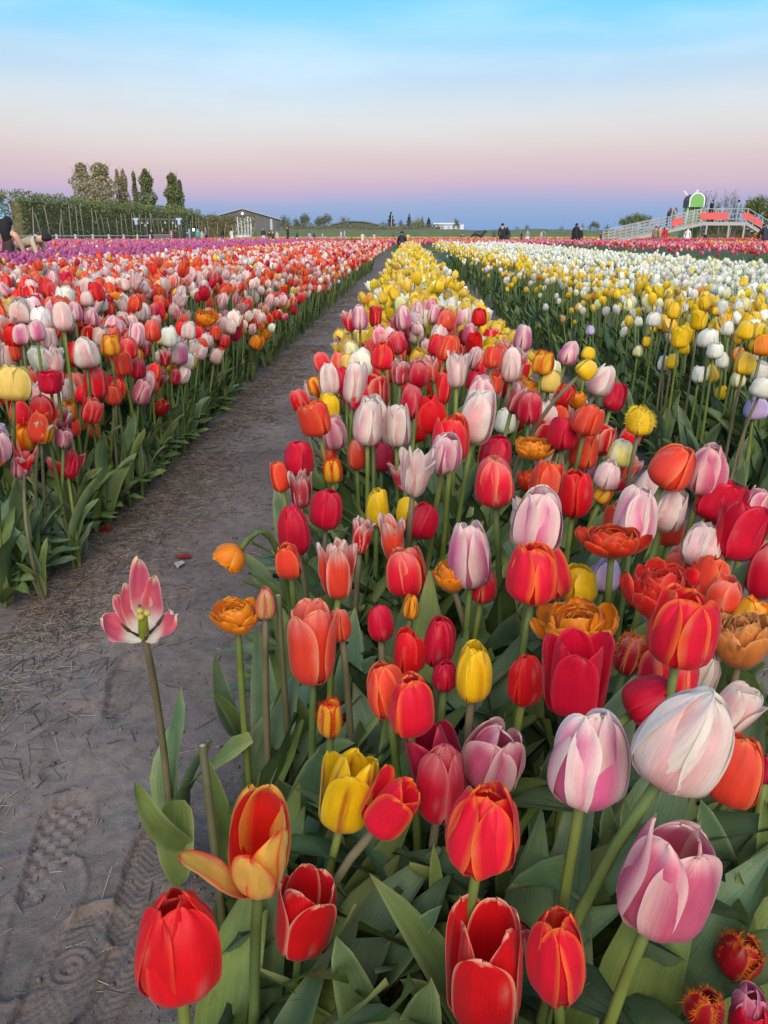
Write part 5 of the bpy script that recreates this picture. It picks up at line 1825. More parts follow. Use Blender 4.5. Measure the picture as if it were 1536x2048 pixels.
def half_flower(rng):
    out = []
    for az, Ln, W, am, a1, vb in ((112, 1.55, 0.21, 78, 84, 0.32), (80, 1.22, 0.22, 74, 92, 0.38), (138, 1.02, 0.20, 62, 66, 0.4), (156, 0.92, 0.17, 52, 64, 0.4), (18, 0.80, 0.38, 40, 96, 0.5), (190, 0.86, 0.36, 24, 74, 0.5)):
        pt = petal(Ln, W, 2, am, a1, vb, 0.03, 0.42, 10, 14, rng, _hp, q=0.55, pp=2.4, curl=rng.uniform(-0.2, 0.2), wave=0.16, warp=0.12)
        v = pt[4][:, 1] - pt[4][:, 1].min()
        b = sstep(0.52, 0.22, v)[:, None]
        pt[3] = pt[3] * (1 - b) + np.array(lin(238, 232, 212)) * b
        t = sstep(0.86, 1.0, v)[:, None] * 0.7
        pt[3] = pt[3] * (1 - t) + np.array(lin(246, 222, 176)) * t
        out.append(turn(pt, R(az)))
    return out


def flame_blown(rng):
    out = []
    outside = pal((246, 202, 92), (236, 44, 44), (232, 38, 44), 0.30)
    inside = pal((228, 30, 24), (248, 176, 70), (240, 196, 130), 0.52)
    for az, Ln, W, am, a1, vb, cu, pl in ((78, 1.28, 0.50, 82, 134, 0.42, 0.0, inside), (140, 1.22, 0.50, 70, 130, 0.42, 0.05, inside), (18, 1.12, 0.42, 80, 120, 0.4, 0.1, outside),
                                          (208, 1.30, 0.26, 36, 44, 0.4, -0.15, outside), (262, 0.92, 0.36, 62, 88, 0.4, 0.1, outside), (318, 0.98, 0.42, 78, 106, 0.4, 0.05, outside)):
        pt = petal(Ln, W, 2, am, a1, vb, 0.03, 0.40, 12, 16, rng, pl, q=0.55, pp=2.5, curl=cu, wave=0.07, warp=0.05)
        v = pt[4][:, 1] - pt[4][:, 1].min()
        b = (sstep(0.40, 0.12, v) * 0.85)[:, None]
        pt[3] = pt[3] * (1 - b) + np.array(lin(230, 40, 46)) * b
        out.append(turn(pt, R(az)))
    return out


H = hero

# front row, one by one
H(360, 1882, 176, 238, 'R', 'C', 0, 1.0, 'bright red tulip in the front corner where path meets bed, slightly open top', 'front corner red tulip', az=0.9, leaves=2, leaf_dir=[0.2, -0.7])
H(522, 1690, 205, 230, 'FL', 'W', 4, 0.86, 'blown yellow and red flamed tulip with one petal pointing out over the path', 'blown flamed tulip', custom=flame_blown, toward=14, leaves=3, grow=1.5)
H(610, 1826, 124, 172, 'RW', 'O', 14, 0.90, 'open pale-edged red tulip tucked below the blown flamed one', leaves=2)
H(975, 1940, 165, 250, 'RW', 'O', 2, 0.95, 'wide open red tulip with white petal edges at the bottom of the bed', 'white-edged red tulip', az=0.2, leaves=2)
H(1117, 1908, 124, 215, 'RE', 'C', -6, 0.80, 'orange-edged red tulip with a torn pointed tip beside the white-edged one', 'torn-tipped red tulip', leaves=2)
H(1034, 1876, 66, 70, 'RP', 'U', 0, 0.54, 'dull faded red flower peeping between the two front red tulips', leaves=1)
H(966, 1652, 156, 186, 'RE', 'U', 3, 1.0, 'round orange-edged red tulip with a dark open top above the white-edged one', 'round orange-edged tulip', az=1.3)
H(697, 1580, 126, 168, 'YS', 'O', 6, 0.92, 'open yellow tulip with a dark red stripe down its petal', 'open striped yellow tulip', az=0.5)
H(788, 1612, 128, 140, 'RE', 'O', 34, 0.92, 'red tulip leaning over and opening sideways next to the striped yellow one')
H(884, 1562, 104, 170, 'CR', 'C', 2, 0.92, 'pointed crimson tulip standing in front of a magenta one', 'pointed crimson tulip')
H(868, 1530, 128, 178, 'MG', 'O', -8, 1.15, 'large magenta crimson tulip half hidden by the pointed crimson one')
H(990, 1508, 126, 152, 'DR', 'U', 8, 1.02, 'dusty rose tulip with a jagged dark opening on top', 'jagged dusty rose tulip', az=0.1, toward=8)
H(1180, 1510, 158, 212, 'PK', 'C', 6, 1.0, 'large closed lilac pink tulip with creamy petal edges', 'large lilac pink tulip', az=0.6)
H(1374, 1474, 178, 232, 'WP', 'C', 20, 1.0, 'largest pink-flushed white tulip, leaning over a small red one', 'largest white tulip', az=0.2)
H(1474, 1414, 84, 100, 'WP', 'O', 30, 0.80, 'creamy white bloom poking out behind the largest white tulip')
H(1474, 1536, 112, 154, 'CO', 'C', 6, 1.18, 'coral orange tulip half hidden below the largest white one')
H(1306, 1402, 106, 112, 'CR', 'C', 52, 1.0, 'crimson tulip leaning sideways behind the largest white one')
H(1338, 1756, 186, 244, 'DR', 'U', 14, 1.05, 'big rose pink tulip open to the side, lowest of the pink ones', 'big rose pink tulip', az=0.75, toward=4)
H(1484, 1908, 100, 116, 'DK', 'F', 24, 0.80, 'dark red tulip with an orange fringe, tipped sideways at the bottom', 'tipped fringed tulip')
H(1412, 2012, 88, 108, 'DK', 'F', 4, 0.78, 'dark red upright tulip with an orange fringe at the very bottom')
H(1496, 2004, 70, 66, 'MV', 'U', 0, 0.62, 'mauve flower squeezed in beneath the tipped fringed tulip', leaves=1)
H(1506, 2046, 90, 70, 'CR', 'U', 0, 0.72, 'crimson bloom cut off by the bottom corner beyond the fringed tulips', leaves=1)
H(1536, 1535, 40, 110, 'MG', 'C', 0, 0.5, 'dark magenta tulip at the border beside the coral orange one', leaves=1)
H(1150, 1352, 146, 172, 'CR', 'O', 4, 0.98, 'wide open crimson tulip with upright lobed petals', 'wide open crimson tulip', az=0.4)
H(1048, 1356, 72, 110, 'R', 'C', 0, 0.95, 'narrow closed red tulip against the wide open crimson one')
H(1155, 1250, 168, 94, 'OR', 'D', 0, 1.16, 'broad orange double tulip like a peony', 'broad orange double tulip')
H(1368, 1254, 136, 160, 'RE', 'U', 2, 1.02, 'big glowing red tulip with orange edges between two orange double ones', 'big glowing red tulip', az=1.1)
H(1482, 1280, 130, 124, 'TN', 'D', 0, 0.86, 'tan orange double tulip behind the largest white one', 'tan double tulip')
H(1342, 1336, 122, 84, 'RE', 'U', 0, 1.2, 'red tulip mostly hidden underneath the big glowing red one')
H(1318, 1182, 146, 116, 'RD', 'D', 0, 1.0, 'scarlet double tulip like a peony', 'scarlet double tulip')
H(1370, 1132, 88, 82, 'CO', 'U', 0, 1.05, 'orange coral cup tulip rising behind the scarlet double one')
H(1447, 1186, 76, 76, 'CO', 'U', 6, 0.95)
H(1502, 1228, 76, 62, 'FL', 'O', 30, 0.8)
H(1530, 1138, 72, 122, 'CR', 'C', 2, 0.95, 'deep crimson tulip cut by the border beside the scarlet doubles')
H(1478, 1060, 124, 116, 'CR', 'O', 8, 1.22, 'spreading deep crimson tulip beside the gap of bare soil', 'spreading crimson tulip', az=0.7)
H(1156, 1168, 76, 82, 'YS', 'U', 0, 0.95, 'yellow tulip with a thin red line above the broad orange double', 'thin-lined yellow tulip')
H(1208, 1148, 66, 70, 'LI', 'C', 0, 1.05, 'pale lilac-white flower half hidden behind a stem beside the thin-lined yellow tulip')
H(1226, 1082, 140, 76, 'RO', 'D', 0, 1.06, 'rust red double tulip behind a lilac pink one', 'rust red double tulip')
H(1068, 1146, 110, 122, 'RE', 'U', 2, 1.02, 'rosy red tulip with a fine orange rim', 'rosy rimmed tulip', az=1.4)
H(1078, 1038, 104, 134, 'PK', 'U', 6, 1.0, 'streaked lilac pink tulip with folded back cream petals', 'streaked lilac tulip', az=0.3)
H(1270, 1030, 86, 122, 'PK', 'U', 4, 0.95, 'lilac pink tulip with a pointed petal in front of the rust red double', 'pointed lilac tulip', az=0.9)
H(1262, 1304, 62, 92, 'DK', 'F', 12, 1.05)
H(1340, 1046, 58, 90, 'CO', 'C', 0, 0.95)
H(1348, 934, 88, 96, 'CO', 'C', 22, 1.05, 'coral tulip with pale peeling edges leaning on a dusty pink one', 'peeling coral tulip')
H(1416, 938, 78, 108, 'DR', 'C', 8, 0.96, 'dusty pink tulip with dark vein lines beside the peeling coral one', 'veined dusty pink tulip')
H(1438, 1000, 94, 66, 'CR', 'O', 22, 1.0)
H(1518, 1004, 56, 62, 'DR', 'U', 10, 0.75)
H(1098, 962, 78, 92, 'CO', 'U', -4, 1.1)
H(1150, 986, 72, 98, 'R', 'C', 4, 0.95, 'closed bright red tulip behind the streaked lilac one', 'closed bright red tulip')
H(990, 962, 84, 106, 'RE', 'C', 0, 1.0, 'plump pinkish red tulip with a thin orange rim behind the lilac pink ones', 'plump pinkish red tulip')
H(941, 1108, 90, 136, 'PK', 'C', 0, 1.0, 'tall closed lilac pink tulip with an oval front petal', 'oval lilac tulip', az=1.57)
H(902, 1152, 72, 82, 'OR', 'D', -10, 0.80)
H(966, 1168, 58, 74, 'RE', 'C', 6, 0.95)
H(812, 1142, 86, 102, 'RE', 'U', -4, 1.0, 'red tulip with spreading orange petal bases', 'orange-based tulip', az=0.3)
H(676, 1134, 94, 124, 'CO', 'X', 0, 1.0, 'coral tulip with whitened withered tips', 'white-tipped coral tulip')
H(588, 1058, 66, 118, 'CR', 'C', 0, 0.95, 'closed crimson tulip at the edge of the path above the drooping one', 'path-edge crimson tulip')
H(578, 1120, 56, 74, 'CO', 'U', -4, 0.98)
H(655, 1016, 66, 86, 'CR', 'U', 4, 1.0)
H(602, 974, 54, 84, 'RP', 'X', 6, 0.90)
H(626, 1284, 102, 168, 'CO', 'O', 0, 1.0, 'tall orange-red tulip gone open with a dark rotting base', 'dark-based orange tulip', az=0.0)
H(682, 1248, 44, 86, 'CO', 'C', 0, 0.72)
H(759, 1243, 58, 78, 'CR', 'C', 0, 0.85)
H(822, 1212, 32, 52, 'FL', 'B', 0, 0.90)
H(818, 1302, 66, 92, 'R', 'C', 0, 1.0)
H(877, 1283, 66, 122, 'CR', 'C', 4, 0.95, 'tall pointed crimson tulip beside the closed yellow one', 'tall pointed crimson tulip')
H(890, 1350, 52, 62, 'CR', 'C', 0, 0.9)
H(946, 1342, 76, 132, 'YS', 'C', 2, 1.0, 'closed yellow tulip with two red stripes', 'closed striped yellow tulip', az=1.2)
H(772, 1378, 82, 118, 'CO', 'C', -12, 1.05)
H(820, 1406, 96, 132, 'RE', 'C', 2, 1.0, 'pinkish red tulip showing a dark split at its base', 'split-based pinkish red tulip', az=1.05)
H(660, 1433, 60, 86, 'FL', 'F', 4, 0.98, 'small yellow and red tulip with a stubby fringed top', 'stubby flamed tulip')
H(474, 1232, 106, 74, 'OR', 'D', 0, 1.0, 'orange double tulip standing alone at the path edge', 'lone orange double tulip', leaves=3)
H(531, 1204, 42, 82, 'GB', 'B', 2, 1.0, 'half green, half red tulip bud beside the lone orange double', 'green and red bud')
H(845, 1040, 66, 76, 'CR', 'C', 22, 1.0)
H(755, 1014, 52, 80, 'Y', 'C', 4, 0.86, 'yellow tulip with a slit petal in the middle of the reds', 'slit yellow tulip')
H(816, 1020, 50, 58, 'Y', 'C', 0, 0.92)
H(782, 1074, 62, 112, 'CO', 'X', -10, 1.0)
H(722, 1068, 66, 80, 'RW', 'X', 10, 1.05)
H(832, 938, 86, 112, 'WP', 'X', 6, 1.05, 'withered white tulip with dark red shrivelled petals in front', 'withered white tulip')
H(798, 950, 44, 66, 'RP', 'X', -14, 0.72)
H(738, 844, 64, 96, 'WP', 'U', 0, 1.0, 'pinkish white tulip, the first of a close pair of white ones', 'first paired white tulip')
H(795, 850, 60, 90, 'WP', 'U', 4, 0.97, 'pinkish white tulip, the second of a close pair', 'second paired white tulip')
H(632, 836, 72, 72, 'CO', 'O', -6, 1.05, 'open red-orange tulip sticking out above the path beside a yellow one', 'path-side open red tulip')
H(656, 812, 46, 52, 'Y', 'U', 6, 0.85)
H(600, 916, 66, 72, 'CR', 'U', 0, 1.05)
H(658, 896, 38, 56, 'CO', 'C', 0, 0.80)
H(665, 936, 46, 62, 'FL', 'F', 4, 0.92)
H(558, 952, 38, 64, 'CO', 'U', -8, 0.80)
H(713, 908, 38, 64, 'CO', 'C', 0, 0.82)
H(764, 912, 48, 62, 'MG', 'C', 6, 0.95)
H(836, 850, 46, 68, 'R', 'C', 0, 0.90)
H(904, 876, 78, 98, 'RE', 'U', 4, 1.05, 'glossy orange-edged red tulip with a pointed front petal', 'glossy pointed red tulip', az=1.4)
H(956, 832, 72, 112, 'WP', 'U', 8, 1.02, 'white tulip with ragged tips leaning towards the pink ones', 'ragged white tulip')
H(992, 904, 66, 62, 'CR', 'U', 0, 1.0)
H(824, 802, 52, 72, 'CR', 'C', 0, 0.92)
H(858, 822, 36, 66, 'CR', 'C', 20, 0.80)
H(658, 758, 42, 70, 'WP', 'C', 0, 0.90)
H(708, 764, 52, 90, 'WP', 'U', 2, 1.0)
H(766, 710, 50, 60, 'RE', 'U', 0, 1.0)
H(748, 774, 36, 62, 'R', 'C', 0, 0.82)
H(800, 742, 56, 56, 'RP', 'X', 0, 1.0)
H(914, 736, 62, 76, 'WP', 'X', 0, 1.05)
H(882, 776, 42, 68, 'RE', 'C', 8, 0.85)
H(962, 790, 58, 84, 'PK', 'U', 4, 1.0)
H(1024, 728, 46, 74, 'WP', 'C', 4, 0.92)
H(1046, 676, 38, 56, 'PK', 'C', 4, 0.92)
H(876, 690, 40, 46, 'RE', 'U', 0, 0.95)
H(1012, 842, 46, 52, 'WH', 'U', 4, 0.9, 'pure white cup with jagged rim beside the crimson ones')
H(1205, 760, 54, 68, 'WP', 'C', 22, 1.0, 'white and pink tulip leaning out over the soil gap', 'leaning white tulip')
H(1140, 706, 42, 52, 'PK', 'C', 18, 0.92)
H(1174, 738, 42, 36, 'Y', 'C', 48, 0.75)
H(1176, 706, 28, 26, 'Y', 'C', 10, 0.60)
H(1282, 838, 66, 62, 'Y', 'F', 6, 1.15, 'yellow tulip with a ragged fringe above the soil gap', 'fringed yellow tulip')
H(1242, 906, 54, 56, 'IV', 'C', 12, 0.92, 'round ivory tulip with a yellow flame on its petal', 'round ivory tulip')
H(1228, 792, 46, 60, 'CR', 'U', 10, 0.90)
H(1170, 902, 58, 74, 'CO', 'U', 6, 0.98)
H(1176, 838, 66, 66, 'CO', 'U', 8, 1.05)
H(1060, 814, 58, 68, 'CR', 'U', 0, 1.0)
H(1128, 866, 64, 68, 'CR', 'U', 6, 1.05)
H(1066, 898, 86, 46, 'OR', 'D', 0, 1.05, 'yellow-orange double tulip amid crimson ones', 'yellow-orange double tulip')
H(1210, 986, 38, 46, 'FL', 'B', 24, 1.0)
H(1056, 962, 48, 56, 'RO', 'D', 0, 0.62)
H(1086, 724, 46, 52, 'FL', 'U', 6, 0.95)
H(1100, 762, 44, 48, 'YP', 'U', 6, 0.92)
H(1154, 800, 40, 40, 'OR', 'D', 0, 0.60)
H(1120, 794, 30, 36, 'WH', 'C', 4, 0.62)
H(1260, 934, 46, 60, 'CO', 'X', 20, 0.95)
H(1262, 870, 44, 46, 'R', 'U', 10, 0.9)
H(720, 634, 34, 54, 'PK', 'C', 0, 0.92)
H(698, 640, 34, 44, 'RE', 'X', -8, 0.92)
H(752, 632, 30, 46, 'RW', 'O', 0, 0.75)
H(836, 622, 26, 46, 'PK', 'C', 0, 0.80)
H(806, 634, 32, 54, 'PK', 'C', 2, 0.85)
H(868, 628, 26, 40, 'PK', 'C', 6, 0.80)
H(912, 632, 32, 42, 'PK', 'C', 0, 0.90)
H(932, 634, 26, 40, 'WP', 'C', 2, 0.80)
H(958, 634, 32, 38, 'R', 'U', 2, 0.90)
H(1008, 696, 40, 46, 'CR', 'X', 0, 0.92)
H(844, 736, 46, 50, 'RP', 'X', 0, 0.92)
H(940, 668, 30, 46, 'DR', 'C', 0, 0.85)
H(780, 678, 34, 50, 'WP', 'U', 0, 0.85)
H(748, 672, 26, 40, 'Y', 'C', 0, 0.80)
H(700, 680, 34, 30, 'YP', 'U', -6, 0.95)
H(702, 700, 30, 36, 'IV', 'C', -4, 0.8)

# the half flower over the path, and the one that hangs on a bent stem
H(284, 1218, 138, 176, 'HP', 'W', -4, 0.95, 'ragged pink and cream half flower with bare green pistil over the path', 'ragged half flower', custom=half_flower, extra=pistil_parts(1.05, 4), leaves=3, big_leaf=0.8, grow=1.15, toward=24)
_top = at(480, 1118, 1.05)
_mid = at(520, 1056, 1.10)
_r = at(575, 1090, 1.16)
_gp = np.array([_r[0] + 0.01, _r[1] + 0.01, 0.0])
t_ = np.linspace(0, 1, 13)[:, None]
_c = [_gp, np.array([_gp[0], _gp[1], _r[2] + 0.03]), _mid + np.array([0.015, 0, 0.035]), at(482, 1098, 1.05)]
_stem = (1 - t_) ** 3 * _c[0] + 3 * t_ * (1 - t_) ** 2 * _c[1] + 3 * t_ ** 2 * (1 - t_) * _c[2] + t_ ** 3 * _c[3]
_rng = np.random.default_rng(5)
_pts = fit(flower('D', 'OR', _rng, 7, 9), 0.046, 0.036)
_o = make_tulip(_stem[-1], (-0.75, 0.0, -0.66), _pts, 'OR', 'N', _rng, 2, None, _stem, 0.8)
tag(_o, None, 'tulip', G_C)
TULIPS.append(dict(o=_o, x=455, y=1112, w=52, h=50, col='OR', form='N', tilt=0, label='small orange tulip hanging head down on a bent stem over the path', ref='drooping orange tulip', zc=1.05, z=0.4, group=G_C))

# cut stems without flowers
for cx, cy, zc, lb in ((405, 1490, 0.74, 'headless brown tulip stem snapped off above its leaf beside the ragged half flower'), (556, 1190, 0.98, 'headless green tulip stem cut flat beside the green and red bud')):
    p = at(cx, cy, zc)
    rr = np.random.default_rng(int(cx))
    e = empty('cut_tulip', (p[0] + 0.01, p[1], 0), lb, 'tulip', G_C)
    st = stem_arrays([(0, 0, 0), (-0.006, 0, p[2] * 0.5), (-0.01, 0, p[2])], 0.0046, 0.0042, 8, lin(92, 90, 58))
    st[3][-1] = lin(206, 196, 150)
    link('stem', mesh_np('stem', st[0], st[1], st[2], st[3], st[4], [M_LEAF], smooth=False), e)
    for k in range(2):
        lf = leaf_arrays(0.26, 0.026, rr.uniform(0, 6.28), 86, rr.uniform(50, 70), 30, 0.1, 0.3, rr, 4, 10, LEAF_C[k], z0=0.02)
        link('leaf', mesh_np('leaf', lf[0], lf[1], None, lf[3], lf[4], [M_LEAF]), e)

# the bed across the path
def HL(*a, **k): return hero(*a, group=G_L, **k)
HL(28, 764, 74, 66, 'YP', 'U', 10, 1.12, 'big pale yellow tulip, widest in the bed across the path', 'big pale yellow tulip')
HL(190, 764, 50, 72, 'R', 'U', 2, 0.92, 'bright red tulip in front of the tall white one across the path', 'tall-standing red tulip')
HL(226, 790, 34, 42, 'CO', 'U', 6, 0.70)
HL(170, 704, 52, 66, 'WP', 'U', 0, 0.92, 'tall pinkish white tulip above the bright red one across the path', 'tall pinkish white tulip')
HL(110, 716, 42, 56, 'WP', 'X', 0, 0.92)
HL(14, 710, 32, 56, 'WP', 'U', 0, 0.82)
HL(100, 764, 48, 46, 'CR', 'O', 0, 0.95)
HL(355, 706, 44, 48, 'PK', 'U', 4, 1.10, 'lilac pink tulip on a long bare stem at the far edge of the path', 'long-stemmed lilac tulip')
HL(185, 852, 36, 52, 'CO', 'C', 0, 1.05, 'short closed coral tulip alone above the leaves across the path', 'short coral tulip')
HL(320, 814, 40, 40, 'DK', 'D', 0, 0.86, 'dark red double tulip near the straw across the path', 'dark red double tulip')
HL(84, 858, 56, 58, 'YS', 'X', 10, 1.05, 'crumpled yellow tulip with brown stripes across the path', 'crumpled yellow tulip')
HL(46, 906, 64, 92, 'R', 'W', 0, 0.9, 'blown red tulip with dangling petals at the near end across the path', 'dangling red tulip', toward=-30)
HL(132, 928, 90, 74, 'CR', 'W', 0, 0.98, 'flat wide-open dark red flower on a pale stem nearest the path', 'flat wide red flower', toward=-40)
HL(84, 814, 48, 52, 'R', 'U', -8, 1.0)
HL(124, 842, 50, 74, 'MG', 'X', 4, 0.95)
HL(6, 792, 30, 60, 'R', 'C', 0, 0.85)
HL(304, 768, 28, 36, 'CO', 'U', 4, 0.85)
HL(244, 728, 46, 48, 'CO', 'O', 0, 1.0)
HL(276, 736, 32, 46, 'CR', 'C', 8, 0.85)
HL(220, 690, 40, 46, 'FL', 'U', 4, 0.92, 'cream and red flamed tulip beside the tall pinkish white one', 'cream flamed tulip')
HL(256, 696, 38, 46, 'RE', 'U', 2, 0.92)
HL(304, 660, 36, 48, 'CO', 'C', 2, 0.92)
HL(125, 632, 42, 62, 'WP', 'U', 0, 0.92)
HL(150, 622, 26, 42, 'PK', 'C', 0, 0.80)
HL(274, 668, 36, 50, 'PK', 'C', 0, 0.90)
HL(340, 672, 34, 44, 'WH', 'U', 6, 0.90)
HL(378, 660, 30, 40, 'WP', 'U', 4, 0.88)
HL(402, 690, 28, 32, 'CO', 'U', 4, 0.90)
HL(446, 680, 28, 30, 'R', 'U', 6, 0.90)
HL(525, 668, 32, 34, 'OR', 'D', 24, 0.72)
HL(512, 684, 30, 26, 'OR', 'U', 30, 0.75)
HL(386, 720, 24, 40, 'Y', 'X', 16, 0.75, 'bent yellow tulip scrap with a trailing petal beside the long-stemmed lilac one')
HL(44, 668, 36, 44, 'PK', 'U', 0, 0.9)
HL(72, 660, 34, 46, 'PK', 'C', 0, 0.85)
HL(100, 676, 34, 44, 'WP', 'U', 0, 0.85)
HL(330, 712, 30, 40, 'CR', 'X', 4, 0.85)
HL(2, 875, 34, 60, 'LI', 'U', 0, 0.8)

# the bed beyond the gap
def HR(*a, **k): return hero(*a, group=G_R, **k)
HR(1510, 816, 46, 46, 'LI', 'U', 2, 1.12, 'round pale lilac tulip alone at the soil gap', 'round pale lilac tulip')
HR(1442, 784, 26, 34, 'Y', 'C', 0, 0.85)
HR(1400, 748, 32, 34, 'WH', 'U', 2, 0.95)
HR(1490, 726, 42, 48, 'Y', 'U', 6, 1.0, 'tall bright yellow tulip near the border above the pale lilac one', 'tall bright yellow tulip')
HR(1476, 758, 30, 34, 'IV', 'C', 0, 0.82)
HR(1524, 774, 44, 44, 'WH', 'U', 10, 1.0)
HR(1446, 720, 26, 34, 'WH', 'C', 0, 0.78)
HR(1345, 722, 26, 34, 'Y', 'C', 4, 0.85)
HR(1328, 726, 28, 30, 'WH', 'U', 0, 0.85)
HR(1276, 702, 20, 24, 'IV', 'C', 0, 0.72)
HR(1360, 676, 40, 42, 'Y', 'O', 4, 0.98)
HR(1418, 676, 40, 32, 'WH', 'U', 0, 0.98)
HR(1398, 640, 36, 40, 'Y', 'O', 4, 0.98)
HR(1430, 700, 34, 34, 'WH', 'U', 0, 0.92)
HR(1308, 638, 30, 32, 'WH', 'U', 0, 0.92)
HR(1348, 620, 30, 38, 'Y', 'U', 4, 0.92)
HR(1492, 660, 34, 40, 'Y', 'U', 4, 0.95)
HR(1182, 660, 18, 22, 'LI', 'C', 0, 0.78)
HR(1525, 690, 40, 44, 'OR', 'U', 4, 0.95)

# large leaves that stand out between the front flowers; each belongs to the tulip it springs from
def leaf_span(tip, base, wpx, col, fold=24, bow=0.0, curl=0.0, wave=0.10, nv=12, nu=6):
    """tip, base: (x, y, height)"""
    T_, B_ = at_z(*tip), at_z(*base)
    rng = np.random.default_rng(int(tip[0] * 31 + tip[1]))
    s = np.linspace(0, 1, nv + 1)[:, None]
    d = T_ - B_
    ln = np.linalg.norm(d)
    view = (T_ + B_) / 2 - C_O
    zc = view @ C_D
    side = np.cross(d, view); side /= np.linalg.norm(side)
    nrm = np.cross(side, d); nrm /= np.linalg.norm(nrm)
    if nrm @ view > 0: nrm = -nrm
    ctr = B_ + d * s + nrm * (bow * ln * np.sin(s * math.pi)) - nrm * curl * ln * s ** 3 + side * rng.normal(0, 0.04) * ln * np.sin(s * math.pi)
    W = wpx * zc / FPX / 2
    w = W * np.maximum(0.45 * (1 - s) ** 2 + (s ** 0.55) * (1 - s) ** 0.62 / 0.62, 0.012)
    u = np.linspace(-1, 1, nu + 1)[None, :]
    fl = R(fold) * (1 - 0.6 * s)
    ph = rng.uniform(0, 6.3)
    lat = u * w * np.cos(fl)
    up = np.abs(u) ** 1.4 * w * np.sin(fl) + wave * W * u ** 2 * np.sin(s * 9 + ph + np.sign(u)) * sstep(0.1, 0.5, s)
    V = (ctr[:, None] + side * lat[..., None] + nrm * up[..., None]).reshape(-1, 3)
    V[:, 2] = np.maximum(V[:, 2], 0.004)
    n1 = nu + 1
    i, j = np.meshgrid(np.arange(nv), np.arange(nu), indexing='ij')
    k = (i * n1 + j).ravel()
    C = np.tile(np.array(col), (len(V), 1))
    au = np.abs(np.broadcast_to(u, (nv + 1, n1))).ravel()
    pale = (sstep(0.92, 1.0, au) * 0.5)[:, None]
    C = C * (1 - pale) + np.array(lin(160, 170, 118)) * pale
    ss = np.broadcast_to(s, (nv + 1, n1)).ravel()
    UV = np.stack([np.broadcast_to(u, (nv + 1, n1)).ravel() * 0.5 + ph, ss + ph], 1)
    best = min((t for t in TULIPS), key=lambda t: (t['o'].location.x - B_[0]) ** 2 + (t['o'].location.y - B_[1]) ** 2)
    if hides_flower(V, FBOX).mean() > 0.03 or ((V - C_O) @ C_D).min() < 0.40:
        return
    off = np.array(best['o'].location)
    link('leaf', mesh_np('leaf', V - off, np.stack([k, k + 1, k + n1 + 1, k + n1], 1), None, C, UV, [M_LEAF]), best['o'])


hang_leaves()
FBOX = flower_boxes()
for row in (((1212, 1596, 0.40), (1232, 1990, 0.06), 96, 0, 26), ((268, 1562, 0.36), (372, 1690, 0.24), 60, 3, 30), ((360, 1775, 0.17), (350, 1600, 0.30), 84, 3, 14), ((582, 1880, 0.34), (556, 2120, 0.12), 176, 2, 16),
            ((672, 1876, 0.36), (760, 2120, 0.10), 120, 0, 22), ((884, 1812, 0.36), (730, 1990, 0.20), 74, 2, 24), ((708, 1752, 0.38), (700, 1950, 0.18), 90, 0, 24), ((868, 1690, 0.40), (902, 1900, 0.2), 50, 3, 30),
            ((1478, 1744, 0.36), (1506, 1990, 0.10), 80, 3, 26), ((1060, 1586, 0.38), (1130, 1800, 0.18), 66, 2, 26), ((1120, 1700, 0.36), (1212, 1900, 0.14), 74, 0, 24), ((560, 1376, 0.33), (606, 1500, 0.2), 108, 1, 14),
            ((428, 1308, 0.30), (480, 1470, 0.10), 48, 4, 24), ((428, 1384, 0.26), (492, 1500, 0.08), 40, 1, 24), ((1000, 1700, 0.36), (1010, 1860, 0.2), 60, 3, 26), ((1420, 1880, 0.30), (1330, 2080, 0.1), 96, 1, 22),
            ((1300, 1640, 0.40), (1170, 1760, 0.26), 60, 4, 22), ((800, 1960, 0.34), (930, 2060, 0.22), 60, 1, 10), ((640, 1500, 0.38), (600, 1720, 0.1), 120, 2, 26), ((520, 1600, 0.30), (560, 1760, 0.06), 80, 2, 22),
            ((920, 1460, 0.40), (960, 1640, 0.18), 74, 4, 26), ((1250, 1600, 0.42), (1270, 1800, 0.2), 80, 0, 26), ((1400, 1600, 0.42), (1440, 1800, 0.2), 90, 2, 26), ((1530, 1600, 0.42), (1500, 1780, 0.24), 70, 1, 26),
            ((720, 1620, 0.38), (745, 1800, 0.16), 74, 2, 22), ((860, 1960, 0.36), (830, 2140, 0.14), 130, 0, 22), ((440, 1900, 0.20), (500, 2100, 0.04), 90, 2, 24), ((400, 1490, 0.34), (440, 1760, 0.04), 46, 1, 24),
            ((1180, 1960, 0.34), (1140, 2140, 0.14), 110, 1, 22), ((1100, 1500, 0.42), (1090, 1700, 0.2), 70, 2, 26), ((1010, 1420, 0.40), (1040, 1560, 0.22), 60, 0, 26), ((1300, 1480, 0.42), (1290, 1660, 0.24), 66, 2, 26)):
    leaf_span(row[0], row[1], row[2], LEAF_C[row[3]], row[4], bow=0.06)
# ------------------------------------------------------------------ the beds: scattered tulips
def mixpick(rng, n, table):
    ks = list(table)
    p = np.array([table[k] for k in ks], float); p /= p.sum()
    return np.array(ks)[rng.choice(len(ks), n, p=p)]


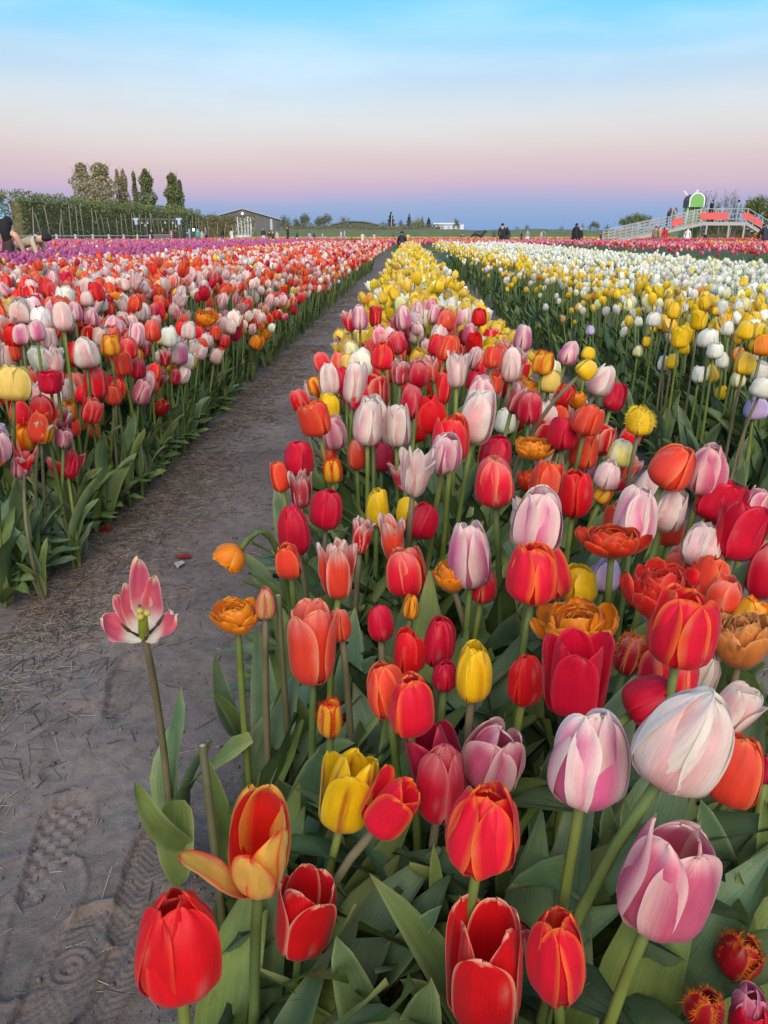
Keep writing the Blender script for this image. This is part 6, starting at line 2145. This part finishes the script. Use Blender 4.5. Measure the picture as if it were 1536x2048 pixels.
MIX_RED = {('CO', 'O'): 4, ('R', 'O'): 3, ('WP', 'O'): 4, ('CR', 'X'): 3, ('PK', 'U'): 5, ('CO', 'X'): 3, ('CR', 'W'): 1, ('RE', 'U'): 4, ('R', 'U'): 10, ('CO', 'U'): 16, ('CR', 'U'): 12, ('RE', 'C'): 9, ('WP', 'U'): 24, ('PK', 'C'): 8, ('DR', 'U'): 5, ('WP', 'X'): 5, ('RP', 'X'): 4, ('YP', 'U'): 2.5, ('OR', 'D'): 2, ('Y', 'U'): 2, ('FL', 'U'): 3, ('RW', 'O'): 5, ('WH', 'U'): 5}
MIX_YEL = {('WH', 'O'): 3, ('Y', 'X'): 5, ('Y', 'C'): 14, ('Y', 'W'): 1.5, ('Y', 'U'): 44, ('Y', 'O'): 10, ('IV', 'C'): 9, ('WH', 'U'): 9, ('YP', 'U'): 8, ('OR', 'U'): 1.5}
MIX_RY = {('WH', 'O'): 5, ('Y', 'X'): 5, ('WH', 'C'): 6, ('Y', 'C'): 10, ('WH', 'X'): 2, ('WH', 'U'): 22, ('IV', 'C'): 14, ('Y', 'U'): 44, ('Y', 'O'): 12, ('OR', 'U'): 2.5, ('LI', 'C'): 0.7}
MIX_WH = {('WH', 'O'): 12, ('WH', 'C'): 14, ('WH', 'X'): 5, ('WH', 'U'): 70, ('IV', 'C'): 24, ('Y', 'U'): 2, ('OR', 'U'): 0.6}
MIX_PUR = {('PU', 'U'): 70, ('PU', 'C'): 20, ('MV', 'U'): 8, ('Y', 'U'): 0.5}
MIX_MAU = {('MV', 'U'): 40, ('PU', 'U'): 36, ('WP', 'U'): 9, ('CR', 'U'): 6, ('Y', 'U'): 2, ('RE', 'C'): 4}
MIX_PNK = {('MV', 'U'): 34, ('DR', 'U'): 22, ('CR', 'U'): 22, ('CO', 'U'): 14, ('WP', 'U'): 10, ('RD', 'U'): 6}
MIX_DPU = {('PU', 'C'): 30, ('MG', 'C'): 30}
MIX_YOR = {('Y', 'U'): 40, ('OR', 'U'): 30, ('YP', 'U'): 10}
MIX_TAN = {('TN', 'U'): 30, ('YP', 'U'): 20, ('OR', 'U'): 16, ('CO', 'U'): 5}
MIX_COR = {('CO', 'U'): 40, ('RD', 'U'): 20, ('WP', 'U'): 8}


LODS = {}
TPL_RNG = np.random.default_rng(99)


def flower_tpl(colour, form, lod, var):
    key = (colour, form, lod, var)
    if key not in LODS:
        rng = TPL_RNG
        if lod == 1:
            fl = fit(flower(form, colour, rng, 4, 5), NOMW[form], NOMW[form] * {'D': 0.7, 'W': 0.6, 'C': 1.34}.get(form, 1.24))
            LODS[key] = merge(fl)
        elif lod == 2:
            f2 = form if form != 'D' else 'U'
            fl = fit(flower(f2, colour, rng, 2, 3), NOMW[form], NOMW[form] * {'D': 0.7, 'W': 0.6, 'C': 1.34}.get(form, 1.24))
            LODS[key] = merge(fl)
        else:
            p = PAL[colour]
            n = 6
            prof = [(0.010, 0.0), (0.030, 0.022), (0.030, 0.05), (0.016, 0.078)]
            V, C = [], []
            for i, (r, z) in enumerate(prof):
                for j in range(n):
                    a = 2 * math.pi * j / n
                    rr = r * (1.0 if j % 2 else 0.86)
                    V.append((rr * math.cos(a), rr * math.sin(a), z * (1.0 if j % 2 else 0.93)))
                    f = (0.15, 0.4, 0.5, 0.85)[i]
                    C.append(p['c'] * (1 - f) + p['e'] * f)
            Q = [(i * n + j, i * n + (j + 1) % n, (i + 1) * n + (j + 1) % n, (i + 1) * n + j) for i in range(3) for j in range(n)]
            if lod == 4:
                V, C, n = [], [], 4
                for i, (r, z) in enumerate(((0.014, 0.0), (0.034, 0.04), (0.014, 0.078))):
                    for j in range(n):
                        a = 2 * math.pi * j / n
                        V.append((r * math.cos(a), r * math.sin(a), z))
                        f = (0.15, 0.45, 0.8)[i]
                        C.append(p['c'] * (1 - f) + p['e'] * f)
                Q = [(i * n + j, i * n + (j + 1) % n, (i + 1) * n + (j + 1) % n, (i + 1) * n + j) for i in range(2) for j in range(n)] + [(8, 9, 10, 11)]
            V = np.array(V)
            LODS[key] = (V, np.array(Q), np.zeros((0, 3), int), np.array(C), np.stack([V[:, 0] * 20, V[:, 2] * 12], 1))
    return LODS[key]


def stem_tpl(n, m):
    return tuple(np.asarray(a) for a in stem_arrays([(0, 0, z) for z in np.linspace(0, 1, m)], 0.0052, 0.0046, n, (1, 1, 1)))


def leaf_tpl(nv, nu, rng):
    """unit-height plant leaf: about 0.62 of the flower height long"""
    return tuple(leaf_arrays(0.74, 0.70 * rng.uniform(0.11, 0.15), 0, rng.uniform(76, 88), rng.uniform(14, 68), rng.uniform(16, 38), 0.2, rng.normal(0, 0.4), rng, nu, nv, (1, 1, 1), z0=0.03, off=0.01))


FLOP_T = [tuple(leaf_arrays(0.66, 0.66 * TPL_RNG.uniform(0.13, 0.17), 0, TPL_RNG.uniform(46, 66), TPL_RNG.uniform(-26, 14), TPL_RNG.uniform(12, 28), 0.25, TPL_RNG.normal(0, 0.4), TPL_RNG, 4, 8, (1, 1, 1), z0=0.05, off=0.01)) for _ in range(5)]
STEM_T = {1: stem_tpl(5, 3), 2: stem_tpl(3, 2), 3: stem_tpl(3, 2)}
LEAF_T = {1: [leaf_tpl(6, 4, TPL_RNG) for _ in range(5)], 2: [leaf_tpl(5, 2, TPL_RNG) for _ in range(4)], 3: [leaf_tpl(3, 1, TPL_RNG) for _ in range(3)]}


def bed_height(X, Y, x0, x1, rng, top=0.60, edge=0.36, far=0.50):
    d = np.minimum(X - x0, x1 - X)
    f = sstep(0.0, 0.34, d)
    tp = top + (far - top) * sstep(3.0, 10.0, Y)
    return edge + (tp - edge) * f + rng.normal(0, 0.035, len(X)) + 0.02 * np.sin(X * 3 + Y * 1.3)


def scatter(x0, x1, y0, y1, sp, rng, margin=60):
    nx, ny = max(1, int(round((x1 - x0) / sp))), int((y1 - y0) / sp) + 1
    gx, gy = np.meshgrid(np.arange(nx), np.arange(ny))
    X = x0 + (gx.ravel() + 0.5 + rng.uniform(-0.48, 0.48, nx * ny)) * (x1 - x0) / nx
    Y = y0 + (gy.ravel() + 0.5 + rng.uniform(-0.48, 0.48, nx * ny)) * sp
    px_, py_, zc = project(np.stack([X, Y, np.full(len(X), 0.5)], 1))
    ok = (zc > 0.25) & (px_ > -margin - 60 / np.maximum(zc, .3)) & (px_ < 1536 + margin + 60 / np.maximum(zc, .3)) & (py_ < 2048 + 260)
    return X[ok], Y[ok]


def covered(px, py, zc, slack=0.02):
    """would this flower stand in front of one of the tulips placed one by one?"""
    bad = np.zeros(len(px), bool)
    size = FPX * 0.06 / np.maximum(zc, 0.1)
    for t in TULIPS:
        dx = np.abs(px - t['x']) / (t['w'] / 2 + size * 0.30)
        dy = np.abs(py - t['y']) / (t['h'] / 2 + size * 0.40)
        bad |= (dx ** 2 + dy ** 2 < 1.0) & (zc < t['zc'] + slack)
    return bad


FIELD_RNG = np.random.default_rng(21)
CAND = []      # rows of tulips that may become objects: (zc, dict)


def plant_bed(name, label, x0, x1, y0, y1, mix, near_sp=0.105, top=0.60, edge=0.36, far=0.50, far_sp=0.15, flowers=True, mixfun=None, tint=None, fsize=1.0, margin=0.0):
    """one bed: near plants in detail, far ones simpler. Blooms near enough are kept back as candidates for single objects."""
    rng = FIELD_RNG
    f = Field()
    segs = [(1, y0, min(y1, 4.2), near_sp), (2, max(y0, 4.2), min(y1, 10), near_sp * 1.12), (3, max(y0, 10), min(y1, 24), min(far_sp, near_sp * 1.6)), (4, max(y0, 24), y1, far_sp * 1.2)]
    for lod, a, b, sp in segs:
        if b - a < 0.01:
            continue
        X, Y = scatter(x0, x1, a, b, sp, rng)
        if not len(X):
            continue
        Hh = bed_height(X, Y, x0, x1, rng, top, edge, far)
        N = len(X)
        xl = np.clip(np.minimum(X - x0, x1 - X), 0, 1)
        side = np.where(X - x0 < x1 - X, -1.0, 1.0)
        ax = rng.normal(0, 0.19, N) + side * 0.20 * (xl < 0.14)
        ax = np.clip(ax, -0.36, 0.36)
        ay = np.clip(rng.normal(0, 0.17, N), -0.36, 0.36)
        px_, py_, zc = project(np.stack([X, Y, Hh], 1))
        rz = rng.uniform(0, 6.28, N)
        s = fsize * np.clip(rng.normal(1.0, 0.15, N), 0.6, 1.4) * (1.0 if lod < 3 else (1.14 if lod == 3 else 1.5))
        cm = np.clip(rng.normal(1.0, 0.09, N), 0.7, 1.22)[:, None] * np.clip(1 + rng.normal(0, 0.03, (N, 3)), 0.9, 1.1)
        has = np.ones(N, bool) if flowers else np.zeros(N, bool)
        has &= xl > margin * rng.uniform(0.4, 1.3, N)
        if lod == 1 and flowers:
            has &= ~covered(px_, py_, zc)
            has &= zc > 0.80
            if name == 'centre':
                has &= (zc > 2.2) | (X > np.where(zc < 1.35, -0.04, -0.14))
                has &= (zc > 1.6) | (X < 0.38)
        # plants: leaves
        L_ = LEAF_T[min(lod, 3)]
        nl = {1: 4, 2: 2, 3: 1, 4: 0}[lod] if flowers else 2
        lc = np.array(LEAF_C)
        for k in range(nl):
            sel = ((xl < 0.9) | (k < 2)) if lod == 1 else (((xl < 0.5) | ((k < 1) & (rng.random(N) < 0.6))) if lod == 2 else (xl < 0.4) | (rng.random(N) < 0.25))
            if not flowers:
                sel = np.ones(N, bool)
            for v in range(len(L_)):
                m = sel & (rng.integers(0, len(L_), N) == v)
                if not m.any():
                    continue
                n = m.sum()
                az = rng.uniform(0, 6.28, n)
                # plants along the edges lean their leaves out over the soil
                out = (xl[m] < 0.2) & (rng.random(n) < 0.45)
                az = np.where(out, np.where(side[m] > 0, 0.0, math.pi) + rng.normal(0, 0.6, n), az)
                if name == 'centre' and lod == 1:
                    nearp = (Y[m] < 1.25) & (X[m] < 0.05)
                    out &= ~nearp
                    az = np.where(nearp & (np.cos(az) < -0.1), math.pi - az, az)
                sc = np.clip(Hh[m], 0.28, 0.7) * rng.uniform(0.75, 1.1, n) * (1.0 if lod < 3 else 1.1) * np.where(out, 0.72, 1.0)
                Mx = rot_z(az) * sc[:, None, None]
                if lod == 1 and out.any():
                    no = out.sum()
                    f.batch(FLOP_T[v % 5], Mx[out], np.stack([X[m][out], Y[m][out], np.zeros(no)], 1), lc[rng.integers(0, len(lc), no)] * (np.array(tint) if tint else 1.0) * rng.uniform(0.8, 1.2, no)[:, None], 1)
                    m = m.copy(); m[np.nonzero(m)[0][out]] = False
                    Mx = Mx[~out]; n = m.sum()
                    if not n:
                        continue
                if lod == 1 and name == 'centre':
                    ps = np.stack([X[m], Y[m], np.zeros(n)], 1)
                    W = np.einsum('nij,kj->nki', Mx, L_[v][0]) + ps[:, None, :]
                    ok = ~hides_flower(W.reshape(-1, 3), FBOX).reshape(n, -1).any(1)
                    m = m.copy(); m[np.nonzero(m)[0][~ok]] = False
                    Mx = Mx[ok]; n = m.sum()
                    if not n:
                        continue
                f.batch(L_[v], Mx, np.stack([X[m], Y[m], np.zeros(n)], 1), lc[rng.integers(0, len(lc), n)] * (np.array(tint) if tint else 1.0) * rng.uniform(0.8, 1.2, n)[:, None], 1)
        # stems
        if lod < 4:
            n = N
            Mx = np.zeros((n, 3, 3))
            Mx[:, 0, 0] = Mx[:, 1, 1] = 1.0 if lod < 3 else 1.3
            Mx[:, 2, 2] = Hh
            Mx[:, 0, 2] = np.tan(ax) * Hh * 0.5
            Mx[:, 1, 2] = np.tan(ay) * Hh * 0.5
            m = has if lod < 2 else has & ((xl < 0.5) | (rng.random(n) < 0.25))
            scx = np.array(STEM_C)[rng.integers(0, 3, n)]
        if flowers:
            pick = mixpick_pairs(rng, N, mix) if mixfun is None else mixfun(rng, X, Y, N)
            top_p = np.stack([X + np.tan(ax) * Hh * 0.5, Y + np.tan(ay) * Hh * 0.5, Hh], 1)
            Rm = tilt_m(ax, ay) @ rot_z(rz)
            if lod == 1:
                for i in np.nonzero(has)[0]:
                    CAND.append((zc[i], f, i, dict(X=X[i], Y=Y[i], H=Hh[i], ax=ax[i], ay=ay[i], col=pick[i][0], form=pick[i][1], s=s[i], px=px_[i], py=py_[i], zc=zc[i], top=top_p[i],
                                                   Rm=Rm[i], cm=cm[i], Mst=Mx[i], scol=scx[i], group=name)))
            else:
                keys = {}
                for i in np.nonzero(has)[0]:
                    keys.setdefault(pick[i], []).append(i)
                for (c_, fo), idx in keys.items():
                    idx = np.array(idx)
                    nv = 4 if lod == 2 else 1
                    for v in range(nv):
                        ii = idx[v::nv]
                        f.batch(flower_tpl(c_, fo, lod, v), Rm[ii] * s[ii][:, None, None], top_p[ii], cm[ii], 0)
                if lod < 4:
                    f.batch(STEM_T[min(lod, 3)], Mx[m], np.stack([X[m], Y[m], np.zeros(m.sum())], 1), scx[m], 1)
    return f, name, label


def mixpick_pairs(rng, n, table):
    ks = list(table)
    p = np.array([table[k] for k in ks], float); p /= p.sum()
    return [ks[i] for i in rng.choice(len(ks), n, p=p)]


_RED, _YEL = list(MIX_RED.items()), list(MIX_YEL.items())


def centre_mix(rng, X, Y, N):
    a, b = mixpick_pairs(rng, N, MIX_RED), mixpick_pairs(rng, N, MIX_YEL)
    f = sstep(2.1, 3.9, Y + rng.normal(0, 0.28, N))
    r = rng.random(N)
    return [b[i] if r[i] < f[i] else a[i] for i in range(N)]


def right_mix(rng, X, Y, N):
    a, b = mixpick_pairs(rng, N, MIX_RY), mixpick_pairs(rng, N, MIX_WH)
    f = sstep(1.65, 2.15, X + rng.normal(0, 0.15, N)) * 0.95
    r = rng.random(N)
    return [b[i] if r[i] < f[i] else a[i] for i in range(N)]


BEDS = []
BEDS.append(plant_bed('centre', 'dense mixed tulips of the centre bed, turning yellow and white in the distance', -0.24, 0.39, 0.45, 42, None, near_sp=0.070, top=0.60, edge=0.44, far=0.52, mixfun=centre_mix, fsize=0.90))
BEDS.append(plant_bed('red', 'dense red, pink and white tulips filling the bed across the path', -5.2, -1.02, 0.6, 46, MIX_RED, near_sp=0.072, top=0.60, edge=0.34, far=0.50, fsize=1.0))
BEDS.append(plant_bed('white', 'dense yellow and white tulips of the bed beyond the soil gap', 1.04, 2.62, 0.8, 42, None, near_sp=0.076, fsize=0.78, margin=0.24, top=0.54, edge=0.28, far=0.50, mixfun=right_mix))
BEDS.append(plant_bed('pure_white', 'dense pure white tulips beyond the yellow and white bed', 2.78, 4.9, 2.0, 41, MIX_WH, near_sp=0.088, fsize=0.84, margin=0.08, top=0.54, edge=0.42, far=0.49))
BEDS.append(plant_bed('green', 'strip of leafy green tulip plants without blooms', 5.1, 9.4, 7, 44, None, near_sp=0.14, top=0.38, edge=0.34, far=0.36, far_sp=0.2, flowers=False, tint=(2.5, 2.05, 1.0)))
BEDS.append(plant_bed('pink', 'broad band of rose pink and crimson tulips beyond the green strip', 9.6, 15.0, 14, 72, MIX_PNK, near_sp=0.13, top=0.52, far=0.48, far_sp=0.20))
BEDS.append(plant_bed('amber', 'thin row of yellow and orange tulips beyond the rose pink band', 15.0, 16.2, 24, 44, MIX_YOR, near_sp=0.13, top=0.55, far=0.53, far_sp=0.17))
BEDS.append(plant_bed('violet', 'dark violet band of tulips in front of the footbridge', 16.2, 23.0, 28, 62, MIX_DPU, near_sp=0.14, far=0.50, far_sp=0.18))
BEDS.append(plant_bed('rose_far', 'far rose band of tulips reaching across behind the white and yellow beds', -3.5, 8.6, 48, 74, MIX_PNK, near_sp=0.14, far=0.46, far_sp=0.22, fsize=1.12))
BEDS.append(plant_bed('purple', 'broad purple tulip bed beyond the mixed red and pink one', -9.0, -5.3, 9, 70, MIX_PUR, near_sp=0.13, top=0.52, far=0.50, far_sp=0.19))
BEDS.append(plant_bed('mauve', 'mauve pink tulip bed in front of the hedge and fence', -32.0, -9.2, 12, 70, MIX_MAU, near_sp=0.16, far=0.50, far_sp=0.25, fsize=1.1))
BEDS.append(plant_bed('tan', 'pale orange tulip field running along the foot of the green dyke', -28, 46, 100, 150, MIX_TAN, near_sp=0.3, far=0.50, far_sp=0.8, fsize=1.5))
BEDS.append(plant_bed('coral', 'coral tulip band lying under the footbridge', 20, 42, 64, 78, MIX_COR, near_sp=0.2, far=0.55, far_sp=0.2))

# ---- which of the near blooms become objects: the largest ones in view
CELL = 8
GW, GH = 1536 // CELL + 1, 2048 // CELL + 1
grid = np.full((GH, GW), 1e9)


def cells(px, py, rx, ry):
    x0, x1 = int((px - rx) // CELL), int((px + rx) // CELL)
    y0, y1 = int((py - ry) // CELL), int((py + ry) // CELL)
    return [(yy, xx) for yy in range(y0, y1 + 1) for xx in range(x0, x1 + 1) if 0 <= yy < GH and 0 <= xx < GW and ((xx * CELL + 4 - px) / (rx + 3)) ** 2 + ((yy * CELL + 4 - py) / (ry + 3)) ** 2 < 1]


allf = sorted([(t['zc'], 0, t) for t in TULIPS] + [(c[0], 1, c) for c in CAND], key=lambda a: a[0])
vis = []
for zc, kind, t in allf:
    if kind == 0:
        cs = cells(t['x'], t['y'], t['w'] / 2, t['h'] / 2)
    else:
        d = t[3]
        r = FPX * 0.031 * d['s'] / zc
        d['r'] = r
        cs = cells(d['px'], d['py'] - r, r, r * 1.2)
    free = [c for c in cs if grid[c] > 1e8]
    for c in free:
        grid[c] = zc
    if kind == 1 and cs and len(free) / len(cs) > 0.45 and 0 < d['px'] < 1536:
        vis.append(t)
N_SINGLE = max(0, 300 - len(TULIPS))
vis.sort(key=lambda c: -c[3]['r'])
single = {id(c[3]) for c in vis[:N_SINGLE]}
GROUPS = {'centre': G_C, 'red': G_L, 'white': G_R, 'pure_white': G_R}
for zc, f, i, d in CAND:
    if id(d) in single:
        rng = np.random.default_rng(int(abs(d['X']) * 99991 + d['Y'] * 7777))
        fo = d['form']
        fl = fit(flower(fo, d['col'], rng, 6, 8), NOMW[fo] * d['s'], NOMW[fo] * d['s'] * {'D': 0.7, 'W': 0.6, 'C': 1.34}.get(fo, 1.24))
        o = make_tulip(d['top'], d['Rm'][:, 2], fl, d['col'], fo, rng, 2, nleaf=(2, 7))
        tag(o, None, 'tulip', GROUPS.get(d['group'], G_R))
        TULIPS.append(dict(o=o, x=d['px'], y=d['py'] - d['r'], w=2 * d['r'], h=2.4 * d['r'], col=d['col'], form=fo, tilt=math.degrees(d['ax']), label=None, ref=None, zc=zc, z=d['H'], group=o['group']))
hang_leaves()
keys = {}
for zc, f, i, d in CAND:
    if id(d) not in single:
        keys.setdefault((id(f), d['col'], d['form'], i % 3), []).append((f, d))
for (_, c_, fo, v), rows in keys.items():
    f = rows[0][0]
    f.batch(flower_tpl(c_, fo, 1, v), np.array([d['Rm'] * d['s'] for _, d in rows]), np.array([d['top'] for _, d in rows]), np.array([d['cm'] for _, d in rows]), 0)
    f.batch(STEM_T[1], np.array([d['Mst'] for _, d in rows]), np.array([(d['X'], d['Y'], 0) for _, d in rows]), np.array([d['scol'] for _, d in rows]), 1)

# dense undergrowth of leaves at the front of the centre bed
rng = FIELD_RNG
X, Y = scatter(-0.17, 0.58, 0.26, 2.4, 0.058, rng)
keep = (X > -0.09) | (Y > 1.15)
X, Y = X[keep], Y[keep]
big = [leaf_tpl(7, 4, TPL_RNG) for _ in range(7)]
N = len(X)
vsel = rng.integers(0, 7, N)
for v in range(7):
    m = np.nonzero(vsel == v)[0]
    n = len(m)
    sc = rng.uniform(0.36, 0.58, n) * np.where(Y[m] < 0.55, 0.72, 1.0) * np.where(X[m] < -0.1, 0.8, 1.0)
    az = rng.uniform(0, 6.28, n)
    az = np.where((X[m] < 0.02) & (Y[m] < 1.3) & (np.cos(az) < -0.1), math.pi - az, az)
    Mx, ps = rot_z(az) * sc[:, None, None], np.stack([X[m], Y[m], np.zeros(n)], 1)
    W = np.einsum('nij,kj->nki', Mx, big[v][0]) + ps[:, None, :]
    ok = ~hides_flower(W.reshape(-1, 3), FBOX).reshape(n, -1).any(1)
    n = ok.sum()
    BEDS[0][0].batch(big[v], Mx[ok], ps[ok], np.array(LEAF_C)[rng.integers(0, len(LEAF_C), n)] * rng.uniform(0.8, 1.15, n)[:, None], 1)

# and along the edge of the bed across the path and of the one beyond the gap
for bed, xa, xb in ((1, -1.75, -1.0), (2, 1.02, 1.5)):
    X, Y = scatter(xa, xb, 0.7, 4.0, 0.075, rng)
    vsel = rng.integers(0, 7, len(X))
    for v in range(7):
        m = np.nonzero(vsel == v)[0]
        n = len(m)
        sc = rng.uniform(0.34, 0.56, n) * np.where(np.minimum(X[m] - xa if bed == 2 else xb - X[m], 1) < 0.15, 0.7, 1.0)
        Mx, ps = rot_z(rng.uniform(0, 6.28, n)) * sc[:, None, None], np.stack([X[m], Y[m], np.zeros(n)], 1)
        W = np.einsum('nij,kj->nki', Mx, big[v][0]) + ps[:, None, :]
        ok = ~hides_flower(W.reshape(-1, 3), FBOX).reshape(n, -1).any(1)
        n = ok.sum()
        BEDS[bed][0].batch(big[v], Mx[ok], ps[ok], np.array(LEAF_C)[rng.integers(0, len(LEAF_C), n)] * rng.uniform(0.8, 1.15, n)[:, None], 1)

for f, name, label in BEDS:
    o = f.build('tulip_bed', [M_PETAL, M_LEAF])
    tag(o, label, 'tulip bed', None, 'stuff')
# dark leafy mass below the far blooms, so the soil does not shine through
for nm, (x0, x1, y0, y1, z) in {'centre': (-0.2, 0.36, 10, 42, 0.30), 'red': (-5.1, -1.3, 10, 46, 0.30), 'white': (1.3, 2.45, 10, 42, 0.30), 'pure_white': (2.9, 4.8, 10, 41, 0.30), 'green': (5.2, 9.3, 10, 44, 0.22),
                                'pink': (9.7, 15, 20, 72, 0.32), 'amber': (15, 16.2, 24, 44, 0.4), 'violet': (16.2, 23, 28, 62, 0.34), 'rose_far': (-3.4, 8.5, 48, 74, 0.3), 'purple': (-9, -5.5, 14, 70, 0.32), 'mauve': (-32, -9.3, 14, 70, 0.32),
                                'tan': (-28, 46, 100, 150, 0.4), 'coral': (20, 42, 64, 78, 0.4)}.items():
    nx, ny = max(4, int((x1 - x0) / 0.7)), max(2, int((y1 - y0) / 1.0))
    gx, gy = np.meshgrid(np.linspace(x0, x1, nx), np.linspace(y0, y1, ny))
    gz = z + rng.normal(0, 0.03, gx.shape)
    gz[0, :] = gz[-1, :] = 0; gz[:, 0] = gz[:, -1] = 0
    V = np.stack([gx, gy, gz], -1).reshape(-1, 3)
    i, j = np.meshgrid(np.arange(ny - 1), np.arange(nx - 1), indexing='ij')
    k = (i * nx + j).ravel()
    me = mesh_np('foliage', V, np.stack([k, k + 1, k + nx + 1, k + nx], 1), None, np.array(LEAF_C)[rng.integers(0, len(LEAF_C), len(V))] * (np.array((2.5, 2.0, 1.0)) if nm == 'green' else 0.8), V[:, :2] * 3, [M_CROWN])
    tag(link('foliage', me), 'leafy green understorey of the %s tulip band' % nm.replace('_', ' '), 'foliage', None, 'stuff')
# ------------------------------------------------------------------ labels that single out each tulip
REFS = [t for t in TULIPS if t['ref']]
used = set()
for t in TULIPS:
    if t['label']:
        t['o']['label'] = t['label']
        used.add(t['label'])


def relation(t, r):
    dx, dy = t['x'] - r['x'], t['y'] - r['y']
    s = (t['w'] + r['w']) / 2
    d = math.hypot(dx, dy) / s
    adv = 'just ' if d < 1.15 else ('' if d < 2.2 else ('some way ' if d < 4 else 'far '))
    if abs(dx) > 2.2 * abs(dy):
        w = 'left of' if dx < 0 else 'right of'
    elif abs(dy) > 2.2 * abs(dx):
        w = 'behind' if dy < 0 else 'in front of'
    else:
        w = ('behind and ' if dy < 0 else 'in front and ') + ('left of' if dx < 0 else 'right of')
    return adv + w


def words_ok(s):
    return 4 <= len(s.split()) <= 16


for t in sorted(TULIPS, key=lambda t: -t['w']):
    if t['label']:
        continue
    lean = 'leaning ' if abs(t['tilt']) > 15 else ''
    base = (lean + FORM_WORD[t['form']] + ' ' + PHRASE[t['col']] + ' tulip')
    near = sorted([r for r in REFS if r['group'] == t['group']] or REFS, key=lambda r: (r['x'] - t['x']) ** 2 + ((r['y'] - t['y']) * 1.2) ** 2)
    lab = None
    for r in near[:5]:
        c = '%s %s the %s' % (base, relation(t, r), r['ref'])
        if c not in used and words_ok(c):
            lab = c
            break
    if lab is None:
        t['fallback'] = True
        for size in ('taller', 'smaller', 'brighter', 'paler', 'plainer', 'narrower', 'rounder', 'shorter'):
            for r in near[:6]:
                c = '%s %s %s the %s' % (size, base, relation(t, r), r['ref'])
                if c not in used and words_ok(c):
                    lab = c
                    break
            if lab:
                break
    t['o']['label'] = lab or base + ' in the crowd of flowers'
    used.add(t['o']['label'])

if __import__('os').environ.get('DUMP_LABELS'):
    print('FALLBACK', sum(1 for t in TULIPS if t.get('fallback')))
    for t in TULIPS:
        print('LBL', round(t['x']), round(t['y']), t['o']['label'], bool(t.get('fallback')))
